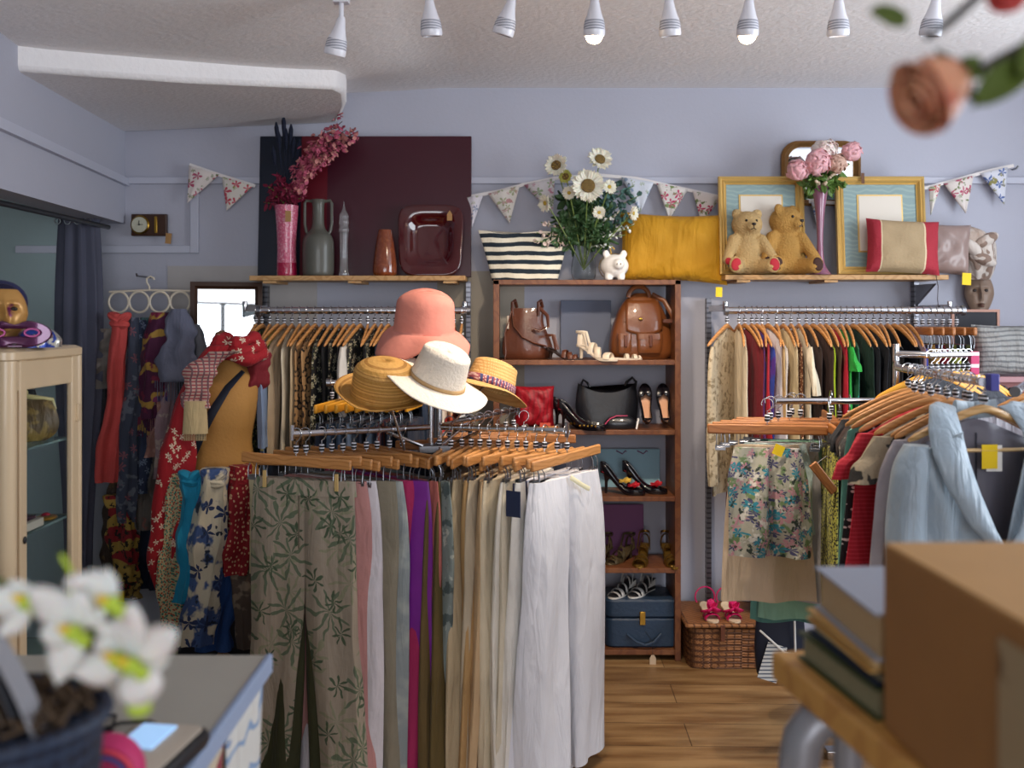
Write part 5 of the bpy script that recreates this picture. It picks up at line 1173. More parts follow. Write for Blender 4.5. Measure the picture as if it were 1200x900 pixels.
# ------------------------------------------------------------------ hats
def hat(label, loc, rot, cr, chh, br, mt, band=None, dent=0, wave=0, droop=.03, upturn=0, squash=.88, seed=0, ch2=.85, group=None, bandw=.02, sh=.78):
    t = thing('sun_hat', label, 'hat', loc, rot=rot); q = random.Random(seed); ph = q.uniform(0, 6)
    n = 64; rows = []
    prof = [(br*1.0, 0), (br*.93, .02), (br*.8, .05), (br*.65, .08), (cr*1.04, .99), (cr, 1.05)]
    R_ = []
    for i in range(14):       # brim
        u = i/13; r = br+(cr-br)*u; e = 1-u
        ring = []
        for j in range(n):
            a = 2*pi*j/n
            z = -droop*e**1.5+upturn*e**3+wave*e*sin(3*a+ph)+wave*.5*e*sin(5*a+1)
            rr = r*(1+wave*1.2*e*sin(4*a+ph))
            ring.append((rr*cos(a), rr*sin(a)*(squash+(1-squash)*e), z))
        R_.append(ring)
    for i in range(1, 17):    # crown
        u = i/16; ring = []
        if u < .55: v = u/.55; r = cr*(1-(1-ch2)*v); z = chh*sh*v
        else: v = (u-.55)/.45; r = cr*ch2*cos(v*pi/2)**.8+.0005; z = chh*(sh+(1-sh)*sin(v*pi/2))
        for j in range(n):
            a = 2*pi*j/n; x = r*cos(a); y = r*sin(a)*squash
            dz = dent*math.exp(-(y/(cr*.35))**2)*sstep((u-.55)/.35) if dent else 0
            px_ = dent*.6*math.exp(-((a-1.2*pi-.35)/.35)**2)*sstep((u-.45)/.3) if dent else 0
            ring.append((x*(1-px_*4), y*(1-px_*6), z-dz))
        R_.append(ring)
    b = MB(); b.rings(R_, False, True); b.add(R_[-1], [tuple(range(n))]); b.build('crown_and_brim', mt, t, solid=.003, ang=80)
    if band:
        b = MB(); 
        def bf(u, v):
            a = 2*pi*u; z = .002+bandw*v; k = (cr*(1-(1-ch2)*z/(chh*sh)))+.003
            return (k*cos(a), k*squash*sin(a), z)
        b.grid(bf, 64, 2); b.build('hat_band', band, t, solid=.003)
    return t
def straw(name, c1, c2, f=90): return M(name, c1, .7, layers=(('stripe', c2, 'z', f, .35, .002), ('stripe', c2, 'u', 140, .2)), bump=(120, .4), var=.12)
def hat_stand(x, y, z0, z1, lb):
    t = thing('hat_prong', lb, 'hat stand', (x, y, z0)); b = MB(); b.tube([(0, 0, 0), (0, 0, z1-z0)], .005, 8); b.ell((0, 0, z1-z0), (.03, .03, .012)); b.build('prong', CHROME, t); return t
hat('coral pink floppy felt sun hat at the top of the hat stack', at(497, 388, 3.32), (rad(10), rad(4), 0), .108, .155, .165, M('coral_felt', '#d58778', .85, bump=(9, .8), var=.15), dent=.014, wave=.028, droop=.065, seed=2, ch2=.93, sh=.58)
hat('white panama-style sun hat with a beige cord, tilted right in front of the coral hat', at(512, 447, 3.10), (rad(14), rad(23), rad(-6)), .094, .130, .178, M('white_straw', '#e2d8ca', .75, bump=(110, .5), var=.1), band=M('beige_cord', '#b99668', .7, bump=(80, .5)), dent=.022, wave=.006, droop=.012, seed=4, bandw=.012)
hat('natural straw hat with round crown at the lower left of the hat stack', at(449, 463, 3.12), (rad(19), rad(7), 0), .108, .125, .163, M('honey_straw', '#cf9f56', .65, layers=(('stripe', '#a87838', 'z', 95, .3, .002), ('stripe', '#b4863f', 'z', 40, .2, .004)), bump=(90, .4), var=.12), wave=.006, droop=-.005, upturn=.018, seed=5, ch2=.94, sh=.6)
hat('pale straw hat with patterned red band at the right of the hat stack', at(573, 455, 3.34), (rad(-14), rad(18), 0), .092, .105, .148, straw('pale_straw', '#d8b274', '#c29656'), band=K('#8c4450', 'patterned_band', layers=(('spot', '#c9a8a0', 120, .3), ('stripe', '#3a3f6a', 'u', 60, .3))), droop=.02, wave=.004, seed=6, bandw=.028, dent=.01)
for (px, py, Y, lb, bx) in ((497, 360, 3.32, 'hat prong rising inside the coral hat', 0), (512, 430, 3.12, 'hat prong under the white hat', 0), (450, 450, 3.12, 'slanted hat prong under the round straw hat', 0), (573, 445, 3.34, 'slanted hat prong under the banded straw hat', 0)):
    e = at(px, py, Y); s_ = Vector((CX, CY, 1.26)) if px in (497, 512) else Vector((CX, CY, 1.115))
    if px == 450: s_ = at(478, 540, 3.2)
    t = thing('hat_prong', 'chrome '+lb, 'hat stand', tuple(s_)); b = MB(); d = e-s_
    b.tube([(0, 0, 0), tuple(d*.5+Vector((0, 0, 0))), tuple(d)], .0045, 8); b.build('prong', CHROME, t)

# ------------------------------------------------------------------ dress form and its scarves
MX, MYY = xs(260, 3.9), 3.9
t = thing('dress_form', 'tan fabric tailor dress form half covered with scarves', 'dress form', (MX, MYY, 0))
FORM = M('tan_form_cloth', '#b48344', .75, bump=(80, .2), var=.12)
b = MB(); b.rings([[(hw*cos(a), hd*sin(a)*(1 if sin(a) > 0 else 1.05), z) for a in [2*pi*j/40 for j in range(40)]] for z, hw, hd in [tuple(r) for r in [(.78, .10, .07), (.80, .155, .11), (.88, .165, .12), (.96, .14, .10), (1.03, .118, .088), (1.10, .13, .10), (1.18, .148, .115), (1.25, .155, .112), (1.31, .150, .085), (1.345, .115, .065), (1.37, .06, .05), (1.42, .048, .046)]]])
b.build('torso', FORM, t, sub=1)
b = MB(); b.lathe([(.05, 1.42), (.052, 1.43), (.03, 1.44), (.022, 1.455), (.03, 1.47), (.026, 1.49), (.004, 1.50)], 24); b.build('wooden_neck_cap', M('brown_wood_cap', '#7a4c22', .4), t)
b = MB(); b.tube([(0, 0, .79), (0, 0, .12)], .016, 12); b.build('pole', M('brown_wood_cap', '#7a4c22', .4), t)
for k in range(3):
    b = MB(); a = k*2.1; b.tube([(0, 0, .16), (.16*cos(a), .16*sin(a), .06), (.22*cos(a), .22*sin(a), .012)], .012, 8); b.build('foot', M('brown_wood_cap', '#7a4c22', .4), t)
b = MB(); pts = [(.115, -.092, 1.335), (.06, -.118, 1.27), (.0, -.128, 1.17), (-.05, -.112, 1.08), (-.09, -.09, 1.0)]; b.tube(pts, .018, 8, flat=.2, up=(.8, 0, .6)); b.build('navy_sash', M('navy_ribbon', '#1c2434', .6), t)
def scarf(label, pts, Y, mt, w_, d_=.03, seed=0, amp=.015, name='scarf', freq=70, n=30, cat='scarf', fringe=None, knot=None, group=None):
    """gathered hanging length of cloth through pixel way-points (px, py, half-width factor)"""
    P0 = at(pts[0][0], pts[0][1], Y); t = thing(name, label, cat, P0, 0, group)
    keys = []
    for p in pts:
        v = at(p[0], p[1], Y if len(p) < 4 else p[3])-P0; keys.append((v.z, v.x, v.y, w_*p[2], d_*(.6+.4*p[2])))
    rw = resample(keys, 30); rw = [(r_[0]+w_*.10*sin(.37*i_+seed), r_[1], r_[2], r_[3]*(1+.14*sin(.42*i_+seed*1.7)+.07*sin(1.1*i_+seed)), r_[4]*(1+.2*sin(.6*i_+seed))) for i_, r_ in enumerate(rw)]
    b = MB(); clothrows(b, rw, n, amp, freq, seed, thick_amp=.3, wander=.008, grow=.6); b.build('cloth', mt, t, ang=80)
    if knot:
        b = MB(); kx, ky, kr = knot; v = at(kx, ky, Y-.02)-P0; kr *= .8; q = random.Random(seed)
        for ang_, dx_, dz_ in ((.5, -.3, .2), (-.6, .35, .1), (.1, 0, -.45)):
            R3 = Matrix.Rotation(ang_, 3, 'Y'); n_ = 30; rr_ = []
            for ii in range(11):
                aa = pi*(.03+.94*ii/10); rr_.append([tuple(R3 @ Vector((kr*1.15*cos(aa), kr*.7*sin(aa)*cos(2*pi*j/n_)*(1+.14*sin(5*2*pi*j/n_+seed)), kr*.55*sin(aa)*sin(2*pi*j/n_)*(1+.14*sin(6*2*pi*j/n_)))) + Vector((v.x+dx_*kr, v.y, v.z+dz_*kr))) for j in range(n_)])
            b.rings(rr_)
        b.build('knot', mt, t, ang=80)
    if fringe:
        z, x = keys[-1][0], keys[-1][1]; b = MB(); q = random.Random(seed)
        for k in range(18):
            fx = x+w_*pts[-1][2]*(-.95+1.9*k/17); b.tube([(fx, keys[-1][2]+q.uniform(-.008, .008), z+.004), (fx+q.uniform(-.004, .004), keys[-1][2], z-fringe*q.uniform(.8, 1.1))], .0018, 5)
        o = b.build('fringe', mt, t); o['kind'] = 'stuff'
    return t
YS = 3.72
scarf('red cream-flowered long scarf hanging from the left shoulder of the dress form', [(255, 405, .5), (237, 430, .8), (222, 470, .9), (212, 520, 1.1), (200, 600, 1.3), (196, 660, 1.2), (208, 705, .7)], YS, REDF, .058, .035, 1)
pcs = scarf('pink checked scarf with cream end crossing the neck of the dress form', [(262, 412, 1.0), (238, 428, 1.0), (230, 446, 1.0), (228, 475, .9), (230, 478, .9)], YS-.05, CHK, .058, .022, 2, amp=.005)
b = MB(); v0 = at(229, 470, YS-.055)-pcs.location; v1 = at(229, 508, YS-.055)-pcs.location
clothrows(b, resample([(v0.z, v0.x, v0.y, .046, .016), (v1.z, v1.x, v1.y, .048, .016)], 8), 30, .004, 70, 3, wander=0); ce_ = b.build('cream_end', K('#c9b184', 'cream_wool'), pcs)
b = MB()
for k in range(18): b.tube([(v1.x-.045+.005*k, v1.y, v1.z+.004), (v1.x-.045+.005*k, v1.y, v1.z-.028)], .0015, 5)
o = b.build('fringe', K('#c9b184', 'cream_wool'), ce_); o['kind'] = 'stuff'
t = thing('scarf', 'bright red floral scarf coiled around the neck of the dress form', 'scarf', at(282, 416, 3.85))
b = MB()
for k in range(3):
    R2 = .085-.012*k; b.tube([(R2*1.15*cos(a)-.01, R2*.9*sin(a)-.02, .028*k+.012*sin(2*a+k)) for a in [2*pi*i/40 for i in range(40)]], [.026+.007*sin(5*i*.157+k) for i in range(40)], 12, closed=True)
b.build('cloth', REDF, t, ang=80)
scarf('dark red scarf hanging off the right shoulder of the dress form', [(300, 400, .8), (302, 430, 1), (298, 460, .8)], 3.9, K('#7a1622', 'deep_red_scarf', layers=(('noise', '#b8404a', 22, .6, .03),)), .05, .03, 6)
# scarves knotted round the waist
YW = 3.70
scarf('ditsy floral green and cream scarf knotted at the waist of the dress form', [(212, 560, .9), (208, 590, .8), (205, 650, 1), (203, 750, 1.1)], YW, DITSY, .045, .03, 11, knot=(212, 562, .035))
scarf('turquoise blue scarf knotted at the waist of the dress form', [(226, 556, .9), (224, 590, .8), (222, 640, .9), (218, 705, .8)], YW-.02, K('#1286ac', 'turquoise_scarf'), .045, .03, 12, knot=(222, 560, .042))
scarf('blue and cream big-flowered scarf hanging in the middle of the waist', [(252, 548, .8), (247, 590, 1), (243, 650, 1.1), (234, 755, .9)], YW-.04, BLF, .062, .035, 13, knot=(250, 560, .05))
scarf('dark red floral scarf at the right of the waist', [(280, 545, .8), (281, 590, .9), (282, 660, 1), (280, 672, .8)], YW, K('#8a0e1c', 'wine_floral', layers=(('spot', '#c9a07c', 45, .18),)), .052, .035, 14, knot=(280, 560, .04))
scarf('royal blue scarf hanging behind the cream and blue flowers', [(262, 600, .8), (262, 680, 1), (252, 760, 1.2)], YW+.05, K('#1c4480', 'royal_scarf'), .062, .035, 15)
scarf('brown mottled scarf below the dark red one', [(272, 556, .5), (280, 620, .7), (290, 700, 1), (292, 758, .9)], YW+.03, K('#5d5048', 'brown_mottle', layers=(('noise', '#8c7c6c', 14, .55, .05),)), .045, .03, 16)
scarf('cream cloth strip beside the leaf print trousers', [(296, 556, .3), (298, 610, .5), (297, 672, .6)], YW-.1, K('#c9bc98', 'cream_strip'), .03, .015, 17)

# ------------------------------------------------------------------ ring hanger with scarves on the back wall
RH = M('cream_ring_plastic', '#ddd0bc', .45)
HYd = 4.36
t = thing('ring_hanger', 'cream plastic hanger with four rings holding scarves', 'hanger', at(175, 341, HYd))
b = MB(); b.tube([at(128, 342, HYd)-at(175, 341, HYd), (0, 0, .004), at(224, 341, HYd)-at(175, 341, HYd)], .005, 8); b.build('crossbar', RH, t)
b = MB(); b.tube([(0, 0, 0), (0, 0, .02), (-.012, 0, .04), (-.012, 0, .058), (.004, 0, .068), (.020, 0, .060), (.022, 0, .052)], .0045, 8); b.build('hook', RH, t)
for px in (139, 163, 187, 211):
    b = MB(); c = at(px, 354, HYd)-at(175, 341, HYd); b.tube([(c.x+.046*cos(a), 0, c.z+.048*sin(a)) for a in [2*pi*i/28 for i in range(28)]], .0055, 8, closed=True); b.build('ring', RH, t)
t = thing('wall_peg', 'small metal peg on the wall that the ring hanger hooks over', 'hook', at(176, 325, 4.5)); b = MB(); b.tube([(0, .03, 0), (0, -.16, 0), (0, -.165, .012)], .004, 8); b.build('peg', STEEL, t)
YR = 4.30
scarf('coral pink long scarf through the leftmost ring', [(139, 368, .9), (141, 385, .75), (137, 430, .5), (133, 500, .7), (128, 565, .9)], YR-.05, K('#d1504c', 'coral_scarf'), .05, .03, 21, knot=(140, 375, .05))
scarf('silver grey quilted scarf looped at the left of the ring hanger', [(130, 385, .7), (124, 420, 1), (122, 455, .8)], YR, K('#77706a', 'silver_grey_puffy', rough=.5, layers=(('noise', '#999088', 10, .55, .1),)), .055, .04, 22)
scarf('dark grey scarf low at the far left of the ring hanger', [(122, 450, .7), (121, 500, 1), (124, 520, .6)], YR+.03, K('#3d4048', 'dark_grey_scarf'), .035, .03, 23)
scarf('slate scarf with rose flowers hanging from the second ring', [(157, 372, .5), (155, 430, .8), (150, 520, 1), (148, 600, .9), (150, 612, .8)], YR-.03, GYF, .045, .03, 24)
scarf('navy and rose floral scarf beside the slate one', [(165, 375, .6), (166, 430, .8), (163, 520, 1), (166, 578, .8)], YR, K('#28344e', 'navy_rose_scarf', layers=(('flower', '#6f7c94', 18, 5, .4, 4, .8, 1),)), .042, .03, 25)
scarf('plum and gold woven shawl hanging from the third ring', [(186, 366, .5), (182, 400, 1), (178, 440, 1), (174, 490, .8)], YR-.04, PGOLD, .062, .035, 26, fringe=.08)
scarf('dusty pink ruffled scarf below the plum shawl', [(186, 440, .6), (182, 480, 1), (178, 535, 1.1)], YR, K('#a5776c', 'dusty_ruffle', layers=(('noise', '#c09488', 16, .55, .05),)), .05, .035, 27)
scarf('purple and blue thin scarf between shawl and grey pashmina', [(197, 372, .5), (192, 420, .7), (190, 470, .8)], YR-.02, K('#3a2c6c', 'violet_scarf', layers=(('noise', '#7a2c5a', 16, .54, .04),)), .035, .025, 28)
scarf('grey-lilac pashmina hanging from the rightmost ring', [(211, 362, .45), (211, 390, .8), (209, 430, 1.1), (206, 447, 1.15)], YR-.06, K('#6d7084', 'grey_lilac_wool'), .085, .03, 29, amp=.008, fringe=.10)
scarf('grey wool scarf tail behind the pashmina', [(228, 380, .5), (232, 420, 1), (226, 470, 1)], YR, K('#65666e', 'grey_wool2'), .04, .03, 30)
scarf('red and gold patterned scarf low beside the curtain', [(136, 580, .8), (146, 640, 1), (150, 688, .8)], YR-.02, PAT2, .065, .035, 31)
scarf('grey-brown floral scarf low in the middle of the scarf group', [(168, 530, .8), (172, 580, 1), (172, 620, .9)], YR+.02, K('#69625c', 'greybrown_scarf', layers=(('noise', '#8a5a54', 18, .58, .04),)), .06, .03, 32)
scarf('long navy scarf with dark fringe reaching lowest behind the others', [(178, 560, .7), (178, 640, 1), (176, 690, .9)], YR+.05, K('#232e46', 'navy_long_scarf'), .06, .03, 33)
scarf('yellowed gold patterned scarf end beside the curtain foot', [(152, 660, .8), (155, 700, 1)], YR-.03, K('#a08440', 'gold_patterned_end', layers=(('noise', '#4c3a20', 30, .52, .02),)), .04, .03, 34)
scarf('thin teal patterned scarf between the slate and plum ones', [(172, 372, .5), (170, 440, .8), (172, 520, .9)], YR+.02, K('#27414c', 'teal_scarf', layers=(('noise', '#5a7a7c', 18, .55, .04),)), .04, .03, 35)
scarf('dark brown scarf filling the lower left of the scarf group', [(140, 560, .7), (132, 620, 1), (130, 690, .9)], YR+.05, K('#4a3c34', 'brown_scarf', layers=(('noise', '#6f5a3c', 14, .55, .05),)), .05, .03, 36)
scarf('pale pink and lilac scarf between the plum shawl and the red flowered scarf', [(196, 430, .6), (193, 490, 1), (190, 560, .9)], YR+.01, K('#9c8088', 'lilac_pink_scarf', layers=(('noise', '#b8a49a', 20, .55, .04),)), .042, .03, 37)
b = MB(); b.box((0, 0, 0), (.05, .003, .05)); o = b.build('price_tag', YTAG, smooth=False); o.location = at(139, 699, 4.2); tag(o, 'yellow price tag hanging low at the left beside the curtain foot', 'price tag')

# ------------------------------------------------------------------ right hand racks
SY_ = 3.3; SZ = zs(470, SY_)
S0 = Vector((xs(908, SY_), SY_, SZ)); S1 = Vector((xs(1046, 3.3), 3.3, SZ))
t = thing('clothes_rack', 'chrome rack with three arms at the right holding skirts and jackets', 'clothes rack', (S1.x+.02, S1.y+.02, 0))
o0 = Vector((S1.x+.02, S1.y+.02, 0))
b = MB(); b.tube([(0, 0, .03), (0, 0, 1.46)], .012, 12); b.build('pole', CHROME, t)
b = MB(); b.box((0, 0, .015), (.5, .05, .03)); b.box((0, 0, .015), (.05, .5, .0302)); b.build('base', CHROME, t, bevel=.003)
D0 = Vector((xs(1152, 2.34), 2.34, 1.395)); D9 = Vector((xs(1052, 2.98), 2.98, 1.395)); 
E0 = Vector((xs(1085, 3.25), 3.22, 1.425)); E1 = Vector((xs(1142, 3.25), 3.28, 1.425))
for a_, c_ in ((S1, S0), (Vector((D9.x, D9.y, 1.395)), D0), (E0, E1)):
    b = MB(); b.tube([tuple(Vector((0, 0, a_.z))), tuple(a_-o0), tuple(c_-o0)], .0115, 10); b.build('arm', CHROME, t)
b = MB(); d = D0-o0; b.box((d.x+.018, d.y-.01, d.z), (.022, .03, .042)); b.build('blue_end_label', M('blue_label', '#3f3f8c', .5), t, bevel=.002)
b = MB(); d = E1-o0; b.box((d.x+.012, d.y, d.z-.03), (.03, .02, .08)); b.build('pink_end_label', M('pink_label', '#c03a6c', .5, layers=(('stripe', '#e8d8dc', 'z', 24, .2),)), t, bevel=.002)
sk = [ # px, Y, yaw, kind, mat, label, L, w0, w1
 (899, 3.20, -8, FLO, 'shorts', 'pastel multicoloured floral shorts with yellow tag, frontmost on the right rack', .0),
 (903, 3.27, -6, K('#cbb59a', 'sand_linen'), 'skirt', 'long sand linen skirt behind the floral shorts', .54),
 (912, 3.31, -10, K('#a9bcbc', 'pale_aqua', layers=(('noise', '#b4b4ac', 20, .56, .05),)), 'shorts', 'pale aqua shorts showing right of the floral pair', .30),
 (925, 3.34, -12, K('#b4afb0', 'pale_grey_linen'), 'skirt', 'pale grey skirt right of the sand linen skirt', .56),
 (938, 3.38, -10, K('#86b39c', 'mint_cotton'), 'skirt', 'mint green skirt right of the pale grey one', .64),
 (928, 3.42, -6, K('#4a7a74', 'teal_linen'), 'skirt', 'darker teal green skirt hanging lowest behind the mint one', .66)]
for i, (px, Y, yaw, mt, kd, lb, L) in enumerate(sk):
    p = Vector((xs(px, Y), Y, SZ)); a = rad(yaw)
    hanger('clip', WOODR, 'reddish clip hanger on the skirt arm of the right rack', 'clip hangers on the right rack', tuple(p), a)
    if kd == 'shorts': mb_ = trousers_mb(.37 if i == 0 else .32, .21 if i == 0 else .2, .27, .155 if i == 0 else .12, .012, .026, i+130, .006, .014, .31)
    else: mb_ = skirt_mb(L, .21, .26+.08*(i == 1), .013, i+140, .016, 34, hd1=.026)
    t = garment(kd, lb, kd, mb_, mt, tuple(p+Vector((-.012*(i > 0), 0, -.15))), a)
    if i == 0:
        b = MB(); b.box((.035, -.022, -.005), (.034, .002, .036), RY(.4)); b.build('yellow_tag', YTAG, t, smooth=False)
sk2 = [(972, 3.26, 80, LEOG, 'lime and black leopard print skirt hanging edge-on', .62), (974, 3.52, 80, K('#1b1c1a', 'black_green_cloth'), 'black-green skirt between the mint and leopard print ones', .58), (984, 3.32, 78, GREYF, 'dark grey-green floral skirt right of the leopard print', .60), (996, 3.34, 78, DOT, 'black polka dot skirt beside the turquoise top', .60)]
for i, (px, Y, yaw, mt, lb, L) in enumerate(sk2):
    p = Vector((xs(px, Y), Y, SZ)); a = rad(yaw)
    hanger('clip', WOODR, 'reddish clip hanger on the skirt arm of the right rack', 'clip hangers on the right rack', tuple(p), a)
    garment('skirt', lb, 'skirt', skirt_mb(L, .32, .38, .014, i+150, .006, 30), mt, tuple(p+Vector((0, 0, -.15))), a)
b = MB(); t = thing('clip_hanger', 'loose clip hanger slipped down beside the leopard print skirt', 'hanger', at(965, 560, 3.1), rot=(0, rad(52), 0)); b.box((0, 0, 0), (.12, .012, .03)); b.build('board', WOODR, t, bevel=.004); b = MB(); b.tube([(-.05, 0, .015), (-.05, 0, .05), (-.035, 0, .06), (-.025, 0, .05)], .002, 6); b.build('hook', CHROME, t)
# jackets on the arm coming towards the camera
HANGL = ('coat', WOOD, 'wooden coat hanger on the near arm of the right rack', 'coat hangers on the near right arm')
nj = [ # fraction from near end, mat, label, L, sl, flare
 (.13, K('#a59ea6', 'mauve_grey_silk', rough=.5), 'mauve grey silk jacket showing behind the pale blue one', .75, .55, 1.1, .05),
 (.24, CAMO, 'beige and black printed top with black piping behind the pale blue jacket', .34, .12, 1.05, .04),
 (.34, K('#b01428', 'scarlet_knit', layers=(('stripe', '#c22a3c', 'z', 90, .3),)), 'scarlet ribbed dress behind the printed top', .62, .12, 1.35, .05),
 (.45, DOT, 'black dress with white polka dots behind the scarlet dress', .68, 0, 1.3, .0),
 (.54, K('#68a898', 'turquoise_crepe'), 'turquoise crepe top edge behind the polka dot dress', .66, 0, 1.2, .0),
 (.64, K('#3c3a3a', 'charcoal_print', layers=(('noise', '#8c8478', 26, .56, .03),)), 'charcoal printed blouse behind the turquoise top', .62, .1, 1.0, 0),
 (.74, K('#33211d', 'dark_brown_cloth'), 'dark brown blouse near the back of the near arm', .6, .1, 1.0, 0),
 (.85, K('#23242a', 'charcoal_cloth3'), 'charcoal blouse at the back of the near arm', .6, .1, 1.0, 0)]
JA = rad(-22)
for i, (f, mt, lb, L, sl, fl, ou) in enumerate(nj):
    p = D0.lerp(D9, f)+Vector(((0, -.03, -.05, -.05, -.05, -.01, 0, 0)[i], 0, 0)); a = rad(8-f*8)
    hanger(*HANGL, tuple(p), a)
    garment('jacket' if i == 0 else 'dress', lb, 'jacket' if i == 0 else 'dress' if L > .55 else 'top', top_mb(L, .20, .018, fl, i+170, sl, .008, out=ou, wf=(.93, .9, 1.12, 1.1, 1.08, 1, .95, .93)[i]), mt, tuple(p+Vector((0, 0, -.078))), a)
for k in range(7):
    p = D0.lerp(D9, .17+.1*k); hanger('coat', WOOD, 'spare wooden coat hanger crowded on the near right arm', 'spare hangers on the near right arm', tuple(p), rad(6))
# hangers of the upper short arm
for k in range(8):
    p = E0.lerp(E1, .04+.13*k)
    hanger('coat', WOODY, 'orange-toned coat hanger on the short upper arm of the right rack', 'orange hangers on the upper arm', tuple(p), rad(8+k))
    garment('jacket', ['charcoal jacket nearest the pole', 'slate jacket second in', 'charcoal jacket third in', 'grey jacket fourth in', 'charcoal jacket fifth in', 'slate jacket sixth in', 'grey jacket seventh in', 'charcoal jacket outermost'][k]+' on the short upper arm', 'jacket', top_mb(.5, .185, .012, 1, k+190, .3, .004, out=.01), K('#3a3c44', 'slate_jacket') if k % 2 else K('#2e3038', 'charcoal_jacket'), tuple(p+Vector((0, 0, -.078))), rad(8+k))

# the pale blue satin jacket, modelled open at the neck
t = thing('jacket', 'pale ice blue satin jacket with wide shawl collar and yellow tag at the right', 'jacket', (D0.x, D0.y-.0, D0.z), rad(6)); t.scale = (.92, 1, 1)
SAT = M('ice_blue_satin', '#9dadba', .36, var=.1, sheen=.1, bump=(30, .15), crease=.6); LIN = M('grey_lining', '#706e7a', .5, var=.15, bump=(15, .2))
def zsh(x): return -.088-.10*min(1.15, abs(x)/.205)**1.35
# body front panels and back, both curved
def side_y(x, z): return -.055*math.cos(min(1, abs(x)/.235)*pi/2)**.7
def vneck(z):   # half-opening of the V at height z
    zt = (z+.10)/(-.40+.10); return max(0, .078*(1-zt)**.9+.0) if zt < 1 else 0
b = MB()
for s in (-1, 1):
    def f(u, v, s=s):
        z0 = -.10-.60*v
        xi = vneck(z0)+.014 if z0 > -.42 else -.03*min(1, (-.42-z0)/.1)
        W_ = (.20+.015*sstep(v*4)) if v < .3 else .215-.03*sstep((v-.3)/.3)+.05*sstep((v-.6)/.4)
        x = xi+(W_-xi)*u
        z = z0-(.0+.088*max(0, 1-4*v)*(abs(x)/.205)**1.35)+.012*max(0, 1-4*v)
        fold = .009*sin(52*x+5*v+s)*sstep((v-.12)/.3)*(.4+.6*u)+.010*sin(31*x-14*v*u+2*s)*sstep((v-.22)/.25)+.004*sin(90*x+8*v)*sstep((v-.3)/.2)
        return (s*x, side_y(x, z)-.004-fold-.008*s*(v > 0), z)
    b.grid(f, 30, 44)
b.build('front_panels', SAT, t, solid=.003, ang=80)
b = MB()
b.grid(lambda u, v: ((2*u-1)*.215, .035*math.cos(abs(2*u-1)*pi/2)**.6+.004*sin(30*u), -.095-.60*v-.09*max(0, 1-4*v)*abs(2*u-1)**1.35), 24, 20); b.build('lining', LIN, t, solid=.004, ang=80)
b = MB(); b.box((0, .028, -.28), (.003, .003, .3)); b.build('lining_seam', K('#3b3b48', 'lining_seam'), t)
for s in (-1, 1):       # shawl collar: a folded band from nape down to the wrap point
    b = MB()
    path = [(.060, .030, -.065), (.075, .005, -.078), (.085, -.035, -.12), (.082, -.066, -.19), (.062, -.085, -.27), (.030, -.092, -.35), (-.012, -.088, -.41)]
    def cf(u, v, s=s):
        k = u*(len(path)-1); i = min(int(k), len(path)-2); f_ = k-i
        p = Vector(path[i]).lerp(Vector(path[i+1]), f_*f_*(3-2*f_)*.5+f_*.5)
        wd = (.045+.045*sin(min(1, u*1.1)*pi)**.8)
        roll_ = sin(v*pi)*.010
        out = Vector((.9, .15, .25 if u < .3 else .10)).normalized()
        q = p+out*wd*v+Vector((0, -roll_-.003*sin(9*u), 0))
        return (s*q.x, q.y-.004*(s > 0), q.z)
    b.grid(cf, 30, 8); b.build('shawl_collar', SAT, t, solid=.004, ang=80)
b = MB(); b.tube([(-.062, .03, -.068), (-.035, .042, -.072), (0, .046, -.075), (.035, .042, -.072), (.062, .03, -.068)], .022, 10, flat=.35, up=(0, 0, 1)); b.build('collar_back', SAT, t)
for s in (-1, 1):
    b = MB(); clothrows(b, resample([(-.155, s*.190, -.0, .030, .03), (-.20, s*.208, -.005, .046, .042), (-.35, s*.228, -.01, .050, .045), (-.52, s*.240, -.03, .046, .042), (-.70, s*.245, -.05, .040, .036)], 30), 32, .006, 50, 5+s, thick_amp=.12); b.build('sleeve', SAT, t)
hanger('coat', M('broad_pale_wood', '#c09a68', .4, layers=(('stripe', '#a98350', 'z', 60, .3, .03),), var=.1), 'broad pale wooden hanger inside the ice blue jacket', 'jacket hanger', (D0.x, D0.y, D0.z), rad(6))
t2 = [o for o in COL.objects if o.get('label') == 'broad pale wooden hanger inside the ice blue jacket'][0]
t2['group'] = 'jacket hanger'; del t2['group']; t2.scale = (.9, 2.2, 1.0)
b = MB(); b.tube([(-.15, 0, -.17), (.15, 0, -.17)], .005, 8); b.build('trouser_bar', M('pale_bar', '#c8a878', .4), t2)
b = MB(); b.box((.012, -.010, -.185), (.045, .001, .060)); b.build('yellow_tag', YTAG, t, smooth=False)
b = MB(); b.box((.028, -.006, -.190), (.045, .001, .065)); b.build('white_tag', WCARD, t, smooth=False)
# more garments beyond the right edge
for k, (px, Y, mt, lb, tgx) in enumerate(((1215, 2.55, K('#232a44', 'navy_blazer'), 'navy blazer at the right edge with a white tag', 1), (1215, 2.75, K('#b9a68e', 'beige_jacket', layers=(('noise', '#cbbba6', 8, .5, .1),)), 'beige jacket at the right edge behind the ice blue one', 0))):
    p = Vector((xs(px, Y), Y, 1.37 if k == 0 else 1.40))
    hanger('coat', WOOD, 'wooden coat hanger at the far right edge', 'hangers at the right edge', tuple(p), rad(10))
    t = garment('jacket', lb, 'jacket', top_mb(.6, .21, .03, 1, k+200, .4, .006), mt, tuple(p+Vector((0, 0, -.07))), rad(10))
    if tgx: b = MB(); b.box((-.09, -.035, -.01), (.07, .002, .035), RY(.25)); b.build('white_tag', WCARD, t, smooth=False)
rail('clothes_rail', 'chrome rail at the right edge carrying the navy blazer', (xs(1190, 2.35), 2.35, 1.37), (xs(1230, 2.85), 2.85, 1.40), .01)
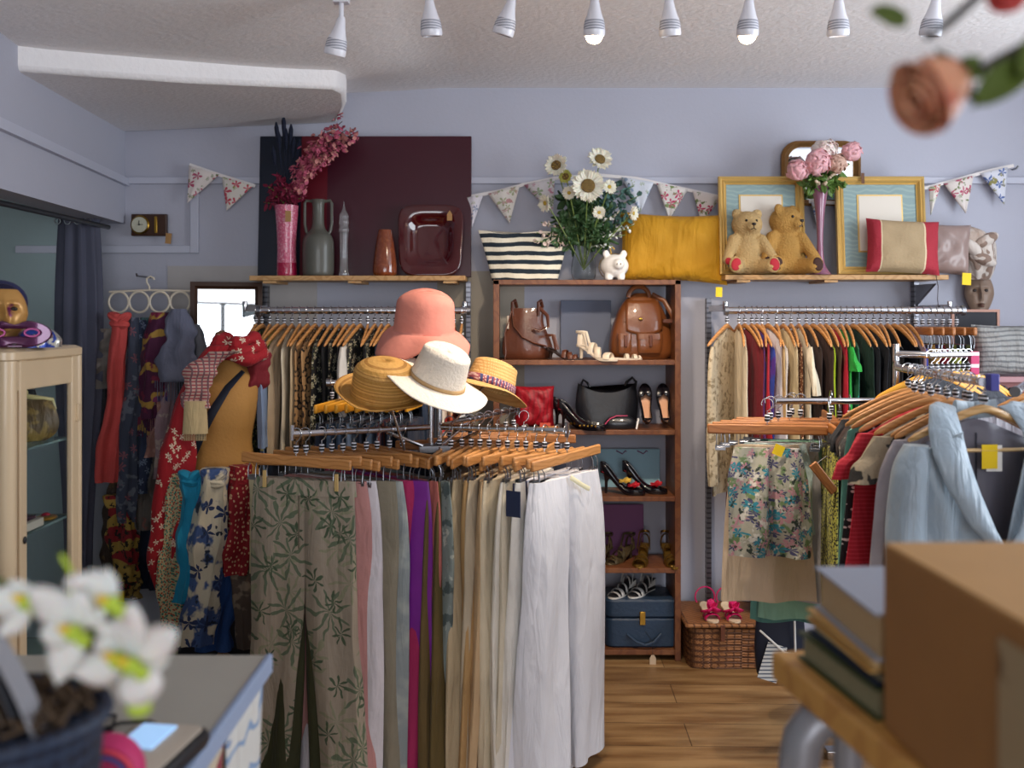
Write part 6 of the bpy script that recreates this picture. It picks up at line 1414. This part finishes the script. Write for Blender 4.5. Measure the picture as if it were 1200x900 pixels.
t = thing('rail_stand', 'chrome post supporting the rail at the right edge', 'rail stand', (xs(1230, 2.87), 2.87, 0)); b = MB(); b.tube([(0, 0, 0), (0, 0, 1.40)], .012, 10); b.box((0, 0, .01), (.4, .05, .02)); b.build('post', CHROME, t)
# pink counter with dark fringe and knitted cushion
CZ_ = zs(441, 4.1)
t = thing('side_counter', 'dusty pink painted counter against the back wall at the right', 'counter', (xs(1190, 4.1), 4.1, 0))
b = MB(); b.box((.22, .2, CZ_/2-.0125), (.80, .40, CZ_-.025)); b.build('carcass', M('dusty_pink_paint', '#8f5a58', .6), t, smooth=False)
b = MB(); b.box((.22, .19, CZ_-.0125), (.84, .45, .025)); b.build('worktop', M('pinkish_top', '#a0767a', .5), t, smooth=False, bevel=.003)
o = [x for x in COL.objects if x.get('category') == 'blackboard'][0]; o.location.z = CZ_+.001; o.location.y = 4.42
t = thing('cushion', 'grey ribbed knitted cushion on the pink counter at the right edge', 'cushion', (xs(1196, 4.05), 4.12, CZ_+.002), rot=(rad(-5), 0, 0))
cushion_mb(.34, .225, .12, .06, seed=21, wr=.006).build('cover', K('#9a9a98', 'grey_rib_knit', layers=(('stripe', '#6f7072', 'z', 45, .3, .03),), bump=(60, .6)), t)
t = thing('beaded_garland', 'dark brown beaded garland lying below the pink counter edge', 'garland', at(1163, 455, 3.6))
b = MB(); q = random.Random(3)
for k in range(40): u = k/39; v = at(1163+60*u, 453+20*u, 3.6)-at(1163, 455, 3.6); b.ell((v.x, q.uniform(-.02, .02), v.z+q.uniform(-.01, .01)), q.uniform(.009, .015), n=8, m=6)
b.build('beads', M('dark_bead', '#2e2220', .3), t)
# dark bag with white label low under the skirts
t = thing('shopper_bag', 'navy fabric bag with white label panel standing low under the skirts', 'bag', (xs(914, 3.6), 3.6, .19))
b = MB(); loft(b, smooth_rows([(0, 0, 0, .09, .04), (0, 0, .1, .10, .05), (0, 0, .26, .09, .03)], 10), amp=.03, freq=6); b.build('bag_body', M('navy_canvas', '#131a2e', .7, var=.2), t)
b = MB(); b.box((-.045, -.055, .06), (.075, .003, .14), RY(.3)); b.build('white_label', M('label_print', '#c9c9c6', .6, layers=(('stripe', '#4c5566', 'z', 70, .25), ('xband', '#c9c9c6', -.05, .0))), t, smooth=False)
b = MB(); b.tube([(.04, -.052, .24), (.045, -.056, .0)], .004, 6); b.tube([(-.09, -.05, .18), (-.0, -.062, .10), (.05, -.055, .09)], .004, 6); b.build('white_piping', WCARD, t)
# ------------------------------------------------------------------ cream glass cabinet at the left
CAB = M('cream_enamel', '#cfb795', .4, coat=.2, var=.05)
cx1, cy0, cy1, cw, chh_ = -1.262, 2.36, 2.76, .62, 1.475
t = thing('display_cabinet', 'cream metal glazed display cabinet at the left edge', 'cabinet', (cx1-cw/2, (cy0+cy1)/2, 0))
def L(x, y): return (x-(cx1-cw/2), y-(cy0+cy1)/2)
for (x, y, r) in ((cx1-.018, cy0+.018, .024), (cx1-.014, cy1-.014, .016), (cx1-cw+.018, cy0+.018, .024), (cx1-cw+.014, cy1-.014, .016)):
    lx, ly = L(x, y); b = MB(); b.tube([(lx, ly, .0), (lx, ly, chh_-.03)], r, 16); b.build('corner_post', CAB, t)
def rslab(b, w_, d_, z0, z1, r=.03):
    rbox(b, w_, d_, z0, z1, r)
b = MB(); rslab(b, cw+.012, cy1-cy0+.012, chh_-.035, chh_); b.build('top_panel', CAB, t)
b = MB(); rslab(b, cw, cy1-cy0, .10, .14); b.build('bottom_panel', CAB, t)
lx = cx1-(cx1-cw/2)
for z in (chh_-.07, .18):
    b = MB(); b.box((lx-.010, 0, z), (.018, cy1-cy0-.06, .075)); b.build('side_rail', CAB, t, smooth=False, bevel=.003)
    b = MB(); b.box((0, -(cy1-cy0)/2+.012, z), (cw-.06, .018, .075)); b.build('front_rail', CAB, t, smooth=False, bevel=.003)
for y in (-(cy1-cy0)/2+.065, (cy1-cy0)/2-.050):
    b = MB(); b.box((lx-.008, y, (chh_+.1)/2), (.018, .036, chh_-.16)); b.build('door_stile', CAB, t, smooth=False, bevel=.004)
b = MB(); b.box((lx+.004, (cy1-cy0)/2-.04, 1.28), (.010, .014, .05)); b.build('hinge', CAB, t, bevel=.002)
b = MB(); b.ell((lx+.004, -(cy1-cy0)/2+.065, .98), (.004, .007, .010)); b.build('keyhole', BLACKP, t)
PANE = M('cabinet_pane', '#f4f8fa', .02, trans=1, ior=1.05)
b = MB(); b.box((lx-.012, 0, .79), (.003, cy1-cy0-.12, 1.2)); b.build('side_pane', PANE, t, smooth=False)
b = MB(); b.box((0, -(cy1-cy0)/2+.014, .79), (cw-.07, .003, 1.2)); b.build('front_pane', PANE, t, smooth=False)
for z in (1.205, .98, .62):
    b = MB(); b.box((0, 0, z), (cw-.05, cy1-cy0-.05, .007)); b.build('glass_shelf', M('shelf_glass', '#b9d0cc', .05, trans=.8, ior=1.1), t, smooth=False)
# things in the cabinet
t = thing('clasp_purse', 'gold brocade purse with cream clasp frame on the upper cabinet shelf', 'purse', (cx1-.095, 2.62, 1.2095), rad(38))
b = MB(); loft(b, smooth_rows([(0, 0, .0, .05, .02), (0, 0, .02, .08, .03), (0, 0, .06, .085, .028), (0, 0, .10, .07, .014), (0, 0, .115, .065, .008)], 14), amp=.06, freq=9); b.build('pouch', K('#5a4520', 'gold_brocade', rough=.5, layers=(('noise', '#8c7034', 40, .5, .05),)), t)
b = MB(); b.tube([(-.072, 0, .085), (-.068, 0, .112), (0, 0, .126), (.068, 0, .112), (.072, 0, .085)], .007, 8); b.ell((0, 0, .136), (.006, .006, .008)); b.build('clasp_frame', M('cream_clasp', '#cdbf84', .35), t)
t = thing('jewellery_case', 'flat cream jewellery box on the middle cabinet shelf', 'box', (cx1-.09, 2.50, .984)); b = MB(); b.box((0, 0, .012), (.13, .16, .022)); b.build('box_base', M('cream_box', '#b7ad9c', .6), t, bevel=.002); b = MB(); b.box((0, 0, .028), (.10, .13, .008)); b.build('lining', M('dark_plum', '#3a1c2c', .7), t, smooth=False)
t = thing('brooch', 'gold brooch beside the jewellery box on the middle cabinet shelf', 'brooch', (cx1-.05, 2.64, .984)); b = MB(); b.ell((0, 0, .008), (.03, .035, .008)); b.build('gold_setting', BRASS, t); b = MB(); b.ell((0, 0, .015), (.012, .014, .008)); b.build('red_stone', M('red_stone', '#8c1a2c', .2), t)
t = thing('folded_scarf', 'red and black folded scarf on the lower middle of the cabinet', 'scarf', (cx1-.16, 2.52, .624)); b = MB(); loft(b, smooth_rows([(0, 0, 0, .09, .08), (0, 0, .03, .1, .09), (0, 0, .05, .085, .075)], 6), amp=.02); b.build('cloth', K('#8c1a24', 'red_black_fold', layers=(('noise', '#1a1418', 14, .55, .04),)), t)
t = thing('necklace_bust', 'small black necklace display stand with gold chain inside the cabinet', 'display stand', (cx1-.12, 2.68, 1.2095)); b = MB(); loft(b, smooth_rows([(0, 0, 0, .04, .03), (0, 0, .05, .045, .02), (0, 0, .10, .03, .012), (0, 0, .15, .016, .010)], 10)); b.build('bust', BLACKP, t); b = MB(); b.tube([(.03*cos(a), -.018, .09+.03*sin(a)) for a in [rad(150)+rad(240)*i/16 for i in range(17)]], .003, 6); b.build('gold_chain', BRASS, t)
# on the cabinet
t = face_mask('gold venetian face mask with magenta markings standing on the cabinet', 'mask', (xs(2, 2.50), 2.50, chh_+.088), (rad(-6), 0, rad(38)), .125, .165, M('gold_mask', '#b98a4c', .35, .3, layers=(('noise', '#6a1a4c', 12, .62, .03), ('zband', '#1d1c38', .065, .2)), var=.2), lips=M('gold_lips', '#c99a4c', .3, .6), eyes=M('black_eye', '#16100c', .3))
b = MB(); b.ell((0, .03, .035), (.07, .06, .062)); b.build('cap', M('midnight_blue_cap', '#1c2250', .5, var=.3), t)
def eye_mask(label, c, rz, m, w_=.17, h_=.075, deco=None):
    t = thing('masquerade_mask', label, 'mask', c, rz)
    b = MB(); n = 56; R_ = []
    for k in range(7):
        v = k/6; ring = []
        for j in range(n):
            a = 2*pi*j/n; x = cos(a); z = sin(a)*(1-.35*math.exp(-(x/.22)**2))
            # outer outline to two eye openings is one sheet: map ring to nearest eye rim
            s = 1 if x >= 0 else -1
            ex = s*.46+.22*cos(a if s > 0 else a); ez = .05+.13*sin(a)
            ring.append(((x*(1-v)+ex*v)*w_/2, -(.035*(1-(x*(1-v)+ex*v)**2)), (z*(1-v)+ez*2*v)*h_/2))
        R_.append(ring)
    b.rings(R_, False, True); o = b.build('mask_shell', m, t, solid=.003, ang=80)
    for s in (-1, 1):
        b = MB(); b.tube([((s*.46+.2*cos(a))*w_/2, -.033, (.1+.26*sin(a))*h_/2) for a in [2*pi*i/20 for i in range(20)]], .003, 6, closed=True); b.build('eye_rim', deco or BRASS, t)
    b = MB(); b.box((0, .01, -h_*.42), (.06, .03, .008)); b.build('foot', m, t, bevel=.003)
    return t
eye_mask('glossy purple masquerade eye mask lying on the cabinet', (xs(18, 2.42), 2.42, chh_+.038), rad(25), M('purple_metallic', '#4c1840', .25, .5, coat=.6), deco=M('plum_trim', '#7a2c5a', .3, .5))
t = thing('masquerade_mask', 'cobalt blue and silver masquerade mask beside the purple one', 'mask', (xs(46, 2.5), 2.5, chh_+.001), rad(15))
b = MB(); loft(b, smooth_rows([(0, 0, 0, .052, .035), (0, 0, .02, .056, .036), (-.004, 0, .045, .04, .026), (-.01, 0, .062, .008, .006)], 12), amp=.05, freq=7); b.build('mask_shell', M('cobalt_foil', '#1e3f9c', .25, .4, layers=(('noise', '#c9c4b4', 26, .57, .03), ('xband', '#a9a49a', .025, .2)), coat=.5), t)
b = MB()
for k in range(6): b.ell((-.03+.013*k, -.036, .018+.006*(k % 3)), .006, n=8, m=6)
b.build('silver_beads', M('silver_bead', '#cfd0d4', .2, .9), t)

# ------------------------------------------------------------------ sales counter
KZ = .95; kx = xs(316, 1.69)
KY1, KY0 = 1.69, .62
KT = M('grey_laminate', '#aaa69c', .45, var=.05)
t = thing('sales_counter', 'grey-topped sales counter with pale blue edge in the left foreground', 'counter', (kx-.55, (KY0+KY1)/2, 0))
hw2 = .55; hd2 = (KY1-KY0)/2
b = MB(); b.box((-.003, 0, KZ-.015), (1.094, 2*hd2-.006, .03)); b.build('worktop', KT, t, smooth=False)
b = MB(); b.box((hw2, 0, KZ-.0145), (.012, 2*hd2, .034)); b.build('edge_strip', M('pale_blue_edge', '#8c9cb8', .35), t, smooth=False, bevel=.003)
b = MB(); b.box((-.03, 0, (KZ-.03)/2), (1.0, 2*hd2-.08, KZ-.03)); b.build('counter_body', M('cream_panel', '#c4b49a', .6), t, smooth=False)
# fabric covering the counter side
def side_cloth(label, y0, y1, mt, seed, zb=.35):
    o = thing('fabric_panel', label, 'fabric panel', (kx-.02, 0, 0)); b = MB()
    b.grid(lambda u, v: (.014+.010*sin(16*u+seed)*v, y0+(y1-y0)*u*(1-.25*v), KZ-.034-(KZ-zb-.034)*v*(1-.2*u*0)), 20, 20)
    b.build('cloth', mt, o, solid=.002, ang=80); return o
side_cloth('white cotton with blue flowers hanging at the far end of the counter', 1.45, 1.665, K('#c9c6c0', 'white_blue_toile', layers=(('flower', '#5a7aa8', 9, 5, .42, 2, 1.5), ('stripe', '#7c94b4', 'z', 9, .08, .3)), var=.08), 1)
side_cloth('cream cotton with red tulips hanging at the near end of the counter', 1.0, 1.44, K('#c4b49c', 'cream_red_tulip', layers=(('flower', '#8c1a34', 7, 3, .42, 2, .9), ('noise', '#b9855a', 4, .6, .02))), 2)
# basket with papers and orchid
BX, BYY = -.525, .92
t = thing('planter_basket', 'dark navy woven basket on the counter in the left foreground', 'basket', (BX, BYY, KZ+.001))
NB = wicker('navy_wicker', '#141c30', '#26344c', 60)
b = MB(); b.lathe([(.075, 0), (.09, .02), (.113, .12), (.12, .215)], 40, sy=.8); b.build('basket_body', NB, t)
b = MB(); b.tube([(.12*cos(a), .096*sin(a), .215) for a in [2*pi*i/40 for i in range(40)]], .008, 8, closed=True); b.build('rim', NB, t)
t = thing('moss_filling', 'brown moss filling the top of the navy basket', 'moss', (BX, BYY, KZ+.218)); q = random.Random(5); b = MB()
for k in range(170):
    a = q.uniform(0, 6.28); r = q.uniform(0, .105); x, y = r*cos(a), r*sin(a)*.8; b.tube([(x, y, 0), (x+q.uniform(-.03, .03), y+q.uniform(-.02, .02), .010+q.uniform(0, .014)), (x+q.uniform(-.04, .04), y+q.uniform(-.03, .03), .006)], .0028, 5)
o = b.build('moss_strands', M('brown_moss', '#4c3a28', .9, var=.4, vs=40), t); o['kind'] = 'stuff'
for k in range(8):
    t = thing('leaflet', ['white leaflet nearest the orchid in the navy basket', 'grey leaflet second in the navy basket', 'brown-edged leaflet third in the navy basket', 'grey leaflet fourth in the navy basket', 'pale leaflet fifth in the navy basket', 'dark leaflet sixth in the navy basket', 'grey leaflet seventh in the navy basket', 'white leaflet farthest left in the navy basket'][k], 'leaflet', (BX+.078-.015*k, BYY-.03, KZ+.215+.007*k), rot=(0, rad(-26), rad(8)))
    b = MB(); b.grid(lambda u, v: (.004*sin(3*v), -.018+.036*u, .115*v), 4, 6); b.build('paper', M('leaflet_%d' % (k % 4), ['#8a8a90', '#3f434c', '#5f5044', '#2c2f36'][k % 4], .6), t, solid=.002, smooth=False)
OW = M('orchid_petal', '#d9d5d2', .55, sub=.25); OC = M('orchid_centre', '#a9c03a', .5); OYL = M('orchid_lip', '#d9b52c', .5)
OST = M('orchid_stem', '#5c6c34', .5)
stem_pts = [(BX+.03, BYY, KZ+.22), (BX-.02, BYY-.02, KZ+.32), (BX+.0, BYY-.04, KZ+.385), (xs(60, .80), .80, zs(715, .80)), (xs(120, .78), .78, zs(745, .78)), (xs(160, .76), .76, zs(790, .76))]
ORCH = t = thing('orchid_plant', 'white flowering orchid arching out of the navy basket in the left foreground', 'orchid', stem_pts[0]); b = MB(); p0 = Vector(stem_pts[0])
sp_ = []
for i in range(len(stem_pts)-1):
    a_, c_ = Vector(stem_pts[i]), Vector(stem_pts[i+1])
    for k in range(5): sp_.append(tuple(a_.lerp(c_, k/5)-p0))
sp_.append(tuple(Vector(stem_pts[-1])-p0)); b.tube(sp_, .003, 6); b.build('stem', OST, t)
def orchid(petals, centre, Y=.75):
    b = MB()
    for k, (x0, y0, x1, y1, wpx) in enumerate(petals):
        A = at(x0, y0, Y)-ORCH.location; C_ = at(x1, y1, Y-.012+.008*(k % 3))-ORCH.location; d = C_-A; Ln = d.length
        n_ = Vector((.25*(k % 3-1), -1, .3)); x = d.normalized(); y_ = x.cross(n_).normalized(); z = y_.cross(x)
        T = Matrix(((y_.x, x.x, z.x, A.x), (y_.y, x.y, z.y, A.y), (y_.z, x.z, z.z, A.z), (0, 0, 0, 1)))
        petal(b, Ln, wpx/F*Y, curl=.10, M4=T, nu=9, nv=5, cup=-.22)
    t = b.build('bloom', OW, ORCH, solid=.0014, ang=80)
    c = at(centre[0], centre[1], Y-.008)-ORCH.location; b = MB(); b.ell(c, (.0075, .007, .007)); b.ell(c+Vector((.008, 0, -.006)), (.006, .005, .006)); b.build('green_centre', OC, t)
    b = MB(); petal(b, .009, .007, curl=.7, M4=facing(c+Vector((0, -.004, .003)), (.1, -1, .3), 1.2), nu=5, nv=3); b.build('lip', OYL, t, solid=.001)
orchid([(30, 712, -25, 700, 36), (30, 712, 0, 745, 28), (30, 708, 12, 680, 26)], (32, 706), .79)
orchid([(84, 745, 36, 688, 50), (84, 742, 90, 692, 46), (80, 744, 68, 800, 42), (86, 740, 48, 742, 36)], (86, 742))
orchid([(126, 712, 92, 672, 32), (126, 710, 106, 668, 30), (128, 708, 124, 666, 22), (124, 716, 98, 722, 30)], (130, 708), .76)
orchid([(140, 772, 116, 728, 32), (140, 772, 138, 722, 28), (138, 776, 88, 790, 44), (142, 770, 112, 752, 28)], (138, 774), .755)
orchid([(150, 770, 156, 706, 36), (152, 772, 206, 740, 44), (154, 774, 196, 776, 34), (150, 768, 138, 730, 24)], (154, 780), .745)
for (px, py, lb) in ((88, 682, 'small closed orchid bud at the top left of the spray'), (163, 805, 'creamy half-open orchid bud hanging lowest')):
    c = at(px, py, .75)-ORCH.location; b = MB(); s = .5 if py < 700 else 1
    b.ell(c, (.017*s, .015*s, .015*s)); b.ell(c+Vector((.008*s, -.004, .004*s)), (.012*s, .012*s, .013*s)); t = b.build('bud', OW, ORCH, remesh=.002*s+.001)
    b = MB(); b.ell(c+Vector((0, 0, -.016*s)), (.010*s, .008*s, .008*s)); b.tube([c+Vector((0, 0, -.012*s)), c+Vector((-.008, .01, .005)), c+Vector((-.018, .014, .018))], .002, 6); b.build('green_base', OC, t)
# pink striped ball, cable, card reader
t = thing('yarn_roll', 'pink and blue spiral roll of ribbon on the counter at the bottom left', 'ribbon roll', (xs(122, 1.15), 1.15, KZ+.001), rot=(0, 0, rad(10))); t.scale = (.7, .7, .7)
b = MB(); sp_ = [((.008+.0022*i*.5)*cos(i*.4), 0, .066+(.008+.0022*i*.5)*sin(i*.4)) for i in range(50)]
b.lathe([(.062, -.03), (.066, -.02), (.066, .02), (.062, .03)], 36, (0, 0, .066), mat=RX(rad(90))); b.build('roll', M('pink_ribbon', '#c42c68', .6, var=.2), t)
for k, (r, c_) in enumerate(((.056, '#e04a5c'), (.045, '#5a6ab8'), (.034, '#e0487c'), (.022, '#c9303c'), (.011, '#6a4aa8'))):
    b = MB(); b.tube([(r*cos(a), -.031, .066+r*sin(a)) for a in [2*pi*i/32 for i in range(32)]], .0055, 8, closed=True, flat=.6, up=(0, 1, 0)); b.build('ribbon_winding', M('ribbon_'+c_.strip('#'), c_, .6), t)
t = thing('card_reader', 'black and grey card terminal with lit blue screen on the counter', 'card terminal', (xs(180, 1.30), 1.26, KZ+.001), rad(-8))
b = MB(); rbox(b, .115, .19, 0, .022, .02); b.build('body', BLACKP, t)
b = MB(); rbox(b, .098, .17, .0225, .026, .015); b.build('face', M('beige_face', '#b7ab9c', .5), t)
b = MB(); b.box((-.012, .035, .0285), (.05, .07, .003)); b.build('screen', M('screen_blue', '#9cc4ee', .3, emit=.7), t, smooth=False)
t = thing('cable', 'black cable looping on the counter behind the card terminal', 'cable', (xs(120, 1.42), 1.40, KZ+.005))
b = MB(); b.tube([(-.1, -.05, 0), (-.02, .02, 0), (.02, .02, 0), (.035, -.03, 0), (.0, -.05, 0), (.04, -.01, .002), (.08, .0, 0), (.11, -.02, 0), (.10, -.06, 0)], .0028, 6); b.build('cord', BLACKP, t)
b = MB(); b.box((-.02, .0, .012), (.035, .03, .03)); b.build('plug', BLACKP, t, bevel=.003)

# ------------------------------------------------------------------ right foreground table, books and carton
TZ = 1.10; ta = rad(-8.7)
tx, ty = xs(903, 1.29), 1.29
t = thing('display_table', 'pale wooden table board on a grey tubular frame in the right foreground', 'table', (tx, ty, 0), ta*-1 if False else rad(8.7))
TW = M('honey_pine', '#c8944e', .5, layers=(('stripe', '#ba8544', 'u', 9, .3, .4),), var=.2)
b = MB(); b.box((.425, -.425, TZ-.019), (.85, .85, .038)); b.build('board', TW, t, smooth=False, bevel=.006)
GP = M('grey_tube_paint', '#8a8a90', .35, .3)
for (x, y) in ((.06, -.10), (.80, -.10), (.06, -.80), (.80, -.80)):
    b = MB(); b.tube([(x, y, 0), (x, y, TZ-.039)], .018, 12); b.build('leg', GP, t)
t = thing('tubular_handrail', 'thick grey bent tube with rounded top under the foreground table', 'handrail', (xs(936, 1.22), 1.22, 0))
b = MB(); b.tube([(-.0, 0, 0), (-.0, 0, .98), (.006, 0, 1.012), (.022, 0, 1.034), (.05, .0, 1.043), (.10, .03, 1.043), (.14, .06, 1.043)], .026, 18); b.build('bent_tube', GP, t)
b = MB(); b.lathe([(.05, 0), (.05, .01), (.03, .02)], 20); b.build('foot_plate', GP, t)
# books
def book(label, x, y, z, wx, dy, th, cover, rz, page='#d6c9ae', spine_left=False):
    t = thing('book', label, 'book', (x, y, z), rz)
    cm = M('book_'+cover.strip('#'), cover, .5)
    for zz, nm in ((0.0015, 'cover'), (th-.0015, 'cover')):
        b = MB(); b.box((wx/2, -dy/2, zz), (wx, dy, .003)); b.build(nm, cm, t, smooth=False)
    b = MB(); b.box((wx/2+.002, -dy/2, th/2), (wx-.010, dy-.008, th-.006)); b.build('pages', M('paper_'+page.strip('#'), page, .8, layers=(('stripe', '#b9a888', 'z', 300, .3),)), t, smooth=False)
    b = MB(); b.box((wx-.0015, -dy/2, th/2), (.003, dy, th-.006)); b.build('spine', cm, t, smooth=False)
bx_, by_ = xs(948, 1.262), 1.262
book('olive green hardback at the bottom of the foreground book stack', xs(935, 1.255)+.002, by_, TZ+.0005, .19, .20, .036, '#3a4424', rad(8), '#4a5030')
book('thin dark blue book in the middle of the foreground stack', xs(948, 1.255), by_-.002, TZ+.037, .18, .19, .016, '#1f2c4c', rad(6), '#8c8468')
book('thin tan book under the grey-blue one in the foreground stack', xs(947, 1.255), by_-.0, TZ+.0535, .18, .195, .014, '#c79a54', rad(3), '#d0a868')
book('large grey-blue topped book at the top of the foreground stack', xs(957, 1.255), by_-.0, TZ+.068, .18, .20, .055, '#9aa0b0', rad(1), '#b08c60')
# cardboard carton
t = thing('cardboard_box', 'brown cardboard carton with pale label in the right foreground', 'box', (xs(1035, 1.05), 1.05, TZ+.001), rad(1.5))
CB = M('corrugated_card', '#9a6b3b', .75, var=.15, bump=(40, .1))
Hc = zs(640, 1.05)-TZ
b = MB(); b.box((.26, -.275, Hc/2), (.52, .55, Hc)); b.build('carton', CB, t, smooth=False, bevel=.003)
b = MB(); b.box((.13, -.275, Hc+.0015), (.255, .55, .003)); b.box((.392, -.275, Hc+.0015), (.255, .55, .003)); b.build('top_flap', M('card_top', '#c4965c', .7, var=.12), t, smooth=False)
b = MB(); b.box((-.0012, -.34, .10), (.002, .2, .165)); b.build('paper_label', M('buff_label', '#a08a6a', .7, layers=(('noise', '#6c5236', 14, .6, .03),)), t, smooth=False)
# ------------------------------------------------------------------ rose branch at the top right
RS = M('peach_rose_petal', '#cf9070', .6, sub=.2, layers=(('noise', '#bb6450', 22, .54, .15),))
RL = M('rose_leaf', '#4a5a1c', .5, var=.3, vs=20)
t = thing('rose_branch', 'dark drooping artificial branch entering at the top right', 'branch', at(1260, 20, .72))
o0 = at(1260, 20, .72)
b = MB(); b.tube([at(1290, -120, .70)-o0, at(1200, -60, .70)-o0, at(1150, -8, .70)-o0, at(1110, 28, .70)-o0, at(1085, 44, .70)-o0], [.004, .004, .0038, .0035, .003], 8)
b.tube([at(1290, -120, .70)-o0, at(1270, 0, .70)-o0, at(1215, 45, .70)-o0, at(1150, 80, .69)-o0], .003, 8); b.build('stem', M('dark_bark', '#2b2622', .7), t)
def rleaf(a, c, wd, nm='leaf'):
    b = MB(); A = at(*a, .70)-o0; C_ = at(*c, .69)-o0; d = C_-A; L_ = d.length; n_ = Vector((0, -1, .25)); x = d.normalized(); y_ = n_.cross(x).normalized(); z = x.cross(y_)
    T = Matrix((( y_.x, x.x, z.x, A.x), (y_.y, x.y, z.y, A.y), (y_.z, x.z, z.z, A.z), (0, 0, 0, 1)))
    petal(b, L_, wd, curl=.05, M4=T, nu=10, nv=4); b.build(nm, RL, t, solid=.001)
rleaf((1062, 26), (1016, 16), .018); rleaf((1215, 60), (1135, 130), .026); rleaf((1150, 75), (1120, 92), .02); rleaf((1230, 30), (1190, 95), .022)
BR = t; cr_ = at(1093, 105, .70)-o0
b = MB(); q = random.Random(8); R0 = .028
for k in range(16):
    a = k*2.4; inc = .25+1.3*(k/16); d = Vector((-.75+.75*0, -.5, -.35)); 
    base_ = TR(*cr_) @ facing((0, 0, 0), (-.85, -.22, -.45))
    T = base_ @ RZ(a) @ TR(0, 0, -.002) 
    rr = R0*(.25+.75*k/16)
    def f(u, v, rr=rr, k=k):
        th = (v-.5)*2.4; h = .050*(u)*(1-.12*k/16); r_ = rr*(.45+.55*sin(min(1, u*1.05)*pi/2)+.18*u**4)
        return (r_*sin(th), r_*cos(th), h-.025-.006*(2*v-1)**2*u)
    b.grid(f, 8, 8, T)
t = b.build('rose_head', RS, BR, solid=.0012, ang=80)
b = MB(); T = TR(*cr_) @ facing((0, 0, 0), (-.85, -.22, -.45))
for k in range(5): petal(b, .025, .014, curl=.4, M4=T @ TR(0, 0, -.028) @ RZ(k*1.256), nu=5, nv=2)
b.build('calyx', RL, t, solid=.001)
c2_ = at(1178, -22, .70)-o0; b = MB()
for k in range(10):
    a = k*2.4; rr = .018*(.3+.7*k/10)
    b.grid(lambda u, v, rr=rr: (rr*(.5+.6*u)*sin((v-.5)*2.4), rr*(.5+.6*u)*cos((v-.5)*2.4), .03*u-.015), 5, 5, TR(*c2_) @ facing((0, 0, 0), (0, -.6, -.6)) @ RZ(a))
b.build('rose_head', M('coral_rose_petal', '#b8403c', .6), BR, solid=.001)
